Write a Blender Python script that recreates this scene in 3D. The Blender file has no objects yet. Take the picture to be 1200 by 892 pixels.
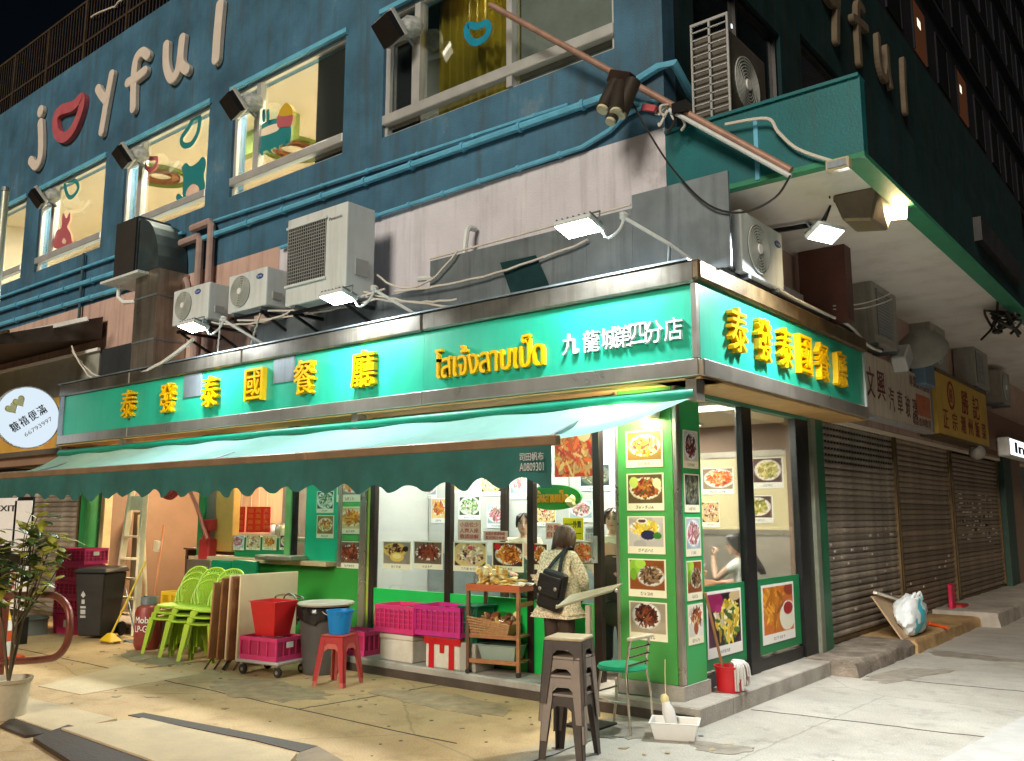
import bpy, bmesh, math, random
import numpy as np
from mathutils import Vector, Matrix
R = math.radians
random.seed(7)
sc = bpy.context.scene
COL = sc.collection

# ------------------------------------------------------------------ camera
F, CX, CY, HC = 1035.0, 600.0, 446.0, 1.70          # survey of the photograph (1200 x 892)
PITCH = math.atan(158 / F)
HEAD = math.pi - math.atan(1296 / math.hypot(F, 158))
CAMP = Vector((3.52, -6.786, HC))
cam = bpy.data.objects.new("camera", bpy.data.cameras.new("camera"))
COL.objects.link(cam)
cam.location = CAMP
cam.rotation_euler = (math.pi / 2 + PITCH, 0, HEAD - math.pi / 2)
cam.data.sensor_width = 36
cam.data.lens = 36 * F / 1200
cam.data.clip_end = 2000
cam.data.clip_start = 0.05
sc.camera = cam

# ------------------------------------------------------------------ world, sun, exposure
w = bpy.data.worlds.new("World"); sc.world = w; w.use_nodes = True
nt = w.node_tree
sky = nt.nodes.new("ShaderNodeTexSky"); sky.sky_type = 'NISHITA'; sky.sun_disc = False
SUN_EL, SUN_AZ = R(25), R(168)       # azimuth clockwise from +Y
sky.sun_elevation = SUN_EL; sky.sun_rotation = SUN_AZ
bg = nt.nodes["Background"]; bg.inputs[1].default_value = 0.0009
nt.links.new(sky.outputs[0], bg.inputs[0])
sun = bpy.data.objects.new("street_glow", bpy.data.lights.new("street_glow", 'SUN'))
COL.objects.link(sun)
sun.data.energy = 1.95; sun.data.angle = R(20); sun.data.color = (1, .87, .70)
d = Vector((math.sin(SUN_AZ) * math.cos(SUN_EL), math.cos(SUN_AZ) * math.cos(SUN_EL), math.sin(SUN_EL)))
sun.rotation_euler = d.to_track_quat('Z', 'Y').to_euler()
sun.location = (0, -20, 30)
sc.view_settings.view_transform = 'Standard'; sc.view_settings.look = 'None'
sc.view_settings.exposure = 0.5; sc.view_settings.gamma = 1
try:
    sc.cycles.use_denoising = True; sc.cycles.denoiser = 'OPENIMAGEDENOISE'
    sc.cycles.max_bounces = 7; sc.cycles.transparent_max_bounces = 16
    sc.cycles.sample_clamp_indirect = 6
except Exception:
    pass

# ------------------------------------------------------------------ survey: a sight line met with a real plane
_c, _s = math.cos(PITCH), math.sin(PITCH)
_fw = Vector((math.cos(HEAD), math.sin(HEAD), 0)); _rt = Vector((math.sin(HEAD), -math.cos(HEAD), 0))
def _on(u, v, ax, val):
    x = (u - CX) / F; y = -(v - CY) / F
    r = _rt * x + _fw * (_c - y * _s) + Vector((0, 0, y * _c + _s))
    return CAMP + r * ((val - CAMP[ax]) / r[ax])
def on_y(u, v, y): return _on(u, v, 1, y)
def on_x(u, v, x): return _on(u, v, 0, x)
def on_z(u, v, z=0): return _on(u, v, 2, z)

# ------------------------------------------------------------------ materials
_mats = {}
def mat(name, col, rough=.6, metal=0., var=.18, scale=4., bump=.12, bscale=45., dirt=0., dirtcol=(.05, .035, .02),
        streak=False, spec=.5, trans=0., peel=None, objvar=0.):
    if name in _mats: return _mats[name]
    m = bpy.data.materials.new(name); m.use_nodes = True; n = m.node_tree.nodes; l = m.node_tree.links
    b = n["Principled BSDF"]; b.inputs["Roughness"].default_value = rough; b.inputs["Metallic"].default_value = metal
    b.inputs["Specular IOR Level"].default_value = spec
    tc = n.new("ShaderNodeTexCoord"); mp = n.new("ShaderNodeMapping"); l.new(tc.outputs["Object"], mp.inputs[0])
    no = n.new("ShaderNodeTexNoise"); no.inputs["Scale"].default_value = scale; no.inputs["Detail"].default_value = 6
    no.inputs["Roughness"].default_value = .62
    l.new(mp.outputs[0], no.inputs[0])
    mr = n.new("ShaderNodeMapRange"); mr.inputs[1].default_value = .28; mr.inputs[2].default_value = .72
    mr.inputs[3].default_value = 1 - var; mr.inputs[4].default_value = 1 + var
    l.new(no.outputs[0], mr.inputs[0])
    mx = n.new("ShaderNodeMix"); mx.data_type = 'RGBA'; mx.blend_type = 'MULTIPLY'; mx.inputs[0].default_value = 1
    mx.inputs[6].default_value = (*col, 1); l.new(mr.outputs[0], mx.inputs[7])
    out = mx.outputs[2]
    if dirt > 0:
        mp2 = n.new("ShaderNodeMapping"); l.new(tc.outputs["Object"], mp2.inputs[0])
        mp2.inputs["Scale"].default_value = (5, 5, .35) if streak else (1, 1, 1)
        n2 = n.new("ShaderNodeTexNoise"); n2.inputs["Scale"].default_value = 1.7; n2.inputs["Detail"].default_value = 8
        n2.inputs["Roughness"].default_value = .68; l.new(mp2.outputs[0], n2.inputs[0])
        r2 = n.new("ShaderNodeMapRange"); r2.inputs[1].default_value = .48; r2.inputs[2].default_value = .74
        r2.inputs[3].default_value = 0; r2.inputs[4].default_value = dirt; l.new(n2.outputs[0], r2.inputs[0])
        m2 = n.new("ShaderNodeMix"); m2.data_type = 'RGBA'; l.new(r2.outputs[0], m2.inputs[0]); l.new(out, m2.inputs[6])
        m2.inputs[7].default_value = (*dirtcol, 1); out = m2.outputs[2]
    if peel:
        n3 = n.new("ShaderNodeTexNoise"); n3.inputs["Scale"].default_value = 1.1; n3.inputs["Detail"].default_value = 12; n3.inputs["Roughness"].default_value = .74
        l.new(tc.outputs["Object"], n3.inputs[0]); r3 = n.new("ShaderNodeMapRange"); r3.inputs[1].default_value = .60; r3.inputs[2].default_value = .66; r3.inputs[4].default_value = peel[0]
        l.new(n3.outputs[0], r3.inputs[0]); m3 = n.new("ShaderNodeMix"); m3.data_type = 'RGBA'; l.new(r3.outputs[0], m3.inputs[0]); l.new(out, m3.inputs[6]); m3.inputs[7].default_value = (*peel[1], 1); out = m3.outputs[2]
    if objvar:
        oi = n.new("ShaderNodeObjectInfo"); r4 = n.new("ShaderNodeMapRange"); r4.inputs[3].default_value = 1 - objvar; r4.inputs[4].default_value = 1 + objvar; l.new(oi.outputs["Random"], r4.inputs[0])
        m4 = n.new("ShaderNodeMix"); m4.data_type = 'RGBA'; m4.blend_type = 'MULTIPLY'; m4.inputs[0].default_value = 1; l.new(out, m4.inputs[6]); l.new(r4.outputs[0], m4.inputs[7]); out = m4.outputs[2]
    l.new(out, b.inputs["Base Color"])
    rr = n.new("ShaderNodeMapRange"); rr.inputs[3].default_value = max(.03, rough - .12); rr.inputs[4].default_value = min(1, rough + .14)
    l.new(no.outputs[0], rr.inputs[0]); l.new(rr.outputs[0], b.inputs["Roughness"])
    if bump > 0:
        nb = n.new("ShaderNodeTexNoise"); nb.inputs["Scale"].default_value = bscale; nb.inputs["Detail"].default_value = 4
        l.new(mp.outputs[0], nb.inputs[0])
        bp = n.new("ShaderNodeBump"); bp.inputs["Strength"].default_value = bump; bp.inputs["Distance"].default_value = .02
        l.new(nb.outputs[0], bp.inputs["Height"]); l.new(bp.outputs[0], b.inputs["Normal"])
    if trans > 0:
        t = n.new("ShaderNodeBsdfTranslucent"); l.new(out, t.inputs[0])
        ms = n.new("ShaderNodeMixShader"); ms.inputs[0].default_value = trans
        l.new(b.outputs[0], ms.inputs[1]); l.new(t.outputs[0], ms.inputs[2]); l.new(ms.outputs[0], n["Material Output"].inputs[0])
    _mats[name] = m
    return m
def emit(name, col, s):
    if name in _mats: return _mats[name]
    m = bpy.data.materials.new(name); m.use_nodes = True; n = m.node_tree.nodes
    n.remove(n["Principled BSDF"]); e = n.new("ShaderNodeEmission"); e.inputs[0].default_value = (*col, 1); e.inputs[1].default_value = s
    m.node_tree.links.new(e.outputs[0], n["Material Output"].inputs[0]); _mats[name] = m; return m
def glass(name, tint=(.93, .97, .96), refl=.09):
    if name in _mats: return _mats[name]
    m = bpy.data.materials.new(name); m.use_nodes = True; n = m.node_tree.nodes; l = m.node_tree.links
    n.remove(n["Principled BSDF"]); t = n.new("ShaderNodeBsdfTransparent"); t.inputs[0].default_value = (*tint, 1)
    g = n.new("ShaderNodeBsdfGlossy"); g.inputs["Roughness"].default_value = .03
    lw = n.new("ShaderNodeLayerWeight"); lw.inputs[0].default_value = .25
    mr = n.new("ShaderNodeMapRange"); mr.inputs[3].default_value = refl * .5; mr.inputs[4].default_value = .55; l.new(lw.outputs["Fresnel"], mr.inputs[0])
    x = n.new("ShaderNodeMixShader"); l.new(mr.outputs[0], x.inputs[0]); l.new(t.outputs[0], x.inputs[1]); l.new(g.outputs[0], x.inputs[2])
    l.new(x.outputs[0], n["Material Output"].inputs[0]); _mats[name] = m; return m
def print_mat():
    if "printed_paper" in _mats: return _mats["printed_paper"]
    m = bpy.data.materials.new("printed_paper"); m.use_nodes = True; n = m.node_tree.nodes; b = n["Principled BSDF"]
    a = n.new("ShaderNodeAttribute"); a.attribute_name = "Ink"; m.node_tree.links.new(a.outputs[0], b.inputs["Base Color"])
    b.inputs["Roughness"].default_value = .35; _mats["printed_paper"] = m; return m

# ------------------------------------------------------------------ mesh helpers
class MB:
    def __init__(s): s.v = []; s.f = []
    def add(s, vs, fs):
        k = len(s.v); s.v += [tuple(p) for p in vs]; s.f += [tuple(i + k for i in f) for f in fs]; return s
    def box(s, x0, x1, y0, y1, z0, z1):
        x0, x1 = min(x0, x1), max(x0, x1); y0, y1 = min(y0, y1), max(y0, y1); z0, z1 = min(z0, z1), max(z0, z1)
        return s.add([(x0, y0, z0), (x1, y0, z0), (x1, y1, z0), (x0, y1, z0), (x0, y0, z1), (x1, y0, z1), (x1, y1, z1), (x0, y1, z1)],
                     [(0, 3, 2, 1), (4, 5, 6, 7), (0, 1, 5, 4), (1, 2, 6, 5), (2, 3, 7, 6), (3, 0, 4, 7)])
    def obox(s, c, size, rot=(0, 0, 0)):
        M = Matrix.Translation(c) @ __import__('mathutils').Euler(rot).to_matrix().to_4x4()
        h = [q / 2 for q in size]; k = MB().box(-h[0], h[0], -h[1], h[1], -h[2], h[2])
        return s.add([M @ Vector(p) for p in k.v], k.f)
    def beam(s, p, q, wd, th, up=(0, 0, 1)):
        p, q = Vector(p), Vector(q); a = (q - p).normalized(); u = Vector(up)
        if abs(a.dot(u)) > .95: u = Vector((0, 1, 0))
        b = a.cross(u).normalized() * wd / 2; c = b.cross(a).normalized() * th / 2
        vs = [p - b - c, p + b - c, p + b + c, p - b + c, q - b - c, q + b - c, q + b + c, q - b + c]
        return s.add(vs, [(0, 1, 2, 3), (7, 6, 5, 4), (0, 4, 5, 1), (1, 5, 6, 2), (2, 6, 7, 3), (3, 7, 4, 0)])
    def tube(s, pts, r, n=8, closed=False, flat=None):
        pts = [Vector(p) for p in pts]; m = len(pts)
        rs = r if isinstance(r, (list, tuple)) else [r] * m
        ring = []; u = None
        for i in range(m):
            a = pts[(i - 1) % m] if (closed or i > 0) else pts[i]; b = pts[(i + 1) % m] if (closed or i < m - 1) else pts[i]
            t = (b - a).normalized()
            if u is None:
                u = t.orthogonal().normalized()
            u = (u - t * u.dot(t)); u = u.normalized() if u.length > 1e-6 else t.orthogonal().normalized()
            wv = t.cross(u)
            ring.append([pts[i] + (u * math.cos(2 * math.pi * k / n) + wv * math.sin(2 * math.pi * k / n)) * rs[i] for k in range(n)])
        vs = [p for q in ring for p in q]; fs = []
        for i in range(m if closed else m - 1):
            j = (i + 1) % m
            for k in range(n):
                fs.append((i * n + k, i * n + (k + 1) % n, j * n + (k + 1) % n, j * n + k))
        if not closed: fs += [tuple(range(n - 1, -1, -1)), tuple((m - 1) * n + k for k in range(n))]
        return s.add(vs, fs)
    def cyl(s, p, q, r0, r1=None, n=16):
        return s.tube([p, q], [r0, r0 if r1 is None else r1], n)
    def lathe(s, prof, c=(0, 0, 0), n=24, cap0=True, cap1=True):
        vs = []; fs = []
        for r, z in prof:
            for k in range(n): vs.append((c[0] + r * math.cos(2 * math.pi * k / n), c[1] + r * math.sin(2 * math.pi * k / n), c[2] + z))
        for i in range(len(prof) - 1):
            for k in range(n): fs.append((i * n + k, i * n + (k + 1) % n, (i + 1) * n + (k + 1) % n, (i + 1) * n + k))
        if cap0: fs.append(tuple(range(n - 1, -1, -1)))
        if cap1: fs.append(tuple((len(prof) - 1) * n + k for k in range(n)))
        return s.add(vs, fs)
    def prism(s, poly, place, t0, t1):
        """poly [(a, b)] extruded from t0 to t1; place(a, b, t) gives the point"""
        n = len(poly); vs = [place(a, b, t0) for a, b in poly] + [place(a, b, t1) for a, b in poly]
        fs = [tuple(range(n - 1, -1, -1)), tuple(range(n, 2 * n))] + [(i, (i + 1) % n, (i + 1) % n + n, i + n) for i in range(n)]
        return s.add(vs, fs)
    def blob(s, c, r, seed=0, amp=.2, sub=2, sq=(1, 1, 1)):
        bm = bmesh.new(); bmesh.ops.create_icosphere(bm, subdivisions=sub, radius=1)
        rg = random.Random(seed); ph = [rg.uniform(0, 6.28) for _ in range(6)]
        vs = []
        for v in bm.verts:
            p = v.co; k = 1 + amp * (math.sin(3.1 * p.x + ph[0]) * math.sin(2.7 * p.y + ph[1]) + .6 * math.sin(5.3 * p.z + ph[2] + 2 * p.x))
            vs.append((c[0] + p.x * k * r * sq[0], c[1] + p.y * k * r * sq[1], c[2] + p.z * k * r * sq[2]))
        fs = [tuple(v.index for v in f.verts) for f in bm.faces]; bm.free(); return s.add(vs, fs)
    def xf(s, M):
        s.v = [tuple(M @ Vector(p)) for p in s.v]; return s
    def build(s, name, m, parent=None, smooth=False, bev=0., seg=1):
        off = Vector((0, 0, 0)); p = parent
        while p is not None:
            if not p.get("_local"): off += p.location
            p = p.parent
        me = bpy.data.meshes.new(name)
        me.from_pydata([tuple(Vector(q) - off) for q in s.v], [], s.f)
        bm = bmesh.new(); bm.from_mesh(me)
        bmesh.ops.recalc_face_normals(bm, faces=bm.faces)
        if bev > 0:
            es = [e for e in bm.edges if len(e.link_faces) == 2 and e.calc_face_angle(0) > .5]
            bmesh.ops.bevel(bm, geom=es, offset=bev, segments=seg, affect='EDGES', profile=.6, clamp_overlap=True)
        bm.to_mesh(me); bm.free()
        if smooth:
            me.polygons.foreach_set("use_smooth", [True] * len(me.polygons)); me.set_sharp_from_angle(angle=R(38))
        me.materials.append(m)
        o = bpy.data.objects.new(name, me); COL.objects.link(o); o.parent = parent
        return o
def tag(o, label=None, cat=None, group=None, kind=None):
    if label: o["label"] = label
    if cat: o["category"] = cat
    if group: o["group"] = group
    if kind: o["kind"] = kind
    return o
def thing(name, label, cat, loc=(0, 0, 0), group=None, local=False):
    """an Empty at the thing's base; the parts of a local thing are modelled about its own origin so it can be turned or copied"""
    o = bpy.data.objects.new(name, None); COL.objects.link(o); o.location = loc; o.empty_display_size = .1
    if local: o["_local"] = 1
    return tag(o, label, cat, group)
def copy_thing(root, loc=None, rz=None, label=None):
    def rec(o, par):
        c = o.copy(); COL.objects.link(c); c.parent = par
        for ch in [q for q in list(bpy.data.objects) if q.parent == o]: rec(ch, c)
        return c
    c = rec(root, None)
    if loc is not None: c.location = loc
    if rz is not None: c.rotation_euler = (0, 0, rz)
    if label: c["label"] = label
    return c
def structure(name, mb, m, **k):
    o = mb.build(name, m, **k); o["kind"] = "structure"; return o
def catenary(p, q, sag, n=14, jit=0, seed=0):
    p, q = Vector(p), Vector(q); rg = random.Random(seed); out = []
    for i in range(n + 1):
        t = i / n; a = p.lerp(q, t); a.z -= sag * 4 * t * (1 - t)
        if jit and 0 < i < n: a += Vector((rg.uniform(-jit, jit), rg.uniform(-jit, jit), rg.uniform(-jit, jit)))
        out.append(a)
    return out
def spline(pts, n=6, closed=False):
    P = [Vector(p) for p in pts]; out = []; m = len(P)
    for i in range(m if closed else m - 1):
        a = P[(i - 1) % m] if (closed or i) else P[0]; b = P[i]; c = P[(i + 1) % m]; e = P[(i + 2) % m] if (closed or i + 2 < m) else P[-1]
        for k in range(n):
            t = k / n
            out.append(.5 * ((2 * b) + (c - a) * t + (2 * a - 5 * b + 4 * c - e) * t * t + (3 * b - a - 3 * c + e) * t ** 3))
    if not closed: out.append(P[-1])
    return out
def ribbon(pts, r, closed, place, t0, t1, caps=True):
    """a flat stroke of half width r along 2-D points, extruded from t0 to t1"""
    P = [Vector((p[0], p[1])) for p in pts]; m = len(P); L_, R_ = [], []
    for i in range(m):
        a = P[i - 1] if (closed or i) else P[i]; b = P[(i + 1) % m] if (closed or i < m - 1) else P[i]
        d_ = (b - a).normalized(); n_ = Vector((-d_.y, d_.x)); L_.append(P[i] + n_ * r); R_.append(P[i] - n_ * r)
    mb = MB()
    if not closed:
        def cap(c, d_): return [c + Vector((math.cos(q) * d_.x - math.sin(q) * d_.y, math.sin(q) * d_.x + math.cos(q) * d_.y)) * r for q in [math.pi / 2 - math.pi * k / 8 for k in range(1, 8)]]
        out = L_ + cap(P[-1], (P[-1] - P[-2]).normalized()) + R_[::-1] + cap(P[0], (P[0] - P[1]).normalized())
        return mb.prism([tuple(q) for q in out], place, t0, t1)
    vs = [place(q.x, q.y, t) for t in (t0, t1) for q in L_ + R_]; k = 2 * m; fs = []
    for i in range(m):
        j = (i + 1) % m
        fs += [(i, j, m + j, m + i), (k + i, k + m + i, k + m + j, k + j), (i, k + i, k + j, j), (m + i, m + j, k + m + j, k + m + i)]
    return mb.add(vs, fs)
_txt = {}
def text_raw(body, extrude=0.0):
    k = (body, extrude)
    if k in _txt: return _txt[k]
    cu = bpy.data.curves.new("t", "FONT"); cu.body = body; cu.size = 1; cu.extrude = extrude; cu.resolution_u = 3
    o = bpy.data.objects.new("t", cu); COL.objects.link(o)
    dg = bpy.context.evaluated_depsgraph_get(); me = bpy.data.meshes.new_from_object(o.evaluated_get(dg))
    vs = [tuple(v.co) for v in me.vertices]; fs = [tuple(p.vertices) for p in me.polygons]
    bpy.data.objects.remove(o); bpy.data.curves.remove(cu); bpy.data.meshes.remove(me)
    xs = [v[0] for v in vs] or [0]; ys = [v[1] for v in vs] or [0]
    _txt[k] = (vs, fs, min(xs), max(xs), min(ys), max(ys)); return _txt[k]
def text_mb(body, place, a0, a1, b0, b1, depth, bold=0.03, keep=False):
    """one run of lettering filling the rectangle a0..a1 x b0..b1; place(a, b, t)"""
    vs, fs, x0, x1, y0, y1 = text_raw(body, .5 if depth > .004 else 0)
    mb = MB(); wd = max(x1 - x0, 1e-4); ht = max(y1 - y0, 1e-4)
    sx = (a1 - a0) / wd; sy = (b1 - b0) / ht
    if keep:
        q = min(sx, sy); a0 = (a0 + a1) / 2 - q * wd / 2; b0 = (b0 + b1) / 2 - q * ht / 2; sx = sy = q
    offs = [(0, 0)] if bold == 0 else [(0, 0), (-1, .25), (1, -.25), (-.5, -.3), (.5, .3)]
    for i, (ox, oy) in enumerate(offs):
        dz = depth - i * .0007
        mb.add([place(a0 + (x - x0 + ox * bold) * sx, b0 + (y - y0 + oy * bold) * sy, (z + .5) * dz if depth > .004 else .002 + i * .0003) for x, y, z in vs], fs)
    return mb
def face_y(y): return lambda a, b, t: (a, y - t, b)          # a panel that faces the main street (-Y)
def face_x(x): return lambda a, b, t: (x + t, a, b)          # a panel that faces the side street (+X)

# ------------------------------------------------------------------ palette
M = dict(
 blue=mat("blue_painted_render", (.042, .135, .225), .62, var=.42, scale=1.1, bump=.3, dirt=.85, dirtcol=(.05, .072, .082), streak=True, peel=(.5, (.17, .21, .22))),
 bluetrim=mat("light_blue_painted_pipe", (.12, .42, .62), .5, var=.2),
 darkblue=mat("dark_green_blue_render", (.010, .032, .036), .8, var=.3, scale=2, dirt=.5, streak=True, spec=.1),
 white=mat("off_white_render", (.60, .60, .67), .75, var=.12, scale=1.5, bump=.25, dirt=.45, dirtcol=(.22, .20, .21), streak=True, peel=(.35, (.30, .27, .27))),
 pink=mat("faded_pink_render", (.52, .36, .31), .8, var=.14, scale=1.5, dirt=.5, dirtcol=(.08, .06, .055), streak=True),
 soffit=mat("cream_soffit_paint", (.78, .76, .72), .8, var=.08, scale=.9, dirt=.35, dirtcol=(.22, .18, .13)),
 canopy=mat("teal_green_canopy_paint", (.0, .13, .15), .5, var=.12, scale=2, dirt=.25, streak=True),
 beam=mat("pale_green_beam_paint", (.025, .22, .12), .6, var=.2),
 brown=mat("brown_mosaic_column", (.10, .036, .028), .6, var=.25, scale=5, dirt=.5, dirtcol=(.06, .03, .03), streak=True),
 steel=mat("brushed_stainless_steel", (.46, .42, .36), .3, .8, var=.16, scale=2.2, bump=.03, dirt=.3, dirtcol=(.28, .2, .12), streak=True),
 trim=mat("dark_stained_steel_trim", (.20, .185, .155), .32, .75, var=.35, scale=2.0, bump=.04, dirt=.7, dirtcol=(.09, .075, .045), streak=True),
 steeldull=mat("dull_zinc_sheet", (.24, .29, .32), .42, .55, var=.25, scale=1.6, bump=.06, dirt=.5, dirtcol=(.07, .08, .09), streak=True),
 rust=mat("rusty_steel_flashing", (.15, .10, .045), .45, .5, var=.5, scale=3, dirt=.8, dirtcol=(.06, .035, .02), streak=True),
 alu=mat("aluminium_window_frame", (.62, .64, .64), .38, .5, var=.1, bump=.02),
 teal=mat("teal_sign_sheet", (.018, .36, .235), .38, var=.14, scale=.9, bump=.03, dirt=.4, dirtcol=(.03, .22, .14), streak=True),
 gold=mat("yellow_gilt_lettering", (.74, .42, .0), .35, .1, var=.1, bump=.02),
 letterside=mat("orange_letter_edge", (.55, .22, .0), .4, var=.1),
 whiteletter=mat("white_acrylic_lettering", (.8, .82, .82), .35, var=.04, bump=0),
 green=mat("green_vinyl_panel", (.06, .29, .06), .38, var=.08, scale=1.2, bump=.02, dirt=.1),
 dgreen=mat("dark_green_vinyl_panel", (.005, .19, .06), .4, var=.08, bump=.02),
 tealwall=mat("emerald_wall_panel", (.0, .36, .17), .45, var=.06, bump=.03),
 bframe=mat("dark_bronze_frame", (.035, .022, .016), .35, .4, var=.25, bump=.03),
 black=mat("black_metal_frame", (.012, .012, .013), .35, .3, var=.2, bump=.02),
 fabric=mat("green_awning_canvas", (.42, .82, .80), .8, var=.08, scale=2.5, bump=.1, bscale=120, trans=.72, dirt=.2, dirtcol=(.10, .36, .33)),
 valance=mat("dark_green_valance_canvas", (.016, .105, .095), .8, var=.3, scale=2, bump=.2, bscale=60, dirt=.5, dirtcol=(.03, .09, .075), streak=True),
 tube=mat("green_roller_tube", (.0, .20, .12), .45, var=.15),
 barbrown=mat("brown_awning_bar", (.26, .17, .10), .45, .3, var=.2, scale=3, dirt=.4),
 shutter=mat("rusty_roller_shutter", (.31, .265, .215), .5, .25, var=.5, scale=4, bump=.08, dirt=.65, dirtcol=(.045, .027, .016), objvar=.28),
 concrete=mat("worn_concrete_step", (.36, .33, .29), .8, var=.25, scale=3, bump=.4, dirt=.5, dirtcol=(.10, .075, .05)),
 plinthface=mat("dark_tile_step_face", (.07, .05, .04), .5, var=.35, scale=4, dirt=.4),
 slab=mat("pale_concrete_slab", (.52, .41, .25), .8, var=.14, scale=2.5, bump=.35, dirt=.35, dirtcol=(.22, .17, .11)),
 darkslab=mat("dark_iron_channel_cover", (.05, .035, .024), .6, .2, var=.3, bump=.3),
 acwhite=mat("weathered_white_metal", (.60, .66, .68), .5, var=.1, scale=2, bump=.03, dirt=.35, dirtcol=(.26, .25, .21), streak=True),
 acdark=mat("dark_fan_cavity", (.02, .025, .03), .6, var=.2),
 acgrey=mat("grey_grille_wire", (.36, .38, .38), .5, .2, var=.1),
 bluebadge=mat("blue_badge_enamel", (.01, .07, .30), .35, var=.05, bump=0),
 cable=mat("white_cable_sheath", (.62, .60, .55), .55, var=.15, bump=0),
 blackcable=mat("black_cable_sheath", (.02, .02, .02), .5, var=.15, bump=0),
 ivory=mat("ivory_wall_panel", (.70, .60, .36), .5, var=.05, bump=.02),
 cream=mat("cream_interior_paint", (.80, .70, .54), .8, var=.04, bump=.02),
 whitewall=mat("pale_grey_interior_panel", (.50, .51, .48), .5, var=.06, bump=.02),
 brownwall=mat("brown_interior_panel", (.24, .15, .10), .5, var=.15, scale=2, bump=.05),
 tile=mat("brown_floor_tile", (.13, .09, .06), .4, var=.2),
 olive=mat("olive_trim_paint", (.22, .28, .06), .6, var=.1),
 paper=mat("cream_paper", (.80, .75, .62), .6, var=.05, bump=0),
 whitepaper=mat("white_paper", (.80, .80, .80), .6, var=.04, bump=0),
 wood=mat("orange_brown_wood", (.30, .12, .045), .5, var=.35, scale=6, bump=.1),
 lightwood=mat("pale_plywood", (.80, .62, .40), .5, var=.1, scale=2, bump=.03, dirt=.15, dirtcol=(.4, .26, .14)),
 rubber=mat("black_rubber", (.02, .018, .016), .7, var=.2),
 led=emit("led_panel_glow", (.93, .98, 1.0), 30.),
 ledwarm=emit("warm_lamp_glow", (1., .74, .36), 24.),
 ink=mat("black_ink", (.015, .015, .02), .6, bump=0), redink=mat("red_ink", (.60, .04, .03), .6, bump=0),
 ink2=mat("faded_brown_ink", (.14, .035, .03), .6, var=.5, scale=14, bump=0),
)
# =================================================================== the ground
g = bpy.data.materials.new("worn_concrete_street"); g.use_nodes = True; _n = g.node_tree.nodes; _l = g.node_tree.links
_b = _n["Principled BSDF"]; _tc = _n.new("ShaderNodeTexCoord")
def _noise(sc_, det=8, rough=.65):
    q = _n.new("ShaderNodeTexNoise"); q.inputs["Scale"].default_value = sc_; q.inputs["Detail"].default_value = det
    q.inputs["Roughness"].default_value = rough; _l.new(_tc.outputs["Object"], q.inputs[0]); return q
def _rng(src, a, b, c, e):
    q = _n.new("ShaderNodeMapRange"); q.inputs[1].default_value = a; q.inputs[2].default_value = b; q.inputs[3].default_value = c; q.inputs[4].default_value = e
    _l.new(src, q.inputs[0]); return q.outputs[0]
def _mix(fac, c1, c2, bt='MIX'):
    q = _n.new("ShaderNodeMix"); q.data_type = 'RGBA'; q.blend_type = bt
    if isinstance(fac, float): q.inputs[0].default_value = fac
    else: _l.new(fac, q.inputs[0])
    for i, cc in ((6, c1), (7, c2)):
        if isinstance(cc, tuple): q.inputs[i].default_value = (*cc, 1)
        else: _l.new(cc, q.inputs[i])
    return q.outputs[2]
_big = _noise(.55, 5); _mid = _noise(2.6, 9, .7); _fine = _noise(70, 8, .8); _mot = _noise(9, 6, .7)
c1 = _mix(_rng(_big.outputs[0], .38, .62, 0, 1), (.38, .325, .25), (.50, .44, .345))
c1 = _mix(_rng(_mid.outputs[0], .52, .72, 0, .6), c1, (.21, .175, .13))
c1 = _mix(_rng(_mot.outputs[0], .60, .74, 0, .5), c1, (.60, .56, .48))
c1 = _mix(1., c1, _rng(_fine.outputs[0], .32, .68, .62, 1.32), 'MULTIPLY')
_vo = _n.new("ShaderNodeTexVoronoi"); _vo.feature = 'DISTANCE_TO_EDGE'; _vo.inputs["Scale"].default_value = .33
_wp = _mix(.10, _tc.outputs["Object"], _mid.outputs[1]); _l.new(_wp, _vo.inputs[0])
c1 = _mix(_rng(_vo.outputs[0], .0, .004, .38, 0), c1, (.06, .045, .03))
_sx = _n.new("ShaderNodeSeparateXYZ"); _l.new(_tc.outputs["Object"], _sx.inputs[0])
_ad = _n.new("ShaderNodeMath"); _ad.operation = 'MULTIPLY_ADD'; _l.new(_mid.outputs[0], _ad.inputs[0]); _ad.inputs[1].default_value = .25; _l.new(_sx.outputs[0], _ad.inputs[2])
c1 = _mix(_rng(_ad.outputs[0], -.62, -.40, 0, 1), _mix(1., c1, (1.14, .895, .565), 'MULTIPLY'), _mix(1., c1, (.90, .98, 1.12), 'MULTIPLY'))  # warm and cool lamplight painted into the ground, split at the floodlight's shade edge
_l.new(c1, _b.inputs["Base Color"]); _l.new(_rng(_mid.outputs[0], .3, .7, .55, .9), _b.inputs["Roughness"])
_bp = _n.new("ShaderNodeBump"); _bp.inputs["Strength"].default_value = .5; _bp.inputs["Distance"].default_value = .012
_l.new(_rng(_fine.outputs[0], 0, 1, 0, 1), _bp.inputs["Height"]); _l.new(_bp.outputs[0], _b.inputs["Normal"])
structure("street_ground", MB().add([(-90, -60, 0), (60, -60, 0), (60, 120, 0), (-90, 120, 0)], [(0, 1, 2, 3)]), g)

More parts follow.
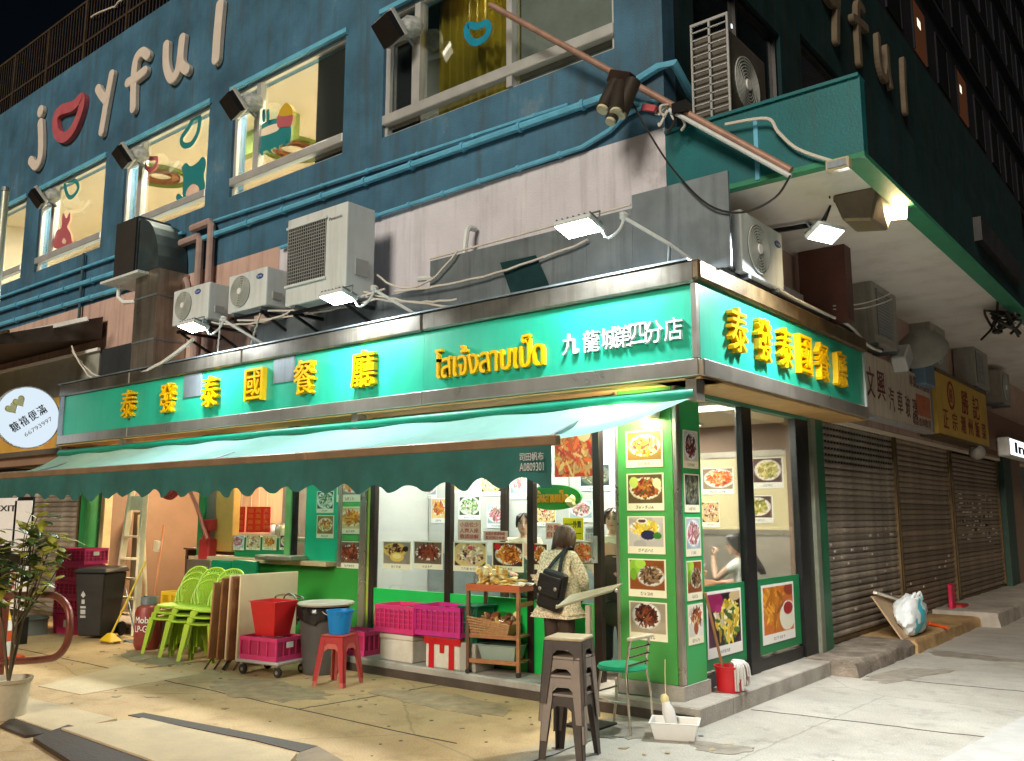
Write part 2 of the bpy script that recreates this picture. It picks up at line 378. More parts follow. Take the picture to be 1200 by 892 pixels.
def slab(name, px, z, m, depth=.03):
    pts = [on_z(u, v, z) for u, v in px]
    if "stain" in name:
        rr = random.Random(len(px) * 7 + int(px[0][0])); sp = spline(pts, 6, True); c_ = sum(sp, Vector()) / len(sp)
        pts = [c_ + (p - c_) * (1 + rr.uniform(-.16, .12)) for p in sp]
    return structure(name, MB().prism([(p.x, p.y) for p in pts], lambda a, b, t: (a, b, t), z - depth, z), m)
slab("pale_ground_patch", [(45, 804), (144, 779), (160, 782), (228, 791), (95, 814)], .005, M['slab'])  # paler patch laid over the ground
slab("pavement_slab", [(8, 812), (22, 815), (137, 842), (68, 858), (10, 838)], .03, M['slab'], .05)
slab("pavement_slab", [(72, 853), (167, 841), (348, 882), (330, 905), (220, 905)], .05, M['slab'], .07)
slab("drain_cover", [(39, 864), (80, 849), (235, 892), (210, 915), (120, 915)], .035, M['darkslab'], .05)
slab("drain_cover", [(18, 838), (62, 858), (30, 862), (0, 850)], .02, M['darkslab'], .04)
slab("gutter", [(150, 838), (168, 835), (310, 862), (372, 874), (352, 881), (300, 868)], .006, M['darkslab'], .03)
slab("drain_cover", [(352, 881), (372, 874), (470, 930), (300, 930)], .004, mat("damp_concrete", (.24, .17, .10), .7, var=.25, bump=.3), .02)
slab("pavement_slab", [(1098, 893), (1200, 839), (1330, 870), (1250, 990)], .012, mat("grey_concrete_slab", (.41, .40, .39), .8, var=.15, bump=.3), .03)
slab("wet_stain", [(722, 838), (765, 846), (768, 862), (730, 866), (700, 860)], .0045, mat("damp_stain", (.27, .24, .20), .5, var=.4, scale=9, bump=.4), .01)
slab("wet_stain", [(808, 868), (850, 872), (885, 876), (862, 884), (822, 880)], .0045, M_ := mat("damp_stain", (.2, .2, .2)), .01)
slab("wet_stain", [(1012, 795), (1060, 783), (1118, 786), (1080, 793), (1046, 800)], .0045, M_, .01)
slab("wet_stain", [(1090, 762), (1120, 764), (1200, 774), (1210, 778), (1110, 770)], .0045, M_, .01)

k = MB(); rgl = random.Random(77)
for i in range(70):
    x, y = rgl.uniform(-8, 2.5), -.1 - abs(rgl.gauss(0, 1.4)); s_ = rgl.uniform(.008, .03); a = rgl.uniform(0, 3.1)
    q = [Vector((x, y, .006)) + Vector((math.cos(a + j * 1.57) * s_ * (1 + .8 * (j % 2)), math.sin(a + j * 1.57) * s_ * (1 + .5 * (j % 2)), .004 * (j % 2))) for j in range(4)]
    k.add(q + [p - Vector((0, 0, .004)) for p in q], [(0, 1, 2, 3), (7, 6, 5, 4), (0, 4, 5, 1), (1, 5, 6, 2), (2, 6, 7, 3), (3, 7, 4, 0)])
tag(k.build("litter", mat("scattered_litter", (.35, .28, .18), .8, var=.8, scale=.9, bump=0)), "small scraps and leaf bits scattered over the pavement", "litter", kind="stuff")
k = MB(); rgl = random.Random(78)
for i in range(90):
    x, y = rgl.uniform(-8, 3), -.15 - abs(rgl.gauss(0, 1.6)); s_ = rgl.uniform(.008, .022)
    k.lathe([(s_, -.004), (s_, .003)], (x, y, 0), 9)
tag(k.build("gum_spots", mat("trodden_gum", (.10, .085, .07), .8, var=.6, scale=1.3, bump=0)), "dark trodden gum spots dotted over the pavement", "gum", kind="stuff")
gm_ = mat("grease_stain", (.31, .225, .125), .65, var=.45, scale=7, bump=.35)
for px in ([(250, 800), (300, 795), (360, 806), (390, 815), (330, 822), (270, 815)], [(430, 806), (520, 812), (600, 830), (560, 838), (470, 822)], [(150, 762), (215, 772), (200, 780), (150, 774)]): slab("grease_stain", px, .0042, gm_, .01)
# joints sawn into the concrete
jm = mat("dark_joint", (.07, .055, .04), .9, var=.4, bump=.2)
for pts in (((-9, -1.62), (-1.2, -1.62)), ((-3.1, -1.62), (-2.9, -.02)), ((-.46, -.05), (-.42, -3.6)), ((.05, .9), (3.2, 1.25)), ((.3, 3.2), (3.6, 3.5)), ((-6.2, -1.62), (-6.0, -.05))):
    rj = random.Random(str(pts)); a, b = Vector(pts[0]), Vector(pts[1]); P = [a.lerp(b, i / 24) + Vector((rj.uniform(-.012, .012), rj.uniform(-.012, .012))) for i in range(25)]
    kk = ribbon([tuple(p) for p in P], .007, False, lambda a, b, t: (a, b, t), -.01, .0035); structure("paving_joint", kk, jm)
# steps and kerbs
structure("shop_step", MB().box(-10.9, 0, 0, .62, -.02, .15).box(-.5, 0, .62, 3.02, -.02, .15), M['concrete'], bev=.012)
structure("step_face", MB().box(-10.9, -.05, -.012, .003, -.02, .085), M['plinthface'])
def rough_kerb(x0, x1, y0, y1, z1, seed):
    mb = MB(); rg = random.Random(seed); n = int((y1 - y0) / .18)
    vs = []; prof = [(x0, -.03), (x0, z1), (x1 - .05, z1), (x1 - .012, z1 - .02), (x1, z1 - .06), (x1 + .015, -.03)]
    for i in range(n + 1):
        y = y0 + (y1 - y0) * i / n
        for x, z in prof: vs.append((x + (rg.uniform(-.018, .018) if x > x0 else 0), y, z + (rg.uniform(-.012, .012) if z > 0 else 0)))
    k = len(prof); fs = [(i * k + j, i * k + j + 1, (i + 1) * k + j + 1, (i + 1) * k + j) for i in range(n) for j in range(k - 1)]
    fs += [tuple(range(k)), tuple(n * k + j for j in range(k))]
    return mb.add(vs, fs)
structure("stone_kerb", rough_kerb(-.45, .27, 3.04, 5.2, .16, 1), mat("dark_rough_stone", (.24, .20, .16), .85, var=.5, scale=5, bump=.7, dirt=.8, dirtcol=(.04, .03, .02)), smooth=True)
structure("stone_kerb", rough_kerb(-.45, .30, 5.22, 8.7, .16, 2), mat("ochre_rough_stone", (.42, .27, .12), .7, var=.4, scale=4, bump=.7, dirt=.5), smooth=True)
structure("stone_kerb", rough_kerb(-.45, .58, 8.72, 40, .22, 3), M['concrete'], smooth=True)

# =================================================================== the corner building
YA, XB = .60, -.50
bld = thing("corner_building", "blue and white corner building with the restaurant on its ground floor", "building", (-4, 3, 0))
WINS = [(-18.2, -15.5), (-14.85, -12.12), (-11.4, -8.72), (-8.05, -5.40), (-4.62, -1.07)]
ZS, ZH, ZP, ZL = 6.54, 8.27, 10.66, 5.50
up = MB()
up.box(-19.5, XB, YA, YA + .25, ZL, ZS)                                   # under the windows
up.box(-19.5, XB, YA, YA + .25, ZH, ZP)                                   # over them
xs = [-19.5] + [q for p in WINS for q in p] + [XB]
for i in range(0, len(xs), 2): up.box(xs[i], xs[i + 1], YA, YA + .25, ZS, ZH)
up.build("upper_wall", M['blue'], bld)
low = MB().box(-6.7, XB, YA, YA + .25, 2.92, ZL); low.build("lower_wall", M['white'], bld)
MB().box(-19.5, -6.7, YA, YA + .25, 2.92, ZL).build("lower_wall", M['pink'], bld)
# upper wall on the side street, with two dark windows
BW = [(1.3, 3.75, 5.9, 7.9), (4.5, 8.2, 6.3, 8.27), (9.4, 12.6, 6.3, 8.27)]
sb = MB(); ys = [YA + .25]
for y0, y1, z0, z1 in BW:
    sb.box(XB - .25, XB, ys[-1], y0, 5.4, ZP); sb.box(XB - .25, XB, y0, y1, 5.4, z0); sb.box(XB - .25, XB, y0, y1, z1, ZP); ys.append(y1)
sb.box(XB - .25, XB, ys[-1], 22, 5.4, ZP)
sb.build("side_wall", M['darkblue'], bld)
MB().box(-.55, -.3, YA + .25, 22, 2.92, 5.4).build("side_lower_wall", M['pink'], bld)
MB().box(-.2, .34, 3.2, 3.42, 3.9, 4.776).build("column", M['brown'], bld)
MB().box(-.3, -.16, 2.6, 3.2, 3.0, 4.25).build("side_ledge", M['white'], bld)
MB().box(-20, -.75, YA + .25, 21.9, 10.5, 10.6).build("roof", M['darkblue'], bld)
# canopy over the side street
MB().box(XB + .003, 1.38, YA, YA + .12, 4.75, 5.42).build("canopy_end", M['canopy'], bld)
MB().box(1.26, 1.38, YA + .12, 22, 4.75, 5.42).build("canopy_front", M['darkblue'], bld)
MB().box(-.5, 1.26, YA + .12, 22, 4.78, 4.9).build("soffit", M['soffit'], bld)
MB().box(1.2, 1.383, YA - .004, 22, 4.70, 4.747).build("edge_beam", M['beam'], bld)
MB().box(-.5, 1.2, YA - .006, YA + .1, 4.70, 4.747).build("edge_beam", M['beam'], bld)
MB().box(.42, .46, YA - .02, YA - .002, 4.72, 5.3).build("canopy_strip", M['bluetrim'], bld)
MB().box(XB + .005, 1.376, YA - .03, YA + .16, 5.42, 5.45).build("canopy_coping", M['canopy'], bld)
# window metalwork and glass
def window(x0, x1, casement=None, split=None):
    f = MB(); y0, y1 = YA + .05, YA + .11
    f.box(x0, x0 + .05, y0, y1, ZS, ZH).box(x1 - .05, x1, y0, y1, ZS, ZH).box(x0 + .05, x1 - .05, y0, y1, ZH - .05, ZH).box(x0 + .05, x1 - .05, y0, y1, ZS, ZS + .04)
    fr = f.build("window", M['alu'], bld)
    MB().box(x0 + .002, x1 - .002, YA - .015, YA + .10, ZS + .17, ZS + .30).build("rail", M['alu'], fr, bev=.01)
    if casement:
        MB().box(casement - .05, casement + .05, YA + .02, YA + .12, ZS + .30, ZH - .05).build("mullion", M['alu'], fr)
    if split:
        MB().box(split - .04, split + .04, YA + .01, YA + .12, ZS + .04, ZH - .05).build("mullion", M['alu'], fr)
    MB().box(x0 + .05, x1 - .05, YA + .085, YA + .09, ZS + .04, ZH - .05).build("pane", glass("window_glass"), fr)
    if casement:
        zc = ZS + 1.30
        MB().box(x0 + .05, casement - .05, YA + .03, YA + .08, zc, zc + .06).box(x0 + .052, x0 + .10, YA + .03, YA + .08, ZS + .30, zc).box(casement - .10, casement - .052, YA + .03, YA + .08, ZS + .30, zc).build("casement", M['alu'], fr)
window(*WINS[0]); window(*WINS[1], casement=-14.25); window(*WINS[2], casement=-10.85); window(*WINS[3], casement=-7.42); window(*WINS[4], casement=-4.02, split=-2.50)
for x0, x1 in WINS:
    MB().box(x0 - .06, x1 + .06, YA - .05, YA - .002, ZH + .002, ZH + .07).build("drip_moulding", M['bluetrim'], bld)
for y0, y1, z0, z1 in BW:
    fr = MB().box(XB - .12, XB - .05, y0, y0 + .06, z0, z1).box(XB - .12, XB - .05, y1 - .06, y1, z0, z1).box(XB - .12, XB - .05, (y0 + y1) / 2 - .03, (y0 + y1) / 2 + .03, z0, z1).box(XB - .12, XB - .05, y0 + .06, y1 - .06, z1 - .06, z1).build("side_window", M['black'], bld)
    for q in range(5): MB().box(XB - .094, XB - .090, *(lambda c: (c, c + .06 + .05 * (q % 2)))(y0 + .25 + (y1 - y0 - .5) * ((q * .37 + .1) % 1)), *(lambda c: (c, c + .05))(z0 + .5 + (z1 - z0 - .7) * ((q * .61 + .2) % 1))).build("window_light_speck", emit("reflected_city_light_%d" % (q % 2), ((1, .75, .4), (.9, .95, 1))[q % 2], 1.6), fr)  # glowing specks on the glass stand in for reflected city lights
    MB().box(XB - .10, XB - .095, y0, y1, z0, z1).build("pane", mat("dark_night_glass", (.01, .012, .014), .04, bump=0, spec=.8), fr)
# rooms behind the upper windows
def room(x0, x1, y0, y1, z0, z1, wall, ceil, floor, name):
    MB().box(x0, x1, y1, y1 + .1, z0, z1).box(x0 - .1, x0, y0, y1, z0, z1).box(x1, x1 + .1, y0, y1, z0, z1).build(name + "_wall", wall, bld)
    MB().box(x0 - .1, x1 + .1, y0, y1 + .1, z1, z1 + .1).build(name + "_ceiling", ceil, bld)
    MB().box(x0 - .1, x1 + .1, y0, y1 + .1, z0 - .1, z0).build(name + "_floor", floor, bld)
room(-19.3, -5.6, .86, 4.2, 6.2, 8.75, M['cream'], M['cream'], M['cream'], "playroom")
room(-5.3, -.9, .86, 3.6, 6.2, 8.75, mat("grey_blind_cloth", (.20, .22, .21), .8), M['darkblue'], M['darkblue'], "dim_room")
MB().box(-19.2, -5.7, 4.1, 4.19, 8.12, 8.3).build("wall_stripe", M['olive'], bld)
MB().box(-19.2, -5.7, 4.08, 4.19, 8.3, 8.4).build("wall_stripe", mat("terracotta_trim", (.40, .14, .07)), bld)
MB().box(-10.9, -8.7, 2.2, 2.35, 8.3, 8.74).build("ceiling_bulkhead", M['olive'], bld)
for cx, cy in ((-13.3, 2.3), (-10, 3.2)):
    MB().lathe([(.62, 0), (.62, .05), (.50, .05), (.50, 0)], (cx, cy, 8.69), 32, False, False).build("ceiling_ring", M['olive'], bld, smooth=True)
    MB().lathe([(.40, 0), (.40, .06), (.24, .06), (.24, 0)], (cx, cy, 8.685), 32, False, False).build("ceiling_ring", M['wood'], bld, smooth=True)
def ceiling_light(x, y, z, size, power, col, label, frame=M['alu'], sx=None):
    sx = sx or size
    t = thing("ceiling_light", label, "ceiling light", (x, y, z), "ceiling lights")
    MB().box(x - sx / 2 - .03, x + sx / 2 + .03, y - size / 2 - .03, y + size / 2 + .03, z - .03, z - .001).build("housing", frame, t)
    MB().box(x - sx / 2, x + sx / 2, y - size / 2, y + size / 2, z - .036, z - .0305).build("diffuser", emit("ceiling_diffuser_%s" % ("w" if col[2] < .7 else "c"), col, 5.), t)
    L = bpy.data.lights.new("ceiling_lamp", 'AREA'); L.shape = 'RECTANGLE'; L.size = sx; L.size_y = size; L.energy = power; L.color = col
    o = bpy.data.objects.new("ceiling_lamp", L); COL.objects.link(o); o.parent = t; o.location = (0, 0, -.04)
    return t
for i, x in enumerate((-17, -13.6, -10.2, -7.1)):
    ceiling_light(x, 1.02, 8.74, .16, 230, (1, .90, .72), "flush warm ceiling panel inside lit upstairs window %s" % ("at the far left", "with the pink creature", "with the teal bear", "with the teal bus")[i], sx=1.3)
# dark blind in the fourth window, curtain and blind in the fifth
def curtain(name, x0, x1, y, z0, z1, m, parent, waves, amp, label=None):
    mb = MB(); n = int(waves * 8); vs = []
    for i in range(n + 1):
        t = i / n; x = x0 + (x1 - x0) * t; yy = y + amp * math.sin(t * waves * 2 * math.pi) + .3 * amp * math.sin(t * waves * 5.1)
        for j, z in enumerate((z1, (z0 + z1) / 2, z0)): vs.append((x, yy * 1 + .01 * j, z))
    fs = [(i * 3 + j, i * 3 + j + 1, i * 3 + j + 4, i * 3 + j + 3) for i in range(n) for j in range(2)]
    o = mb.add(vs, fs).build(name, m, parent, smooth=True); 
    md = o.modifiers.new("thickness", 'SOLIDIFY'); md.thickness = .006
    return o
MB().box(-6.15, -5.47, YA + .13, YA + .16, ZS + .02, ZH - .02).build("dark_blind", mat("charcoal_blind", (.045, .045, .04), .8), bld)
curtain("window_curtain", -4.0, -2.62, 1.0, 6.5, 8.6, mat("mustard_curtain_cloth", (.42, .33, .02), .85, var=.2, trans=.3), bld, 11, .05)
MB().box(-2.42, -1.12, YA + .14, YA + .17, ZS + .02, ZH - .02).build("grey_blind", mat("grey_blind_cloth", (.2, .22, .21)), bld)
MB().box(-4.57, -4.08, YA + .14, YA + .16, ZS + .02, ZH - .02).build("dark_blind", M['acdark'], bld)
ceiling_light(-3.3, 1.3, 8.74, .3, 90, (1, .90, .72), "small warm ceiling panel behind the mustard curtain upstairs")

# ------------------------------------------------- ground floor fabric of the building
YG, XG = .45, -.34
MB().box(-20, -.3, .3, 22, 2.86, 2.91).build("shop_ceiling", M['cream'], bld)
MB().box(-11, -.38, .62, 5.0, .10, .148).build("shop_floor", M['tile'], bld)
# pillar
pil = MB().box(-.86, -.24, .17, .60, .27, 2.86).build("pillar", M['dgreen'], bld)
MB().box(-.90, -.21, .14, .63, .15, .27).build("pillar_base", M['concrete'], pil)
MB().box(-.835, -.275, .155, .169, .275, 2.85).build("pillar_panel", M['green'], pil)
MB().box(-.239, -.226, .225, .59, .16, 2.85).build("pillar_panel", mat("bright_green_vinyl_panel", (.03, .36, .10), .35, var=.06, bump=.02), pil)
MB().box(-.274, -.222, .150, .222, .27, 2.855).build("corner_trim", M['steel'], pil, bev=.01)
MB().box(-.872, -.837, .150, .20, .27, 2.855).build("corner_trim", M['steel'], pil, bev=.008)
# main street glazing
XM = [-4.62, -4.38, -3.22, -2.08, -1.16]
for i, (a, b) in enumerate(((-4.66, -4.55), (-4.48, -4.40), (-3.26, -3.18), (-2.11, -2.03), (-1.30, -1.215))):
    MB().box(a, b, YG - .03, YG + .05, .15, 2.86).build("window_post", M['bframe'] if i else M['steel'], bld, bev=.006)
MB().box(-4.545, -4.49, YG + .0, YG + .03, .15, 2.86).build("window_post", mat("yellow_green_post_paint", (.30, .34, .05), .5), bld)
for a, b in ((-4.40, -3.26), (-3.18, -2.11), (-2.03, -1.30)):
    fr = MB().box(a, b, YG - .012, YG + .03, .15, .86).build("window_dado", mat("leaf_green_vinyl", (.01, .42, .07), .4, var=.05, bump=.01), bld)
    MB().box(a, b, YG, YG + .008, .862, 2.84).build("pane", glass("window_glass"), fr)
MB().box(-4.40, -.86, YG - .02, YG + .05, 2.78, 2.858).build("window_head", M['bframe'], bld)
# side street glazing
MB().box(XG - .03, XG + .05, .63, .70, .15, 2.86).build("door_post", M['black'], bld)
MB().box(XG - .03, XG + .05, 1.67, 1.89, .15, 2.86).build("door_post", M['black'], bld, bev=.006)
MB().box(XG - .03, XG + .05, 3.10, 3.48, .15, 2.86).build("door_post", M['black'], bld, bev=.006)
MB().box(XG - .06, XG + .09, 3.485, 3.62, .15, 2.86).build("door_post", mat("pale_metal_post", (.24, .26, .2), .4, .4, var=.25, dirt=.4, streak=True), bld, bev=.008)
MB().box(XG - .06, XG + .07, 3.63, 3.92, .1, 2.87).build("door_post", mat("green_metal_post", (.01, .13, .06), .35, .2, var=.3, dirt=.4, streak=True), bld, bev=.008)
for a, b in ((.70, 1.67), (1.89, 3.10)):
    fr = MB().box(XG - .02, XG + .03, a, b, .15, .27).build("door_sill", M['black'], bld)
    MB().box(XG, XG + .008, a, b, .272, 2.80).build("pane", glass("window_glass"), fr)
    MB().box(XG + .010, XG + .016, a + .03, b - .03, .30, 1.05).build("door_panel", M['dgreen'], bld)
MB().box(XG - .03, XG + .06, .63, 3.48, 2.80, 2.859).build("door_head", mat("green_door_head", (.03, .20, .13), .5), bld)
# interior of the restaurant
MB().box(-6.2, -.55, 4.0, 4.08, .15, 1.45).build("interior_wall", mat("satin_steel_panel", (.55, .5, .44), .35, .7, var=.1, bump=.02), bld)
MB().box(-6.2, -.55, 3.98, 4.08, 1.452, 1.52).build("steel_band", M['steel'], bld)
for i in range(9):
    MB().box(-6.2 + i * .63, -6.2 + i * .63 + .625, 4.0, 4.08, 1.522, 2.44).build("wall_panel", M['ivory'], bld)
MB().box(-6.2, -.55, 3.98, 4.08, 2.442, 2.52).build("steel_band", M['steel'], bld)
MB().box(-6.2, -.55, 4.0, 4.08, 2.522, 2.86).build("interior_wall", M['brownwall'], bld)
MB().box(-.6, -.5, 3.55, 4.0, .15, 2.86).build("interior_wall", M['brownwall'], bld)
MB().box(-4.72, -4.62, .52, 4.0, .15, 2.86).build("interior_wall", M['whitewall'], bld)
for a, b in ((-4.60, -3.36), (-3.26, -1.32)):
    MB().box(a, b, 1.55, 1.6, .15, 1.22).build("counter_front", mat("grey_counter_panel", (.22, .25, .26), .4), bld)
    MB().box(a, b, 1.55, 1.6, 1.222, 2.86).build("partition_panel", M['whitewall'], bld)
MB().box(-3.355, -3.265, 1.5, 1.62, .15, 2.86).build("partition_post", M['bframe'], bld)
# kitchen and counter to the left
MB().box(-11.5, -11.3, .30, .55, .0, 2.86).build("green_post", mat("green_gate_post", (.02, .22, .06), .5, var=.2), bld, bev=.01)
MB().box(-11.05, -10.93, .42, .56, .0, 2.86).build("cream_post", mat("cream_post_paint", (.62, .50, .28), .6, var=.15, dirt=.3), bld, bev=.01)
MB().box(-11.2, -4.72, 2.9, 3.0, .0, 2.86).build("kitchen_wall", mat("steel_kitchen_wall", (.48, .34, .24), .4, .35, var=.12, scale=1.2, dirt=.3, streak=True), bld)
MB().box(-11.3, -11.2, .56, 2.9, .0, 2.86).build("kitchen_wall", M['brownwall'], bld)
MB().box(-8.12, -7.98, .40, .62, .0, 2.86).build("kitchen_post", mat("green_gate_post", (.02, .22, .06)), bld, bev=.01)
MB().box(-7.72, -7.30, YG - .02, YG + .10, 1.20, 2.86).build("counter_post", mat("orange_varnished_wood", (.55, .27, .06), .45, var=.15), bld, bev=.01)
MB().box(-7.98, -7.72, YG, YG + .05, 1.2, 2.86).build("counter_post", M['steel'], bld)
MB().box(-7.97, -4.66, YG, YG + .10, .02, 1.08).build("counter_wall", mat("mid_green_wall_paint", (.03, .26, .035), .45, var=.08, bump=.02), bld)
MB().box(-7.97, -5.10, YG - .16, YG + .14, 1.082, 1.14).build("counter_shelf", mat("pale_wood_shelf", (.50, .36, .20), .5, var=.15), bld, bev=.006)
MB().box(-6.10, -5.98, YG - .04, YG + .06, 1.142, 2.86).build("counter_post", mat("pale_green_post_paint", (.16, .36, .10), .5), bld, bev=.008)
MB().box(-5.975, -5.92, YG - .02, YG + .04, 1.142, 2.86).build("counter_post", M['black'], bld)
MB().box(-5.72, -5.06, YG + .0, YG + .08, 1.142, 2.86).build("counter_panel", M['tealwall'], bld)
MB().box(-5.055, -5.00, YG - .03, YG + .06, 1.082, 2.86).build("counter_post", M['steel'], bld)
MB().box(-4.998, -4.665, YG, YG + .09, 1.082, 2.86).build("counter_panel", M['green'], bld)
MB().box(-7.28, -6.10, YG + .02, YG + .05, 1.142, 1.40).build("counter_panel", M['dgreen'], bld)
MB().box(-7.30, -5.9, YG + .0, YG + .06, 2.42, 2.50).build("counter_rail", M['steel'], bld)
MB().box(-7.9, -5.75, 1.7, 1.75, .8, 2.86).build("kitchen_partition", mat("grey_steel_partition", (.36, .36, .34), .4, .5, var=.2), bld)
ceiling_light(-9.6, 1.6, 2.85, .5, 125, (1, .74, .44), "warm ceiling panel inside the kitchen doorway", sx=1.0)
ceiling_light(-6.6, 1.15, 2.85, .3, 46, (1, .86, .62), "warm ceiling panel behind the serving hatch", sx=.9)
ceiling_light(-3.4, 1.0, 2.85, .3, 52, (1, .96, .9), "long white ceiling panel behind the shop window", sx=1.6)
ceiling_light(-1.5, 1.1, 2.85, .4, 34, (1, .96, .9), "white ceiling panel just inside the doorway")
ceiling_light(-.95, 1.75, 2.85, .4, 95, (1, .93, .80), "pale ceiling panel over the seated diner", sx=.9)
ceiling_light(-2.2, 3.1, 2.85, .5, 70, (1, .93, .80), "pale ceiling panel by the ivory wall at the back", sx=1.2)

# roller shutters
def shutter(label, place, a0, a1, z0, z1, pitch, m, group):
    """place(a, b, t): a along the shutter, b height, t out of it"""
    c = place((a0 + a1) / 2, z0, 0); t = thing("roller_shutter", label, "roller shutter", c, group)
    n = int((z1 - z0) / pitch); me = None; rgs = random.Random(int(a0 * 10))
    for i in range(n):
        b = z0 + i * pitch
        if me is None:
            prof = [(0, 0), (.0, .012), (.25, .03), (.55, .034), (.8, .026), (1 - .06, .008), (1 - .06, -.01), (0, -.01)]
            mb = MB(); k = len(prof)
            mb.add([place(a0, b + q[0] * pitch, q[1]) for q in prof] + [place(a1, b + q[0] * pitch, q[1]) for q in prof],
                   [tuple(range(k)), tuple(range(k, 2 * k))] + [(j, (j + 1) % k, (j + 1) % k + k, j + k) for j in range(k)])
            o = mb.build("slat", m, t); me = o
        else:
            o = me.copy(); COL.objects.link(o); o.location = (rgs.uniform(-.004, .004), rgs.uniform(-.004, .004), i * pitch + rgs.uniform(-.002, .002)); o.rotation_euler = (rgs.gauss(0, .0008), rgs.gauss(0, .0008), rgs.gauss(0, .0012))
    for p, q in ((a0 - .06, a0 - .002), (a1 + .002, a1 + .06)):
        MB().prism([(p, z0), (q, z0), (q, z1), (p, z1)], place, -.03, .06).build("guide_rail", M['rust'], t)
    MB().prism([(a0 - .06, z1 + .002), (a1 + .06, z1 + .002), (a1 + .06, z1 + .14), (a0 - .06, z1 + .14)], place, -.03, .08).build("shutter_box", M['rust'], t)
    MB().prism([(a0, z0 - .05), (a1, z0 - .05), (a1, z0 - .003), (a0, z0 - .003)], place, -.02, .03).build("bottom_bar", M['rust'], t)
    return t
GS = "closed roller shutters"
sh1 = shutter("grimy brown roller shutter with a perforated top next to the green door post", face_x(-.40), 4.02, 7.08, .22, 2.9, .083, M['shutter'], GS)
pf = MB()
for i in range(7):
    for j in range(26):
        pf.box(-.372, -.362, 4.12 + j * .113, 4.12 + j * .113 + .05, 2.36 + i * .083, 2.36 + i * .083 + .022)
pf.build("perforation", M['rubber'], sh1)["kind"] = "stuff"
sh2 = shutter("plain brown roller shutter behind the cardboard and white bag", face_x(-.40), 7.24, 10.4, .22, 2.9, .083, mat("brown_roller_shutter", (.26, .195, .14), .5, .25, var=.4, scale=4, dirt=.5, dirtcol=(.04, .026, .016), objvar=.25), GS)
sh3 = shutter("farthest brown roller shutter, patched with torn white stickers", face_x(-.40), 10.62, 14.6, .27, 2.9, .083, mat("brown_roller_shutter", (0, 0, 0)), GS)
sh4 = shutter("brown roller shutter at the left behind the potted plant", face_y(.34), -15.6, -11.56, .06, 2.6, .085, M['shutter'], GS)
rg = random.Random(3)
for root, y0, y1, n in ((sh1, 4.2, 6.9, 26), (sh2, 7.5, 10, 8), (sh3, 10.9, 14, 60)):
    mb = MB()
    for i in range(n):
        y = rg.uniform(y0, y1); z = rg.uniform(.45, 1.5) if root is not sh3 else rg.choice([rg.uniform(1.1, 2.1), rg.uniform(1.3, 1.9)]); q = rg.uniform(.03, .09); r_ = round((z - .22) / .083) * .083 + .22 + .03
        mb.box(-.368, -.361, y, y + q * (3.2 if root is sh3 else 1), r_, r_ + .03)
    mb.build("torn_sticker", mat("torn_sticker_paper", (.5, .42, .36), .8, var=.3), root)["kind"] = "stuff"
MB().box(-.55, -.36, 3.92, 30, 2.86, 3.0).build("side_lintel", M['rust'], bld)
MB().box(-.55, -.25, 14.75, 15.6, .0, 3.0).build("side_pier", mat("dark_green_tiled_pier", (.02, .06, .045), .5, var=.2), bld)
MB().box(-.55, -.28, 15.62, 16.9, .0, 3.0).build("side_pier", M['brownwall'], bld)
MB().box(-.55, -.40, 17, 30, .0, 3.0).build("side_pier", M['steeldull'], bld)
MB().box(-.36, .02, 11.0, 22, 2.95, 3.7).build("side_fascia", mat("brown_fascia_board", (.19, .09, .055), .6, var=.15), bld)
MB().box(-.4, -.36, 10.43, 10.56, .2, 2.9).box(-.4, -.36, 7.15, 7.18, .2, 2.9).build("side_mullion", M['black'], bld)
MB().box(-20, -15.7, .3, .5, 0, 2.86).build("left_pier", M['pink'], bld)
MB().box(-15.7, -11.0, .2, .5, 2.6, 2.92).build("left_lintel", M['brownwall'], bld)
# =================================================================== signboards
def letters(root, run, place, boxes, depth, m, name="letter", bold=.03, side=None):
    for ch, (a0, a1, b0, b1) in zip(run, boxes):
        text_mb(ch, place, a0, a1, b0, b1, depth, bold).build(name, m, root)
def rect_y(u0, v0, u1, v1, y):
    p, q = on_y(u0, v0, y), on_y(u1, v1, y); return min(p.x, q.x), max(p.x, q.x), min(p.z, q.z), max(p.z, q.z)
def rect_x(u0, v0, u1, v1, x):
    p, q = on_x(u0, v0, x), on_x(u1, v1, x); return min(p.y, q.y), max(p.y, q.y), min(p.z, q.z), max(p.z, q.z)
SY, SX = -.10, .15
ZB0, ZB1, ZT0, ZT1 = 2.86, 3.01, 3.66, 3.86
sg = thing("restaurant_sign", "long teal sign with raised yellow characters over the green awning", "shop sign", (-5.7, SY, ZB0))
xc = -11.45
for i, (a, b) in enumerate(((xc, -9.3), (-9.297, -6.4), (-6.397, -3.1), (-3.097, SX - .05))):
    MB().box(a, b, SY, SY + .22, ZB1, ZT0).build("sign_panel", M['teal'], sg)
    MB().box(a - (.15 if i == 0 else 0), b + (.05 if i == 3 else 0), SY - .03, SY + .20, ZB0, ZB1 - .002).build("lower_trim", M['steel'], sg, bev=.008)
    MB().box(a - (.15 if i == 0 else 0), b + (.05 if i == 3 else 0), SY - .05, SY + .20, ZT0 + .002, ZT1).build("upper_trim", M['trim'], sg, bev=.02)
MB().box(xc - .2, SX - .06, SY - .06, .3, ZT1 + .002, ZT1 + .02).build("top_cover", M['steeldull'], sg)
MB().box(xc - .14, xc - .002, SY - .02, SY + .2, ZB1, ZT0).build("end_post", M['steeldull'], sg)
MB().box(SX - .05, SX - .002, SY - .032, SY + .05, ZB1, ZT0).build("corner_post", M['steel'], sg)
MB().box(xc - .15, SX, SY + .0, .30, ZB0 - .02, ZB0 - .003).build("sign_soffit", mat("warm_wood_soffit", (.55, .33, .12), .6, var=.2), sg)
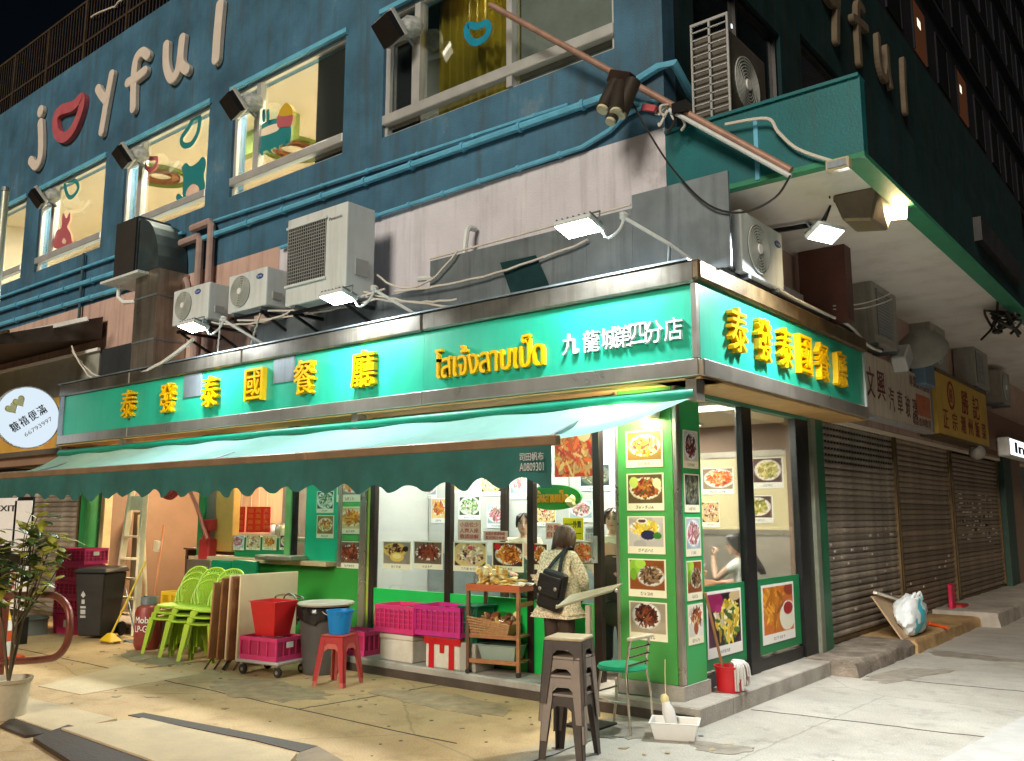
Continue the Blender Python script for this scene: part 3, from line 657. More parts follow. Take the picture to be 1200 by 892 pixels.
for u0, v0, u1, v1 in ((217, 433, 236, 467), (322, 417, 345, 450)):
    a0, a1, b0, b1 = rect_y(u0, v0, u1, v1, SY)
    MB().box(a0, a1, SY - .012, SY - .001, b0 + .04, ZT0).build("cover_plate", M['steeldull'], sg)
CH = [(143, 456, 165, 492), (188, 449, 212, 485), (238, 440, 262, 479), (291, 433, 313, 470), (346, 421, 376, 465), (415, 411, 445, 455)]
fy = face_y(SY)
def shrink(q): return q
letters(sg, "泰發泰國餐廳", fy, [(lambda q: ((q[0] + q[1]) / 2 - .19, (q[0] + q[1]) / 2 + .19, (q[2] + q[3]) / 2 - .21, (q[2] + q[3]) / 2 + .21))(rect_y(*c, SY)) for c in CH], .07, M['gold'], bold=.012)
tp, tq = on_y(513, 440, SY), on_y(640, 400, SY)
text_mb("โสเจ้งลาบเป็ด", fy, tp.x, tq.x, 3.12, 3.44, .05, .015).build("thai_lettering", M['gold'], sg)
WB = [(659, 404, 682, 428), (684, 402, 706, 426), (706, 400, 727, 424), (724, 398, 742, 420), (741, 393, 759, 415), (757, 391, 779, 413), (780, 386, 803, 410)]
for ch, c in zip("九龍城第四分店", WB):
    a0, a1, b0, b1 = rect_y(*c, SY); m0 = (a0 + a1) / 2
    text_mb(ch, fy, m0 - .088, m0 + .088, 3.185, 3.385, .035, .0).build("small_letter", M['whiteletter'], sg)
s2 = thing("side_sign", "short teal sign with raised yellow characters facing the side street", "shop sign", (SX, 2.0, ZB0))
YE = 4.28
MB().box(SX - .22, SX, .12 - .20, YE - .05, ZB1, ZT0 + .02).build("sign_panel", M['teal'], s2)
MB().box(SX - .2, SX + .03, -.078, YE, ZB0, ZB1 - .002).build("lower_trim", M['steel'], s2, bev=.008)
MB().box(SX - .2, SX + .05, -.148, YE, ZT0 + .022, ZT1).build("upper_trim", M['rust'], s2, bev=.02)
MB().box(SX - .2, SX + .025, YE - .048, YE - .002, ZB1, ZT0 + .02).build("end_trim", M['alu'], s2)
MB().box(-.3, SX, -.05, YE, ZB0 - .02, ZB0 - .003).build("sign_soffit", mat("warm_wood_soffit", (.55, .33, .12)), s2)
MB().box(-.3, SX - .01, -.05, YE, ZT1 + .002, ZT1 + .02).build("top_cover", M['steeldull'], s2)
fx = face_x(SX)
CB = [(847, 357, 873, 412), (878, 372, 902, 421), (904, 379, 927, 430), (930, 392, 947, 437), (952, 397, 967, 443), (972, 410, 990, 452)]
letters(s2, "泰發泰國餐廳", fx, [(lambda q: ((q[0] + q[1]) / 2 - .17, (q[0] + q[1]) / 2 + .17, 3.15, 3.56))(rect_x(*c, SX)) for c in CB], .06, M['gold'], bold=.018)

# zinc fascia behind the sign, its stepped top, and the dark opening sheet
fa = thing("zinc_fascia", "stepped grey zinc sheeting rising behind the long teal sign", "metal sheeting", (-3, .3, 3.9))
for a, b, t in ((-6.9, -5.6, 4.30), (-5.597, -4.2, 4.30), (-4.197, -3.42, 4.3), (-3.417, -2.3, 4.60), (-2.297, -1.25, 4.60), (-1.247, -.72, 4.63), (-.717, .28, 4.76)):
    MB().box(a, b, .30, .33, 3.88, t).build("sheet", M['steeldull'], fa)
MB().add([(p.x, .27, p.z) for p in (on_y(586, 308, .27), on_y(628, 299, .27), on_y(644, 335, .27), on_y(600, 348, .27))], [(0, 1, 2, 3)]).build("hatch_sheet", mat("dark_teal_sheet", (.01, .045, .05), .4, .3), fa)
MB().tube(catenary((-3.4, .28, 4.62), (-.72, .28, 4.66), .0), .012, 6).build("top_bead", M['cable'], fa)

# =================================================================== awning
AX0, AX1, BY, BZ = -11.0, -.53, -1.20, 2.275
aw = thing("awning", "long green canvas awning with a scalloped dark green valance", "awning", (-5.5, 0, 2.7))
MB().cyl((-11.6, -.06, 2.72), (.08, -.06, 2.72), .052, n=14).build("roller", M['tube'], aw, smooth=True)
nx, ny = 80, 12
vs = []; rg = random.Random(5)
for i in range(nx + 1):
    t = i / nx
    for j in range(ny + 1):
        s_ = j / ny
        p = Vector((-11.55 + (11.6) * t, -.09, 2.675)).lerp(Vector((AX0 + (AX1 - AX0) * t, BY + .02, BZ + .03)), s_)
        p.z -= .055 * math.sin(math.pi * s_) * (1 + .35 * math.sin(t * 21) + .2 * math.sin(t * 47 + 2)) + .012 * math.sin(t * 60 + s_ * 4)
        vs.append(p)
fs = [(i * (ny + 1) + j, i * (ny + 1) + j + 1, (i + 1) * (ny + 1) + j + 1, (i + 1) * (ny + 1) + j) for i in range(nx) for j in range(ny)]
MB().add(vs, fs).build("canvas", M['fabric'], aw, smooth=True)
MB().box(AX0, -3.6, BY - .04, BY + .04, BZ - .035, BZ + .05).build("front_bar", M['barbrown'], aw, bev=.01)
MB().box(-3.598, AX1, BY - .04, BY + .04, BZ - .035, BZ + .05).build("front_bar", M['barbrown'], aw, bev=.01)
vs = []; n = 420; rows = 7; rv = random.Random(17); ph = [rv.uniform(0, 6.28) for _ in range(8)]
for i in range(n + 1):
    x = AX0 + .01 + (AX1 - AX0 - .05) * i / n
    bot = 1.945 - (.040 + .010 * math.sin(x * 3.7)) * math.cos((x - AX1 + .11) * 2 * math.pi / .43 + .35 * math.sin(x * 1.3)) - .014 * math.sin(x * 2.1)
    if x > AX1 - .16: bot = 1.91
    for j in range(rows):
        s_ = j / (rows - 1); wv_ = .016 * math.sin(x * 5.3 + ph[0] + s_) + .012 * math.sin(x * 13 + ph[1] - 2 * s_) + .007 * math.sin(x * 31 + ph[2] + 3 * s_) + .010 * math.sin(x * 2.2 + 5 * s_ + ph[3])
        vs.append((x, BY - .035 - .012 * s_ + wv_ * s_, (BZ - .034) + (bot - BZ + .034) * s_))
MB().add(vs, [(i * rows + j, i * rows + j + 1, (i + 1) * rows + j + 1, (i + 1) * rows + j) for i in range(n) for j in range(rows - 1)]).build("valance", M['valance'], aw, smooth=True)
for x in (-10.6, -5.9, -1.0):
    MB().beam((x, -.02, 2.62), (x + .25, BY + .05, BZ - .0), .03, .03).build("arm", M['steeldull'], aw)
for x in (-9.5, -4.2, .06):
    MB().box(x - .05, x + .05, -.10, .05, 2.66, 2.85).build("bracket", M['steel'], aw)
vf = face_y(BY - .072)
a0, a1, b0, b1 = rect_y(612, 537, 640, 545, BY - .04)
text_mb("司田帆布", vf, a0, a1, 2.125, 2.19, .003, .02).build("printed_mark", mat("faded_white_print", (.45, .45, .45), .7, bump=0), aw)
text_mb("A0809301", vf, a0, a1, 2.045, 2.11, .003, .01).build("printed_mark", mat("faded_white_print", (.5, .5, .5)), aw)

# =================================================================== posters
def hexc(h): return tuple(((int(h[i:i + 2], 16) / 255) ** 2.2) for i in (0, 2, 4))
def paint_dish(seed, bgc, plate, pal, shape=(.5, .5, .36, .3), n=120, elong=2.0, extra=None, sauce=None, W=64, H=50, cap=.2, rim=True, border=.05, capmarks=True, bordercol='EFE6C8'):
    rs = np.random.RandomState(seed); img = np.zeros((H, W, 3)); img[:] = hexc(bordercol)
    bx = max(1, int(W * border)); y0 = int(H * cap); y1 = H - max(1, int(H * border))
    yy, xx = np.mgrid[0:H, 0:W]; u = (xx - bx) / (W - 2 * bx); v = (yy - y0) / (y1 - y0)
    ins = (xx >= bx) & (xx < W - bx) & (yy >= y0) & (yy < y1)
    def put(mask, c): img[mask & ins] = c
    base = np.array(hexc(bgc)); put(ins, base)
    for _ in range(14):
        cx, cy, r = rs.rand(), rs.rand(), .08 + .25 * rs.rand()
        put(((u - cx) ** 2 + ((v - cy) * 1.2) ** 2 < r * r), base * rs.uniform(.75, 1.2))
    cx, cy, rx, ry = shape
    if plate:
        e = ((u - cx) / (rx * 1.3)) ** 2 + ((v - cy) / (ry * 1.3)) ** 2
        put(e < 1, np.array(hexc(plate)))
        if rim: put((e < 1) & (e > .84), np.array(hexc(plate)) * .72); put(e < .60, np.array(hexc(plate)) * .85)
    if sauce: put(((u - cx) / rx) ** 2 + ((v - cy) / ry) ** 2 < 1, np.array(hexc(sauce)))
    P = [np.array(hexc(c)) for c in pal]
    for i in range(n):
        a = rs.rand() * 6.283; q = math.sqrt(rs.rand()); px = cx + rx * q * math.cos(a) * .95; py = cy + ry * q * math.sin(a) * .95
        th = rs.rand() * 3.14; l = rs.uniform(.025, .07) * elong; b = rs.uniform(.02, .045)
        du, dv = u - px, (v - py) * .8; s1 = du * math.cos(th) + dv * math.sin(th); s2_ = -du * math.sin(th) + dv * math.cos(th)
        put((s1 / l) ** 2 + (s2_ / b) ** 2 < 1, P[rs.randint(len(P))] * rs.uniform(.55, 1.25))
    for ex in extra or []:
        px, py, ax, ay, c = ex; put(((u - px) / ax) ** 2 + ((v - py) / ay) ** 2 < 1, np.array(hexc(c)) * rs.uniform(.9, 1.1))
    if capmarks and cap > .1:
        k = rs.randint(4, 7); x = W * .5 - k * 2.6
        for i in range(k):
            for a in range(4):
                for b in range(4):
                    if rs.rand() < .6:
                        yi, xi = int(y0 * .32) + b, int(x + i * 5.2) + a
                        if 0 <= yi < y0 - 1 and 0 <= xi < W: img[yi, xi] = img[yi, xi] * .35
    return np.clip(img, .004, .95)
_canv = {}
def print_panel(name, img, place, a0, a1, b0, b1, t, parent, key=None):
    H, W, _ = img.shape; vs = []
    for j in range(H):
        for i in range(W): vs.append(place(a0 + (a1 - a0) * i / (W - 1), b0 + (b1 - b0) * j / (H - 1), t))
    fs = [(j * W + i, j * W + i + 1, (j + 1) * W + i + 1, (j + 1) * W + i) for j in range(H - 1) for i in range(W - 1)]
    o = MB().add(vs, fs).build(name, print_mat(), parent)
    ca = o.data.color_attributes.new("Ink", 'FLOAT_COLOR', 'POINT')
    ca.data.foreach_set("color", np.concatenate([img.reshape(-1, 3), np.ones((H * W, 1))], 1).astype(np.float32).ravel())
    return o
def poster(label, place, q, style, group, seed, border=M['paper'], **kw):
    a0, a1, b0, b1 = q
    t = thing("food_poster", label, "food poster", place((a0 + a1) / 2, b0, 0), group)
    MB().prism([(a0, b0), (a1, b0), (a1, b1), (a0, b1)], place, .001, .004).build("paper", border, t)
    st = dict(STY[style]); st.update(kw)
    bgc = st.pop('bg'); pl = st.pop('plate'); pal = st.pop('pal')
    print_panel("print", paint_dish(seed, bgc, pl, pal, **st), place, a0, a1, b0, b1, .0055, t)
    return t
STY = dict(
 salad=dict(bg='8A6A2E', plate='E8DCC0', pal=['D9902A', 'E8C15A', 'B5482A', '7FA23A', 'F0E2B0', 'C23A4A'], n=150),
 larb=dict(bg='5A4428', plate='E9DFC8', pal=['8A4A22', 'B5662E', '6A2E18', '9A2A1E', '3E6A22', 'C98A4A'], n=170, extra=[(.16, .72, .13, .2, 'B9C860'), (.84, .68, .12, .17, 'D8DCA8')]),
 mango=dict(bg='B9AFA8', plate='EDE8E0', pal=['E8C030', 'D9A820', 'F0D860'], n=46, elong=3, shape=(.45, .62, .36, .2), extra=[(.55, .38, .21, .17, '2A2A48'), (.38, .86, .16, .1, 'E8E4E0'), (.38, .86, .11, .06, '5A3A30'), (.82, .36, .12, .12, '3A7A2E')]),
 greensalad=dict(bg='8A4A22', plate='D8D4CC', pal=['6A4A34', '8A6A4A', '3E2A1E', 'A08060'], n=130, shape=(.6, .45, .3, .26), extra=[(.14, .75, .18, .26, '8AB83A'), (.3, .86, .16, .16, 'A0C848'), (.1, .5, .1, .2, '6A9A2A')]),
 darkmeat=dict(bg='A89880', plate='E8E4DC', pal=['4A2018', '6A3020', '2E1410', '8A4A30'], n=120, shape=(.44, .55, .32, .34)),
 sausage=dict(bg='6A5A4A', plate='E8E0D0', pal=['6A2818', '8A3A20', '4A1810', '9A5030'], n=70, elong=4, shape=(.5, .5, .36, .28)),
 fried=dict(bg='D8B878', plate='E8E0C8', pal=['C8661E', 'D98A2E', 'A04A16', 'E8A848'], n=110, elong=2.4, shape=(.5, .5, .38, .32)),
 chicken=dict(bg='3A2418', plate='F0E8D8', pal=['B5521A', 'D07828', '8A3A10', 'E09A40'], n=80, elong=3.4, shape=(.52, .48, .36, .34), extra=[(.14, .82, .12, .15, 'C8201A')]),
 tart=dict(bg='4A2A1A', plate='D8B878', pal=['E8CFA8', 'D8A878', 'F0E0C8', '3A1210', 'C89060', 'E8B8A0'], n=130, elong=1.2, shape=(.5, .5, .44, .46), rim=False, extra=[(.5, .78, .08, .09, 'D84858')]),
 balls=dict(bg='8A7A6A', plate='D8B060', pal=['4A1A18', '6A2A22', '2A100E', 'C89858'], n=60, elong=1.3, shape=(.42, .62, .36, .26), extra=[(.82, .68, .11, .13, '2A1614'), (.5, .3, .26, .22, 'E0B050'), (.5, .34, .16, .12, 'F0D890')]),
 noodle=dict(bg='8A7860', plate='F0ECE4', pal=['D9622A', 'E8823A', 'C84A1E', 'F0A868', 'E8C8A0'], n=190, elong=2.2, shape=(.55, .5, .4, .36)),
 soup=dict(bg='5A3A34', plate='F0E4DC', pal=['D8C878', 'E8DCA0', '8A8A3A', 'B0A050'], n=110, sauce='D8C088', shape=(.5, .5, .36, .34)),
 greens=dict(bg='3A4A2A', plate='DCE4DC', pal=['3A6A2A', '6A9A4A', 'E0E4D0', 'B8C8A0', '204A1A', 'D8C8C0'], n=150, shape=(.5, .5, .42, .4)),
 pinkmeat=dict(bg='9AB0B8', plate='E8ECEC', pal=['D88A98', 'C86A80', 'E8B0B0', 'F0D0D0', 'A04A60', '7A8A5A'], n=140, shape=(.5, .5, .4, .36)),
 crab=dict(bg='C83A1E', plate=None, pal=['E86A2A', 'D8401E', 'E88A48', 'F0B878', 'C82A1A', 'E8A848', 'D85A20'], n=260, elong=2.6, shape=(.5, .5, .52, .5), cap=.0, border=0., extra=[(.74, .82, .17, .15, 'F0E0B0')]),
 curry=dict(bg='4A1A3A', plate='1E1614', pal=['E8C840', 'F0DC78', 'D8B030', 'E8D8C0', '4A6A2A'], n=150, shape=(.58, .45, .38, .40), cap=.17, extra=[(.2, .84, .26, .18, '8A1A50'), (.3, .70, .1, .08, 'B03070'), (.85, .92, .2, .1, 'C8B080')]),
 spring=dict(bg='C86A28', plate=None, pal=['D9902A', 'C87818', 'E8A838', 'B8660E'], n=54, elong=5.5, shape=(.34, .62, .3, .36), cap=.17, extra=[(.78, .3, .26, .3, 'E0DCC8'), (.82, .48, .20, .17, 'E8E0D8'), (.82, .48, .16, .14, '9A0E14'), (.9, .9, .2, .14, '8A3418')]),
 wings=dict(bg='E0DCD0', plate=None, pal=['8A3A18', 'A8541E', '4A1A0E', 'E8C8A0', 'C87830'], n=60, elong=3.4, shape=(.5, .6, .36, .24), extra=[(.5, .24, .16, .2, '9A4A22')]),
 fish=dict(bg='C8C0B8', plate='E8E4E0', pal=['5A1A1A', '7A2A2A', '3A1210', '9A4A3A'], n=90, elong=1.6, shape=(.5, .5, .4, .4)),
 prawn=dict(bg='303A34', plate='606A60', pal=['8A8A6A', '5A5A4A', '3A3A34', 'A0A080'], n=110, elong=2.6, shape=(.5, .5, .4, .4)),
)
GP = "food posters on the shopfront"
pa = face_y(.155); pb = face_x(-.226)
def pl(u0, v0, u1, v1, y=.155): return rect_y(u0, v0, u1, v1, y)
P5 = ["salad", "larb", "mango", "greensalad", "darkmeat"]
LBL = ["bright orange salad poster, topmost on the front of the green pillar", "minced meat and herbs poster, second from the top on the pillar front", "yellow mango and dark rice poster at the middle of the pillar front", "meat with lettuce poster, fourth down on the pillar front", "dark braised meat poster, lowest on the pillar front above the green chair"]
for i, s in enumerate(P5):
    v = 506 + i * 50.3
    pc = on_y(755 + i * 1.2, 526 + i * 50.5, .155); wv, hv = .190, .165
    poster(LBL[i], pa, (pc.x - wv, pc.x + wv, pc.z - hv, pc.z + hv), s, GP, 20 + i)
LB2 = ["dark red meat poster, topmost on the side of the pillar", "grey prawn poster, second from the top on the pillar side", "pink and green salad poster, middle of the pillar side", "white noodle salad poster, fourth down on the pillar side", "sliced grilled pork poster, lowest on the pillar side"]
for i, s in enumerate(["fish", "prawn", "pinkmeat", "greensalad", "wings"]):
    pc = on_x(810.5 + i * 1.3, 527 + i * 51, -.226); poster(LB2[i], pb, (.262, .54, pc.z - .17, pc.z + .17), s, GP, 40 + i)
pw = face_y(YG - .001)
for (q, s, lab, sd) in (((396, 545, 426, 588), "noodle", "red soup bowl poster half hidden under the valance on the green strip", 50),
                        ((397, 594, 427, 626), "fried", "fried wrapped parcels poster in the middle of the narrow green strip", 51),
                        ((396, 634, 426, 667), "sausage", "grilled sausages poster lowest on the narrow green strip", 52)):
    poster(lab, pw, pl(*q, YG), s, GP, sd)
pe = face_y(YG - .001)
poster("pale noodle poster on the emerald panel, upper one", pe, pl(372, 576, 391, 601, YG), "greens", GP, 53)
poster("orange seafood poster on the emerald panel, lower one", pe, pl(372, 604, 391, 631, YG), "salad", GP, 54)
pg = face_y(YG - .001)
for (q, s, lab, sd) in (((449, 634, 482, 668), "balls", "golden dumpling platter poster left of the sausage poster in the window", 60),
                        ((485, 634, 519, 668), "sausage", "grilled sausages poster in the window beside the platter poster", 61),
                        ((532, 635, 571, 671), "tart", "round flaky dish poster in the window under the red notices", 62),
                        ((577, 635, 614, 671), "chicken", "fried chicken wings poster in the window above the snack trolley", 63),
                        ((624, 637, 642, 668), "chicken", "small chicken poster in the door behind the customer's left shoulder", 64),
                        ((668, 634, 697, 668), "noodle", "red prawn poster in the door to the right of the customer's head", 65)):
    poster(lab, pg, pl(*q, YG), s, GP, sd)
pi = face_y(1.549)
for (q, s, lab, sd) in (((490, 562, 512, 584), "pinkmeat", "pale poster high on the grey wall just under the valance", 70), ((475, 594, 500, 619), "greens", "leafy dish poster inside above the dumpling platter poster", 71),
                        ((506, 584, 523, 613), "fried", "roast bird poster inside just left of the brown window post", 72), ((532, 557, 548, 578), "fried", "small golden poster inside under the valance right of the post", 73),
                        ((564, 556, 588, 581), "tart", "peach coloured poster inside under the valance near the cook", 74), ((538, 582, 563, 609), "greens", "green vegetable poster inside above the red square notice", 75),
                        ((571, 592, 593, 619), "pinkmeat", "meat salad poster inside above the narrow red notice", 76), ((627, 593, 652, 617), "tart", "pale cold cut poster inside under the oval green sign", 78),
                        ((667, 586, 695, 612), "pinkmeat", "pink sausage poster inside above the yellow note", 79), ((598, 548, 618, 585), "pinkmeat", "raw pink meat poster inside above the cook", 80)):
    poster(lab, pi, pl(*q, 1.55), s, "posters on the inner wall", sd, border=M['whitepaper'], bordercol='E4E6E6')
poster("big crab and lobster poster hanging in the door beside the valance", face_y(YG - .004), (lambda q: (q[0], q[1], q[2], q[3]))(pl(650, 500, 698, 558, YG)), "crab", GP, 81)
poster("lemon grass drink poster seen in the gap of the open door", pi, pl(679, 545, 716, 575, 1.55), "prawn", "posters on the inner wall", 82, border=M['whitepaper'], bordercol='D8E4E8')
pin = face_y(3.999)
for (q, s, lab, sd) in (((822, 549, 861, 579), "noodle", "orange fried rice poster on the ivory wall behind the glass", 90), ((881, 537, 919, 572), "soup", "clear soup bowl poster on the ivory wall, upper right", 91),
                        ((868, 581, 907, 613), "soup", "cream soup poster on the ivory wall behind the black door post", 92), ((822, 588, 844, 618), "tart", "herbed fish poster on the ivory wall at the lower left", 93)):
    poster(lab, pin, pl(*q, 4.0), s, "posters on the ivory wall", sd, border=M['whitepaper'], bordercol='F0EEE6')
pgx = face_x(XG + .0165)
poster("large yellow curry on black plate poster behind the mop handle", pgx, (.80, 1.54, .40, 1.00), "curry", GP, 95, border=M['whitepaper'], W=90, H=80, bordercol='EEEAE2')
poster("large spring rolls with red dip poster on the side door", pgx, (2.03, 2.88, .39, .985), "spring", GP, 96, border=M['whitepaper'], W=90, H=80, bordercol='EEEAE2')
for i, u in enumerate((269, 288, 307, 327)):
    poster("small dish card in the green strip under the serving hatch, %s from the left" % ["first", "second", "third", "fourth"][i], face_y(YG + .019), pl(u, 627, u + 15.5, 645, YG), ["pinkmeat", "tart", "fried", "soup"][i], "dish cards under the serving hatch", 100 + i, cap=.18, W=40, H=40)

# notices
def notice(name, label, place, q, lines, col, paper, bold=.02, rot=0):
    a0, a1, b0, b1 = q; t = thing(name, label, "notice", place((a0 + a1) / 2, b0, 0))
    MB().prism([(a0, b0), (a1, b0), (a1, b1), (a0, b1)], place, .001, .004).build("paper", paper, t)
    n = len(lines); h = (b1 - b0) / (n + .4)
    for i, s in enumerate(lines):
        y1 = b1 - h * .3 - i * h
        text_mb(s, lambda a, b, tt: place(a, b, .004 + tt), a0 + (a1 - a0) * .1, a1 - (a1 - a0) * .1, y1 - h * .78, y1, .002, bold).build("line_of_text", col, t)
    return t
notice("red_notice", "square pink notice with three lines of red characters in the window", pg, pl(537, 610, 564, 634, YG), ["小店位少", "人齊入座", "敬請諒解"], M['redink'], mat("pale_pink_paper", (.82, .58, .44), .6, bump=0))
notice("red_notice", "narrow pink notice with two lines of red print in the window", pg, pl(567, 622, 595, 634, YG), ["如需外賣請致電", "歡迎預訂多謝"], M['redink'], mat("pale_pink_paper", (.8, .5, .4)))
notice("yellow_note", "bright yellow note with handwriting stuck on the door glass", pg, pl(660, 607, 684, 633, YG), ["一一外賣", "自取一"], M['ink'], mat("bright_yellow_paper", (.85, .72, .0), .5, bump=0), .03)
notice("red_notice", "small pink slip with red characters left of the yellow note", pg, pl(640, 613, 658, 632, YG), ["外賣", "自取"], M['redink'], mat("pale_pink_paper", (.8, .5, .4)))
notice("white_notice", "white printed sheet at the right edge of the door glass", pg, pl(686, 617, 698, 634, YG), ["營業時間", "11-22"], mat("grey_ink", (.3, .3, .34), bump=0), M['whitepaper'])
notice("white_notice", "blank looking white sheet inside under the valance", pi, pl(475, 560, 489, 584, 1.55), ["通告"], mat("grey_ink", (.3, .3, .34)), M['whitepaper'])
ov = thing("oval_sign", "green oval sign with orange Thai lettering hanging inside the door", "hanging sign", on_y(653, 583, .9))
c = on_y(650, 583, .9); pov = face_y(.9)
MB().prism([(c.x + .36 * math.cos(k * math.pi / 16), c.z + .135 * math.sin(k * math.pi / 16)) for k in range(32)], pov, 0, .03).build("board", mat("leaf_green_plastic", (.03, .30, .03), .35, bump=0), ov)
text_mb("โสเจ้งลาบเป็ด", lambda a, b, t: pov(a, b, .03 + t), c.x - .33, c.x + .20, c.z - .055, c.z + .075, .02, .02).build("thai_lettering", mat("orange_lettering", (.85, .38, .02), .4, bump=0), ov)
MB().blob((c.x + .25, .86, c.z - .05), .06, 4, .25).build("flower", mat("pale_yellow_petals", (.8, .72, .3), .6), ov)
for dx in (-.2, .2): MB().tube([(c.x + dx, .885, c.z + .11), (c.x + dx, .885, 2.85)], .004, 5).build("hanging_wire", M['blackcable'], ov)
# red couplets in the hatch
for i, u in enumerate((278, 289.5, 298.5, 307.5)):
    a0, a1, b0, b1 = rect_y(u, 594, u + 8.6 if i < 3 else u + 9, 624, .9)
    t = thing("red_banner", "red paper banner hanging in the serving hatch, %s from the left" % ["first", "second", "third", "fourth"][i], "banner", ((a0 + a1) / 2, .9, b0), "red paper banners in the hatch")
    MB().box(a0, a1 - .01, .9, .905, b0, b1).build("paper", mat("scarlet_paper", (.62, .006, .012), .5, var=.06, bump=0), t)
    for k in range(4):
        hh = (b1 - b0) / 4.4; text_mb("招財進寶福祿壽喜萬事勝意大吉大利"[i * 4 + k], face_y(.9), a0 + .03, a1 - .04, b1 - hh * (k + 1), b1 - hh * (k + .25), .002, .0).build("character", mat("gold_ink", (.55, .22, .02), .4, bump=0), t)
    MB().tube([((a0 + a1) / 2, .902, b1), ((a0 + a1) / 2, .902, 2.44)], .003, 5).build("thread", M['cable'], t)

# =================================================================== "joyful" lettering on the upper walls
jy = YA - .05
def stroke_letter(root, name, strokes, r, m, plane, yv, closed=False):
    mb = MB(); i0 = 0 if plane is on_y else 1
    pl_f = (lambda a, b, q: (a, yv - q, b)) if plane is on_y else (lambda a, b, q: (yv + q, a, b))
    for k, pts in enumerate(strokes):
        P = spline([plane(u, v, yv) for u, v in pts], 6, closed) if len(pts) > 2 else [plane(u, v, yv) for u, v in pts]
        rb = ribbon([(p[i0], p.z) for p in P], r, closed, pl_f, -.04, .05 + .003 * k); mb.add(rb.v, rb.f)
    return mb.build(name, m, root, bev=.012)
lj = mat("beige_sign_letter", (.62, .56, .50), .6, var=.08)
js = thing("wall_lettering", "large beige letters reading joyful with a red lip shaped o across the blue wall", "wall lettering", (-12, jy, 9))
stroke_letter(js, "letter", [[(49.5, 131), (49.6, 131.5)]], .13, lj, on_y, jy)
stroke_letter(js, "letter", [[(49.3, 145), (50, 165), (49, 186), (44, 195), (38, 189)]], .105, lj, on_y, jy)
stroke_letter(js, "letter", [[(98, 116), (97, 130), (88, 152), (77, 162), (68.5, 156), (67.5, 139), (74, 130), (88, 125)]], .11, mat("dusty_red_letter", (.42, .09, .11), .6), on_y, jy, True)
stroke_letter(js, "letter", [[(133, 88), (127, 120), (121, 155)], [(117, 105), (121, 112), (126, 118)]], .095, lj, on_y, jy)
stroke_letter(js, "letter", [[(175, 66), (169, 62), (162, 70), (159, 90), (158, 128)], [(152, 98), (162, 92), (172, 84)]], .095, lj, on_y, jy)
stroke_letter(js, "letter", [[(197, 54), (197, 78), (203, 93), (211, 82), (216, 46)], [(216, 46), (214, 74), (221, 83)]], .095, lj, on_y, jy)
stroke_letter(js, "letter", [[(260, 7), (257, 40), (255, 70)]], .105, lj, on_y, jy)
jx = XB + .05
ld = mat("shaded_beige_sign_letter", (.13, .105, .075), .8, spec=.1)  # darker copy of the beige letters, side street shade put into the colour
jb = thing("wall_lettering", "shade-darkened beige letters y f u l running along the dark side wall", "wall lettering", (jx, 8, 9))
stroke_letter(jb, "letter", [[(980, -2), (979, 20), (979, 48)], [(966, -6), (972, 2), (978, 6)]], .078, ld, on_x, jx)
stroke_letter(jb, "letter", [[(1009, 12), (1004, 6), (1003, 22), (1006, 74)], [(998, 22), (1004, 26), (1013, 34)]], .078, ld, on_x, jx)
stroke_letter(jb, "letter", [[(1027, 44), (1029, 74), (1035, 93), (1038, 82), (1037, 58)], [(1037, 58), (1039, 84), (1042, 101)]], .078, ld, on_x, jx)
stroke_letter(jb, "letter", [[(1057, 72), (1058, 100), (1060, 131)]], .078, ld, on_x, jx)
# coloured window stickers
dy = YA + .072
def sticker(label, shapes, name="window_sticker"):
    t = thing(name, label, "window sticker", on_y(*shapes[0][1][0], dy), "stickers on the upper windows")
    for i, (nm, px, m) in enumerate(shapes):
        pts = [on_y(u, v, dy) for u, v in px]; sp = spline(pts, 4, True)
        k = .004 * i
        MB().prism([(p.x, p.z) for p in sp], face_y(dy), .001 + k, .004 + k).build(nm, m, t)
    return t
def ring_sticker(label, px, r, m):
    t = thing("window_sticker", label, "window sticker", on_y(*px[0], dy), "stickers on the upper windows")
    ribbon([(p.x, p.z) for p in spline([on_y(u, v, dy) for u, v in px], 6, True)], r, True, face_y(dy), .001, .005).build("outline", m, t); return t
T_, RD_ = mat("teal_sticker", (.015, .20, .22), .5, bump=0, var=.03), mat("dusty_pink_sticker", (.42, .10, .12), .5, bump=0, var=.03)
YL_ = mat("ochre_sticker", (.55, .36, .02), .5, bump=0, var=.03)
sticker("pink long eared creature sticker in the second upper window", [("body", [(64, 291), (66, 272), (72, 267), (73, 255), (75, 250), (78, 256), (82, 249), (82, 258), (79, 266), (83, 274), (85, 285), (88, 282), (88, 284), (84, 288)], RD_), ("spot", [(73, 284), (75, 279), (78, 283), (76, 286)], mat("pale_sticker", (.7, .5, .4), bump=0))])
sticker("teal bear head sticker in the third upper window", [("body", [(215, 232), (215, 205), (213, 197), (218, 191), (224, 195), (232, 190), (237, 184), (241, 187), (241, 196), (239, 205), (240, 222), (230, 229)], T_), ("paw", [(207, 233), (208, 228), (211, 228), (215, 232), (210, 236)], T_), ("muzzle", [(219, 230), (221, 221), (227, 216), (233, 219), (233, 226)], mat("pale_sticker", (.8, .6, .45)))])
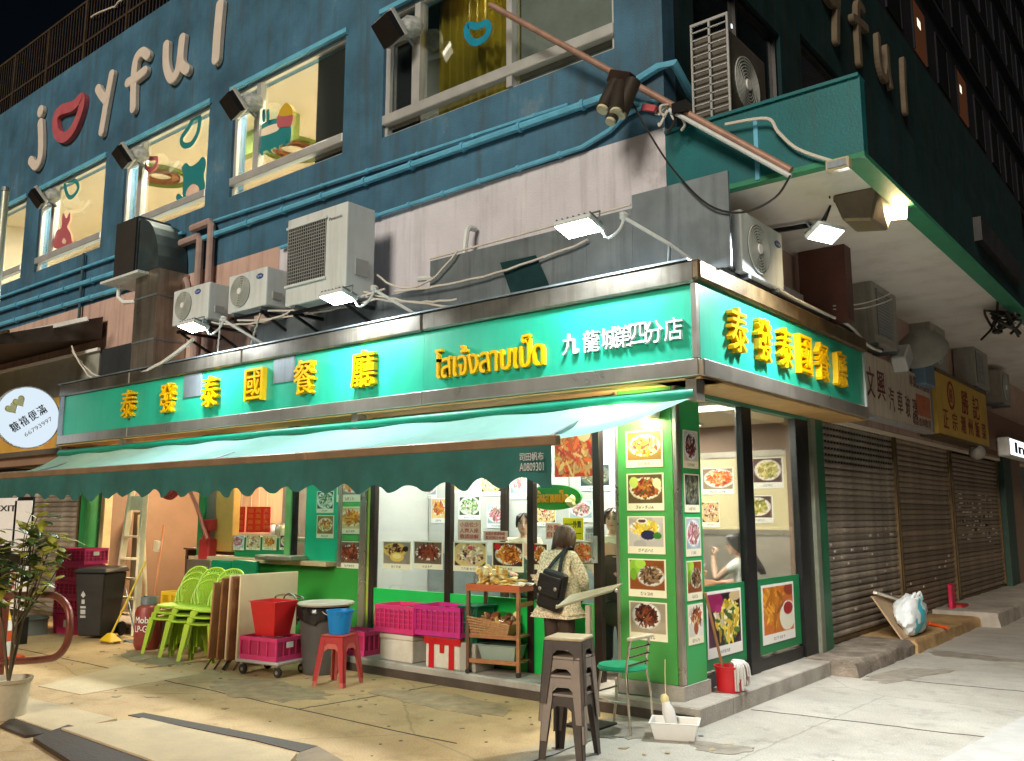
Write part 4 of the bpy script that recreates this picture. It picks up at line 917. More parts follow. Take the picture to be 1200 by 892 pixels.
sticker("teal bus shaped sticker with a red and ochre rider in the fourth upper window", [("bus", [(304, 176), (304, 158), (307, 146), (326, 139), (340, 146), (340, 166), (330, 170), (308, 178)], T_), ("opening", [(306, 160), (307, 152), (325, 145), (326, 153)], M['cream']), ("rider", [(326, 149), (327, 135), (343, 134), (342, 147), (334, 149)], RD_), ("rider_hat", [(328, 136), (331, 126), (337, 121), (343, 127), (343, 135)], YL_)] +
        [("wheel", [(u, v), (u + 2, v + 6), (u + 5, v + 6), (u + 4, v - 1)], T_) for u, v in ((305, 176), (314, 173), (324, 169), (333, 165))] + [("chimney", [(u, 143), (u, 131), (u + 3, 130), (u + 3, 142)], T_) for u in (310, 315)])
ring_sticker("teal squiggle outline sticker at the top of the second upper window", [(77, 213), (77, 222), (81, 231), (87, 229), (92, 220), (88, 212)], .045, T_)
ring_sticker("red lip outline sticker in the third upper window", [(171, 183), (170, 193), (175, 199), (182, 195), (184, 186), (177, 186)], .04, RD_)
ring_sticker("teal loop outline sticker at the top of the third upper window", [(227, 139), (221, 150), (213, 162), (215, 170), (224, 169), (232, 155), (234, 138)], .05, T_)
ring_sticker("blue lip outline sticker on the mustard curtain window", [(548, 30), (548, 42), (556, 50), (567, 46), (573, 36), (570, 27), (560, 31)], .045, mat("blue_sticker", (.0, .22, .36), .5, bump=0))

# other shop signs along the side street
fq = face_x(.0)
sA = thing("faded_shop_sign", "faded greyish shop sign with worn brown characters beside the teal sign", "shop sign", (-.1, 6, 2.9))
A0, A1 = 4.36, 8.0
MB().box(-.12, 0, A0, A1, 2.98, 3.80).build("board", mat("weathered_pale_board", (.56, .48, .38), .7, var=.15, scale=2, dirt=.5, dirtcol=(.22, .16, .11), streak=True), sA)
MB().box(-.13, .015, A0 - .05, A0 - .002, 2.95, 3.83).box(-.13, .015, A1 + .002, A1 + .05, 2.95, 3.83).build("side_frame", M['steeldull'], sA)["kind"] = "stuff"
MB().box(-.13, .015, A0, A1, 2.95, 2.978).build("bottom_frame", M['alu'], sA)
for i, (ch, a, b, w_, h_) in enumerate((("文", 5.0, 3.42, .34, .40), ("興", 5.45, 3.42, .34, .40), ("汽", 5.9, 3.28, .26, .34), ("車", 6.3, 3.28, .26, .34), ("玻", 6.68, 3.26, .24, .32), ("璃", 7.05, 3.26, .24, .32))):
    text_mb(ch, fq, a - w_ / 2, a + w_ / 2, b - h_ / 2, b + h_ / 2, .003, .02).build("character", M['ink2'] if i > 1 else mat("dark_red_ink", (.12, .015, .015), bump=0), sA)
MB().box(.001, .005, 7.15, 7.92, 3.18, 3.50).build("red_block", mat("faded_orange_block", (.48, .14, .06), .6, var=.3, scale=8), sA)
text_mb("專業維修服務", fq, 6.85, 7.95, 3.58, 3.75, .003, .02).build("line_of_text", M['ink2'], sA)
text_mb("電話查詢歡迎", fq, 6.9, 7.9, 3.02, 3.15, .003, .02).build("line_of_text", M['ink2'], sA)
fq2 = face_x(.03)
sB = thing("yellow_shop_sign", "dull yellow shop sign with red characters and a round emblem", "shop sign", (-.1, 10, 2.9))
B0_, B1_ = 8.25, 12.0
MB().box(-.2, .03, B0_, B1_, 2.98, 3.98).build("board", mat("dull_yellow_board", (.62, .40, .06), .55, var=.15, scale=1.2, dirt=.35, dirtcol=(.3, .14, .03)), sB)
MB().box(-.25, .05, B0_, B1_, 3.982, 4.03).build("top_frame", M['rust'], sB)
MB().box(-.25, .05, B0_, B1_, 2.94, 2.978).build("bottom_frame", M['rust'], sB)
for ch, a, b, w_, h_ in (("勝", 10.2, 3.66, .5, .42), ("記", 11.05, 3.64, .5, .42), ("正", 8.75, 3.25, .34, .3), ("宗", 9.35, 3.25, .34, .3), ("潮", 9.95, 3.25, .34, .3), ("州", 10.5, 3.25, .34, .3), ("飯", 11.05, 3.25, .34, .3), ("菜", 11.6, 3.25, .34, .3)):
    text_mb(ch, fq2, a - w_ / 2, a + w_ / 2, b - h_ / 2, b + h_ / 2, .003, .03).build("character", mat("brick_red_ink", (.26, .02, .015), .6, var=.3, bump=0), sB)
MB().lathe([(.24, 0), (.24, .006), (.19, .006), (.19, 0)], (0, 0, 0), 28, False, False).xf(Matrix.Translation((.031, 9.2, 3.68)) @ Matrix.Rotation(math.pi / 2, 4, 'Y')).build("emblem_ring", mat("brick_red_ink", (0, 0, 0)), sB)
text_mb("勝", fq2, 9.08, 9.32, 3.56, 3.80, .003, .02).build("emblem_character", mat("brick_red_ink", (0, 0, 0)), sB)
sC = thing("lit_shop_sign", "small white lit box sign with dark lettering at the far right", "shop sign", (.1, 13.5, 2.8))
MB().box(.03, .25, 12.7, 16.2, 2.85, 3.22).build("box", mat("lit_white_acrylic", (.8, .82, .82), .4, bump=0), sC, bev=.02)
MB().box(.25, .262, 12.75, 16.1, 2.88, 3.19).build("lit_face", emit("lit_sign_face", (.9, .95, 1), 1.3), sC)
text_mb("Insta", face_x(.263), 13.2, 16.0, 2.93, 3.14, .004, .04).build("lettering", M['ink'], sC)

# round projecting sign and the yellow sign behind it at the left end
rs_ = thing("round_sign", "round white projecting sign with two yellow hearts and black characters", "hanging sign", (-12, -.46, 2.82))
rm = Matrix.Translation((-12, -.46, 3.315)) @ Matrix.Rotation(math.pi / 2, 4, 'Y')
MB().lathe([(.49, -.06), (.50, -.04), (.50, .04), (.49, .06)], (0, 0, 0), 48).xf(rm).build("disc", emit("white_lightbox_face", (.72, .84, .94), .72), rs_, smooth=True)
MB().lathe([(.505, -.045), (.52, -.045), (.52, .045), (.505, .045)], (0, 0, 0), 48, False, False).xf(rm).build("rim", M['alu'], rs_)
ca, sa_ = math.cos(R(38)), math.sin(R(38))
def prs(a, b, t): return (-11.938 + t, -.46 + a * ca - b * sa_, 3.315 + a * sa_ + b * ca)
for ch, a in zip("糖禧便滿", (-.27, -.10, .07, .24)):
    text_mb(ch, prs, a - .07, a + .07, -.09, .07, .003, .02).build("character", M['ink'], rs_)
text_mb("66793997", prs, -.22, .30, -.25, -.18, .003, .0).build("number", mat("grey_ink", (.2, .2, .2)), rs_)
def heart(cx, cy, s): return [(cx + s * .062 * 16 * math.sin(k * 6.283 / 28) ** 3 / 1, cy + s * .062 * (13 * math.cos(k * 6.283 / 28) - 5 * math.cos(2 * k * 6.283 / 28) - 2 * math.cos(3 * k * 6.283 / 28) - math.cos(4 * k * 6.283 / 28))) for k in range(28)]
for i, (cx, cy) in enumerate(((-.14, .27), (.02, .30))):
    MB().prism(heart(cx, cy, .105), prs, .001 + .004 * i, .003 + .004 * i).build("heart", mat("ochre_heart_outline", (.55, .42, .08), bump=0), rs_)
    MB().prism(heart(cx, cy, .088), prs, .0035 + .004 * i, .0045 + .004 * i).build("heart_fill", mat("pale_heart_fill", (.75, .74, .45), bump=0), rs_)
for z in (3.12, 3.52): MB().beam((-11.99, .04, z), (-11.6, .04, z), .02, .02).build("arm", M['black'], rs_)
MB().beam((-12, .05, z - .5), (-12, .30, z - .5), .03, .03).build("arm", M['black'], rs_)
sy = thing("yellow_end_sign", "weathered yellow and orange sign behind the round white sign", "shop sign", (-13.5, .25, 2.9))
MB().box(-15.8, -11.75, .16, .28, 2.85, 3.75).build("board", mat("orange_yellow_board", (.55, .32, .06), .5, var=.3, scale=1.2, dirt=.5, dirtcol=(.45, .12, .04)), sy)
MB().box(-15.8, -11.72, .10, .29, 2.76, 2.848).build("bottom_frame", M['steel'], sy)
MB().box(-11.9, -11.62, .0, .29, 2.85, 3.9).build("end_post", M['steeldull'], sy)
# =================================================================== lamps over the signs
def flood(label, c, yaw, tilt, power, col, wd=.34, dp=.17, warm=False, grp="floodlights over the signs"):
    t = thing("floodlight", label, "floodlight", c, grp, local=True)
    MB().box(-wd / 2 - .02, wd / 2 + .02, -dp / 2 - .02, dp / 2 + .02, .0, .05).build("housing", M['acwhite'] if not warm else M['steeldull'], t, bev=.012)
    MB().box(-wd / 2, wd / 2, -dp / 2, dp / 2, -.006, -.001).build("lens", M['led'] if not warm else M['ledwarm'], t)
    for i in range(7):
        x = -wd / 2 + wd * i / 6; MB().box(x - .004, x + .004, -dp / 2, dp / 2, .051, .075).build("fin", M['steeldull'], t)
    MB().tube([(-wd / 2 - .03, 0, .03), (-wd / 2 - .03, 0, .13), (wd / 2 + .03, 0, .13), (wd / 2 + .03, 0, .03)], .009, 6).build("yoke", M['steeldull'], t)
    L = bpy.data.lights.new("flood_lamp", 'AREA'); L.shape = 'RECTANGLE'; L.size = wd; L.size_y = dp; L.energy = power; L.color = col
    o = bpy.data.objects.new("flood_lamp", L); COL.objects.link(o); o.parent = t; o.location = (0, 0, -.012)
    t.rotation_euler = (tilt, 0, yaw)
    return t
COOL = (.90, .97, 1.0)
for (u, v, lab) in ((678, 268, "lit white floodlight on a bent arm above the small white characters"), (396, 350, "lit white floodlight under the large fan unit"), (226, 384, "lit white floodlight under the leftmost fan unit")):
    c = on_y(u, v, -.52); flood(lab, c, 0, R(-14), 80, COOL, .36, .22)
    a = thing("bent_bracket", "bent white lamp bracket " + ("by the white characters of the teal sign" if u > 600 else "beside the large fan unit" if u > 300 else "beside the leftmost fan unit"), "lamp bracket", (c.x + .3, .2, c.z), "arms of the floodlights")
    MB().tube(spline([(c.x, c.y, c.z + .14), (c.x + .16, c.y + .05, c.z + .05), (c.x + .22, c.y + .12, c.z - .10), (c.x + .30, c.y + .2, c.z - .02), (c.x + .32, c.y + .25, c.z + .10)], 5), .014, 7).build("hook", M['acwhite'], a, smooth=True)
    MB().tube([(c.x + .32, c.y + .25, c.z + .10), (c.x + .62, .0, c.z - .14), (c.x + .78, .28, c.z - .32)], .018, 7).build("strut", M['acwhite'], a)
    MB().tube([(c.x + .62, .0, c.z - .14), (c.x + .46, .26, c.z - .34)], .015, 7).build("strut", M['acwhite'], a)
    MB().blob((c.x + .32, c.y + .25, c.z + .12), .04, 2, .2).build("joint", M['acwhite'], a)
cB = on_x(968, 275, .80)
flood("lit white floodlight under the soffit above the side sign", cB, R(70), R(-30), 215, COOL, .32, .17)
cW = on_x(1046, 250, 1.17)
flood("small lit warm floodlight hanging by the pale green beam", cW, R(20), R(-34), 30, (1, .72, .36), .26, .16, warm=True)
rl = thing("lamp_rail", "dark lamp rail fixed under the soffit beside the white floodlight", "rail", on_x(925, 262, .8))
pA, pB = on_z(856, 279, 4.72), on_z(962, 262, 4.72)
MB().beam(pA, pB, .05, .04).build("bar", M['black'], rl)
MB().tube([pB, (cB.x + .02, cB.y + .1, 4.6), (cB.x, cB.y, cB.z + .14)], .012, 6).build("drop", M['black'], rl)
MB().blob((pB.x, pB.y, 4.66), .06, 5, .5).build("clamp", M['black'], rl)
# old broad floodlight next to the warm one
of = thing("old_floodlight", "old bronze floodlight housing in a wire cage under the soffit corner", "floodlight", on_x(1008, 245, .95))
c = on_x(1008, 245, .95)
k = MB().add([(c.x - .18, c.y - .28, c.z + .10), (c.x + .25, c.y - .24, c.z + .12), (c.x + .25, c.y + .32, c.z + .08), (c.x - .18, c.y + .26, c.z + .06), (c.x - .10, c.y - .24, c.z - .16), (c.x + .16, c.y - .20, c.z - .20), (c.x + .22, c.y + .12, c.z - .24), (c.x - .08, c.y + .10, c.z - .2)],
             [(0, 1, 2, 3), (7, 6, 5, 4), (0, 4, 5, 1), (1, 5, 6, 2), (2, 6, 7, 3), (3, 7, 4, 0)])
k.build("housing", mat("bronze_grey_casting", (.20, .16, .12), .45, .4, var=.2), of, bev=.02)
MB().box(c.x - .14, c.x + .18, c.y - .2, c.y + .2, c.z + .125, c.z + .28).build("ballast_box", mat("bronze_grey_casting", (0, 0, 0)), of, bev=.015)
for i in range(5):
    y = c.y - .26 + i * .13
    MB().tube([(c.x - .2, y, c.z + .08), (c.x - .24, y, c.z + .34), (c.x + .24, y, c.z + .38), (c.x + .27, y, c.z + .12)], .009, 6).build("cage_bar", M['bframe'], of)
MB().tube([(c.x, c.y, c.z + .28), (c.x, c.y, 4.78)], .02, 6).build("stem", M['bframe'], of)
jb2 = thing("junction_box", "small yellowish junction box on the canopy edge", "junction box", on_y(982, 193, YA - .02))
c = on_y(982, 193, YA - .06); MB().box(c.x - .10, c.x + .10, YA - .09, YA - .004, c.z - .05, c.z + .05).build("case", mat("aged_ivory_plastic", (.5, .42, .28), .5), jb2, bev=.01)
MB().box(c.x - .08, c.x + .08, YA - .10, YA - .092, c.z - .03, c.z + .03).build("cover", M['steeldull'], jb2)

# wall lamp on the pillar
wl = thing("wall_lamp", "small round lamp at the top of the green pillar", "wall lamp", (-.44, .08, 2.58))
MB().lathe([(.0, -.08), (.07, -.06), (.085, 0), (.07, .05), (.03, .08), (0, .085)], (-.42, .06, 2.62), 18, False, False).build("shade", mat("ivory_lamp_shade", (.75, .68, .5), .5), wl, smooth=True)
MB().beam((-.42, .06, 2.70), (-.42, .155, 2.74), .025, .025).build("bracket", M['steel'], wl)
MB().blob((-.62, .055, 2.655), .035, 1, 0).build("bulb", M['ledwarm'], wl)
MB().beam((-.62, .055, 2.69), (-.62, .155, 2.72), .02, .02).build("bulb_bracket", M['steel'], wl)
L = bpy.data.lights.new("pillar_lamp", 'POINT'); L.energy = 26; L.color = (1, .82, .45); L.shadow_soft_size = .04
o = bpy.data.objects.new("pillar_lamp", L); COL.objects.link(o); o.parent = wl; o.location = (-.62 + .44, -.10 - .08, 2.56 - 2.58)

# =================================================================== fan units
def fan_unit(label, c, wd, dp, ht, rz, fan_c, fan_r, badge=None, word=None, grp="air conditioner fan units", dirty=M['acwhite'], square=False):
    """front face looks along -Y of its own frame, base centre at the origin"""
    t = thing("fan_unit", label, "fan unit", c, grp, local=True)
    MB().box(-wd / 2, wd / 2, -dp / 2, dp / 2, .04, ht).build("casing", dirty, t, bev=.018, seg=2)
    for x in (-wd * .35, wd * .35): MB().box(x - .03, x + .03, -dp / 2, dp / 2, 0, .038).build("foot", M['steeldull'], t)
    fx_, fz = fan_c; y = -dp / 2
    m = lambda prof, yy: MB().lathe(prof, (0, 0, 0), 32, False, False).xf(Matrix.Translation((fx_, yy, fz)) @ Matrix.Rotation(math.pi / 2, 4, 'X'))
    if square:
        MB().box(fx_ - fan_r, fx_ + fan_r, y - .004, y - .001, fz - fan_r, fz + fan_r).build("cavity", M['acdark'], t)
        n = int(fan_r * 2 / .042); gm = MB()
        for i in range(n + 1):
            s_ = -fan_r + 2 * fan_r * i / n
            gm.beam((fx_ + s_, y - .014, fz - fan_r), (fx_ + s_, y - .014, fz + fan_r), .008, .008).beam((fx_ - fan_r, y - .020, fz + s_), (fx_ + fan_r, y - .020, fz + s_), .008, .008)
        gm.build("grille", M['acgrey'], t)["kind"] = "stuff"
        MB().box(fx_ - fan_r - .03, fx_ + fan_r + .03, y - .03, y - .001, fz + fan_r + .002, fz + fan_r + .03).build("grille_frame", dirty, t)
        MB().box(fx_ - fan_r - .03, fx_ + fan_r + .03, y - .03, y - .001, fz - fan_r - .03, fz - fan_r - .002).build("grille_frame", dirty, t)
    else:
        MB().cyl((fx_, y - .001, fz), (fx_, y - .005, fz), fan_r, n=40).build("cavity", mat("grey_green_fan_cavity", (.16, .20, .19), .6), t)
        gm = MB(); k = 9
        for i in range(1, k + 1):
            r = fan_r * i / k; mm = m([(r - .006, .012), (r + .006, .012), (r + .006, .022), (r - .006, .022), (r - .006, .012)], y); gm.add(mm.v, mm.f)
        for i in range(10):
            a = i * math.pi / 5; gm.beam((fx_ + .05 * math.cos(a), y - .012, fz + .05 * math.sin(a)), (fx_ + fan_r * math.cos(a + .5), y - .012, fz + fan_r * math.sin(a + .5)), .007, .007, (0, 1, 0))
        gm.build("grille", mat("pale_grille_wire", (.46, .50, .48), .5, bump=0), t)["kind"] = "stuff"
        MB().cyl((fx_, y - .006, fz), (fx_, y - .034, fz), fan_r * .2, n=20).build("hub", M['whiteletter'], t)
    px = lambda a, b, tt: (a, y - tt, b)
    if badge:
        bx_, bz = badge; MB().prism([(bx_ + .075 * math.cos(q * math.pi / 12), bz + .036 * math.sin(q * math.pi / 12)) for q in range(24)], px, .001, .006).build("badge", M['bluebadge'], t)
        text_mb("Carrier", lambda a, b, tt: px(a, b, .006 + tt), bx_ - .055, bx_ + .055, bz - .014, bz + .018, .002, 0).build("badge_lettering", M['whiteletter'], t)
    if word:
        bx_, bz, ws = word; text_mb(ws, px, bx_ - .12, bx_ + .12, bz - .02, bz + .02, .003, .02).build("maker_name", M['ink'], t)
    MB().box(wd / 2 + .001, wd / 2 + .02, -dp * .2, dp * .25, ht * .25, ht * .42).build("valve_cover", M['acgrey'], t)
    t.rotation_euler = (0, 0, rz)
    return t
def shelf_for(label, x0, x1, y0, y1, z, wall='y'):
    b = thing("wall_bracket", label, "wall bracket", ((x0 + x1) / 2, y1, z), "steel brackets under the fan units")
    for x in ((x0 + .08, x1 - .08) if wall == 'y' else (x0,)):
        MB().beam((x, y0, z - .02), (x, y1, z - .02), .04, .04).build("bearer", M['black'], b)
        MB().beam((x, y0 + .05, z - .04), (x, y1, z - .34), .03, .03).build("strut", M['black'], b)
    MB().beam((x0, y0 + .04, z - .02), (x1, y0 + .04, z - .02), .035, .035).build("cross_bar", M['black'], b)
    return b
fan_unit("large weathered fan unit with a square wire grille over the teal sign", (-4.85, .0, 4.22), 1.14, .44, 1.16, 0, (-.17, .66), .36, word=(.36, 1.0, "Panasonic"), square=True)
shelf_for("black steel bracket under the large square grilled fan unit", -5.40, -4.28, -.2, .6, 4.20)
fan_unit("smaller white fan unit with an oval blue badge left of the large unit", (-6.42, .06, 4.36), .86, .32, .56, 0, (-.14, .31), .21, badge=(.28, .45))
shelf_for("black steel bracket under the fan unit next to the large one", -6.83, -6.0, -.1, .6, 4.34)
fan_unit("leftmost white fan unit on the front wall with an oval blue badge", (-7.72, .02, 4.36), .92, .32, .56, 0, (-.17, .31), .20, badge=(.18, .46))
shelf_for("black steel bracket under the leftmost fan unit", -8.15, -7.3, -.1, .6, 4.34)
fan_unit("white round grilled fan unit standing on the side sign by the corner", (.05, 1.22, 3.90), .98, .30, .64, R(90), (-.13, .33), .24, badge=(.36, .50))
DG = mat("grimy_grey_metal", (.30, .29, .25), .5, var=.2, dirt=.5, dirtcol=(.1, .09, .07), streak=True)
fan_unit("grimy tall fan unit behind the right end of the side sign", (-.08, 5.6, 3.92), 1.10, .32, .86, R(90), (-.1, .45), .30, dirty=DG, square=True)
fan_unit("grey fan unit above the faded sign next to the round lamp shade", (-.16, 8.7, 4.02), .95, .36, .80, R(90), (-.1, .40), .28, dirty=DG)
fan_unit("dark fan unit above the yellow sign", (-.1, 11.6, 4.02), 1.2, .36, .78, R(90), (-.2, .40), .28, dirty=DG, square=True)
fan_unit("farthest dim fan unit past the yellow sign", (-.1, 13.9, 3.95), .95, .34, .72, R(90), (-.1, .38), .26, dirty=DG)
fan_unit("dark fan unit behind a louvred guard on the green canopy", (-.05, 1.15, 5.46), .9, .40, .92, R(90), (-.05, .47), .28, dirty=mat("dark_grey_metal", (.10, .09, .075), .55, .2, var=.2))
gd = thing("louvre_guard", "pale louvred grille standing in front of the canopy fan unit", "grille", (-.0, .66, 5.45))
for z in [5.55 + .085 * i for i in range(11)]: MB().box(-.20, .16, .64, .655, z, z + .012).build("louvre", M['acgrey'], gd)
for x in (-.215, -.025, .165): MB().box(x, x + .02, .64, .66, 5.452, 6.47).build("upright", M['acgrey'], gd)
MB().box(-.215, .185, .64, .66, 6.472, 6.5).build("top_rail", M['acgrey'], gd)

# =================================================================== duct, pipes and cables
du = thing("exhaust_duct", "boxy dark exhaust hood turning down into a stained steel chimney", "exhaust duct", (-9.6, .4, 4))
MB().box(-10.36, -9.72, .02, .06, 5.55, 6.44).build("mouth", M['rubber'], du)
MB().prism([(.05, 5.48), (.05, 6.46), (.60, 6.46), (.60, 5.48)], lambda a, b, t: (t, a, b), -10.42, -9.70).build("hood", mat("dark_sheet_steel", (.06, .09, .10), .4, .5, var=.25, dirt=.4, dirtcol=(.12, .06, .02)), du)
k = [(-9.698, 6.40)] + [(-9.698 + .62 * math.sin(q * math.pi / 14), 5.50 + .90 * math.cos(q * math.pi / 14)) for q in range(1, 8)] + [(-9.698, 5.50)]
MB().prism(k, lambda a, b, t: (a, t, b), .08, .58).build("elbow", mat("dark_sheet_steel", (0, 0, 0)), du)
MB().box(-9.69, -9.02, .06, .58, 3.90, 5.48).build("chimney", mat("stained_steel_chimney", (.42, .38, .32), .3, .8, var=.25, scale=1.4, bump=.04, dirt=.7, dirtcol=(.10, .07, .04), streak=True), du)
for z in (4.35, 5.05): MB().box(-9.70, -9.01, .05, .59, z, z + .03).build("strap", M['steeldull'], du)
MB().box(-10.5, -9.3, -.12, .55, 5.42, 5.46).build("tray", M['acwhite'], du)
def pipe(label, pts, r, m=None, clips=0, name="wall_pipe", n=8, grp="pipes on the blue wall"):
    t = thing(name, label, "pipe", pts[0], grp)
    MB().tube(pts, r, n).build("pipe_run", m or M['bluetrim'], t, smooth=True)
    L_ = Vector(pts[0]) ; Q = Vector(pts[1])
    for i in range(clips):
        p = L_.lerp(Q, (i + .5) / clips); MB().cyl((p.x - .02, p.y, p.z), (p.x + .02, p.y, p.z), r * 1.35, n=10).build("clip", m or M['bluetrim'], t)
    return t
py = YA - .06
pipe("thin upper pipe running along the blue wall under the windows", [(-8.9, py, 6.22), (-1.62, py, 6.06)], .022, clips=8)
pipe("thick lower pipe along the blue wall that wraps round the corner", [(-8.7, py, 5.98), (-1.0, py, 6.0), (-.52, py, 6.12), (-.36, py + .02, 6.12), (-.36, .9, 5.92), (-.36, 1.4, 5.9)], .045, clips=9)
pipe("short thick pipe sloping down to the corner under the spotlights", [(-1.22, py, 5.97), (-.98, py, 5.94), (-.56, py, 5.70)], .04)
pipe("thin conduit along the top of the white band", [(-6.6, py, 5.44), (-1.45, py, 5.53), (-1.1, py, 5.62), (-.9, py, 5.74), (-.52, py, 5.78)], .028, clips=9)
pipe("dark blue left pipe above the pink wall", [(-19, py, 5.98), (-10.6, py, 5.90)], .05, clips=8)
pipe("lower left pipe just above the pink wall", [(-19, py, 5.66), (-10.6, py, 5.58)], .05, clips=8)
pipe("upper left pipe along the blue wall under the windows", [(-19, py, 6.25), (-9.2, py, 6.2)], .03, clips=6)
pk = mat("dusty_pink_pipe_paint", (.36, .26, .24), .6, var=.2, dirt=.3, streak=True)
for i, (x, zt) in enumerate(((-8.62, 6.0), (-8.32, 6.18))):
    pipe("%s pinkish bent pipe beside the duct" % ("left" if i == 0 else "right"), [(x - .55, .5, zt), (x - .05, .5, zt + .01), (x, .5, zt - .06), (x, .5, 3.9)], .065, M['bluetrim'] if 0 else pk, grp="bent pipes beside the duct")
pipe("short hooked pink pipe end beside the duct", spline([(-8.95, .5, 5.28), (-8.8, .4, 5.32), (-8.72, .4, 5.2), (-8.72, .45, 4.85)], 5), .05, pk, grp="bent pipes beside the duct")
pipe("white plastic pipe elbow under the exhaust hood", [(-10.3, .1, 5.5), (-10.3, .1, 5.22), (-10.1, .1, 5.10), (-9.7, .2, 5.08)], .035, M['whiteletter'], grp="plastic pipes")
pipe("dark downpipe at the left side of the pink wall", [(-12.6, py, 6.5), (-12.6, py, 5.1)], .03, mat("dark_blue_pipe", (.03, .08, .11)), grp="downpipes")
def cable(label, pts, r, m=M['cable'], grp="loose cables"):
    t = MB().tube(pts, r, 6).build("cable", m, None, smooth=True); return tag(t, label, "cable", grp)
rg = random.Random(11)
for i, (p, q, sg_, lab) in enumerate((
    ((-4.2, .2, 4.55), (-2.95, .25, 4.62), .28, "white cable drooping from the large fan unit to the wall pipe"),
    ((-6.0, -.05, 4.33), (-3.9, .05, 4.30), .07, "white cable running along the fan unit brackets, upper strand"),
    ((-7.3, -.05, 4.36), (-5.2, -.05, 4.30), .12, "white cable sagging between the two small fan units"),
    ((-6.6, -.1, 4.28), (-4.1, .1, 4.22), .06, "white cable running along the fan unit brackets, lower strand"),
    ((-4.3, .1, 4.28), (-2.9, .2, 4.05), .05, "white cable slanting down to the zinc sheeting, longer one"),
    ((-4.4, .05, 4.36), (-3.0, .2, 3.98), .02, "white cable slanting down to the zinc sheeting, steeper one"),
    ((-3.9, .2, 4.30), (-1.2, .25, 4.40), .10, "thin pale cable stretched along the zinc sheeting"),
    ((-7.0, -.1, 4.36), (-7.35, .1, 3.92), .01, "white cable dropping from the left fan units to the sign top"),
    ((-6.1, -.1, 4.30), (-6.6, .1, 3.90), .01, "white cable dropping from the middle fan unit to the sign top"),
    ((-7.5, -.2, 4.12), (-9.6, -.08, 3.80), .10, "broad white cable swooping left along the sign top"),
    ((-9.6, -.08, 3.80), (-11.6, .0, 4.55), .32, "pale cable looping up to the dark neighbouring awning"),
    ((-9.8, .0, 3.86), (-11.7, .05, 4.5), .20, "second pale cable looping up to the dark neighbouring awning"))):
    cable(lab, catenary(p, q, sg_, 16, .008, i), .013 if i != 9 else .03)
pipe("grey pipe end bending into the white band above the zinc sheeting", spline([(-2.95, .55, 4.95), (-2.95, .42, 4.92), (-2.95, .38, 4.75), (-2.98, .36, 4.5), (-3.2, .36, 4.40), (-3.6, .3, 4.42)], 5), .035, M['acwhite'], grp="plastic pipes")
cable("black cable hanging in a long curve from the spotlight pole to the soffit", spline([on_y(741, 120, .2), on_y(760, 155, .25), on_y(790, 200, .25), on_y(830, 240, .25), on_y(870, 249, .28), on_y(908, 232, .32), on_y(926, 206, .4)], 5), .010, M['blackcable'])
cable("white cable curving over the green canopy end", spline([on_y(850, 146, .5), on_y(898, 139, .5), on_y(912, 155, .52), on_y(935, 175, .53), on_y(978, 190, .54)], 6), .016)
cable("thick black cable lying along the top of the side sign", spline([(.1, .5, 3.98), (.12, 1.4, 3.92), (.13, 2.8, 3.92), (.12, 3.8, 3.93), (.1, 4.5, 3.86), (.06, 5.4, 3.9)], 5), .022, M['blackcable'])
cable("white cable lying along the top of the side sign", spline([(.17, .9, 4.0), (.18, 1.8, 3.93), (.19, 2.8, 3.92), (.19, 3.7, 3.92), (.17, 4.4, 3.80), (.1, 5.2, 3.84)], 5), .018)
for i in range(2): cable("thin pale cable crossing the brown column, %s" % ("upper" if i else "lower"), catenary((.2, 3.15, 4.02 + i * .04), (.36, 4.9, 4.45 + i * .08), .05), .009)
# pole with spotlights across the corner
sp = thing("spotlight_pole", "long rusty pole across the corner carrying spotlights and a wire tangle", "pole", on_y(725, 95, .3))
pa_, pb_ = on_y(575, 6, .25), on_y(927, 200, .45)
MB().cyl(pa_, pb_, .034, n=10).build("pole", mat("rusty_pink_pole", (.36, .22, .17), .5, .3, var=.3), sp, smooth=True)
MB().cyl(pa_.lerp(pb_, .66) + Vector((0, -.03, -.07)), pb_ + Vector((0, -.02, -.06)), .022, n=8).build("white_bar", M['acwhite'], sp, smooth=True)
tg = pa_.lerp(pb_, .66)
for i in range(9):
    a = Vector((rg.uniform(-.14, .14), rg.uniform(-.1, .05), rg.uniform(-.22, .02)))
    MB().tube(spline([tg + a * .3, tg + a, tg + a + Vector((rg.uniform(-.1, .1), rg.uniform(-.05, .05), rg.uniform(-.12, .05)))], 4), .014, 6).build("wire", M['cable'] if i % 3 else M['blackcable'], sp)
MB().box(tg.x + .05, tg.x + .2, tg.y - .08, tg.y + .05, tg.z - .14, tg.z - .04).build("clamp", M['black'], sp)
MB().obox(tg + Vector((-.22, -.02, .02)), (.16, .05, .06), (0, .4, 0)).build("red_tag", mat("faded_red_cloth", (.45, .08, .09)), sp)
hb = on_y(728, 92, .22)
MB().obox(hb, (.26, .12, .12), (0, R(25), 0)).build("clamp", M['bframe'], sp, bev=.01)
dk = mat("brown_black_lamp_can", (.035, .028, .02), .55, .2, var=.3)
for i, (u, v, u2, v2) in enumerate(((722, 98, 707, 127), (732, 104, 716, 141), (742, 96, 727, 133), (728, 100, 722, 131))):
    a, b = on_y(u, v, .16 - .05 * (i % 2)), on_y(u2, v2, .02 - .07 * (i % 2))
    MB().cyl(a, b, .075 if i != 1 else .062, n=14).build("spotlight", dk, sp, smooth=True)
    MB().cyl(b + (b - a).normalized() * .001, b + (b - a).normalized() * .03, .06 if i != 1 else .05, n=14).build("spot_lens", mat("pale_unlit_lens", (.62, .58, .40), .4, bump=0), sp)

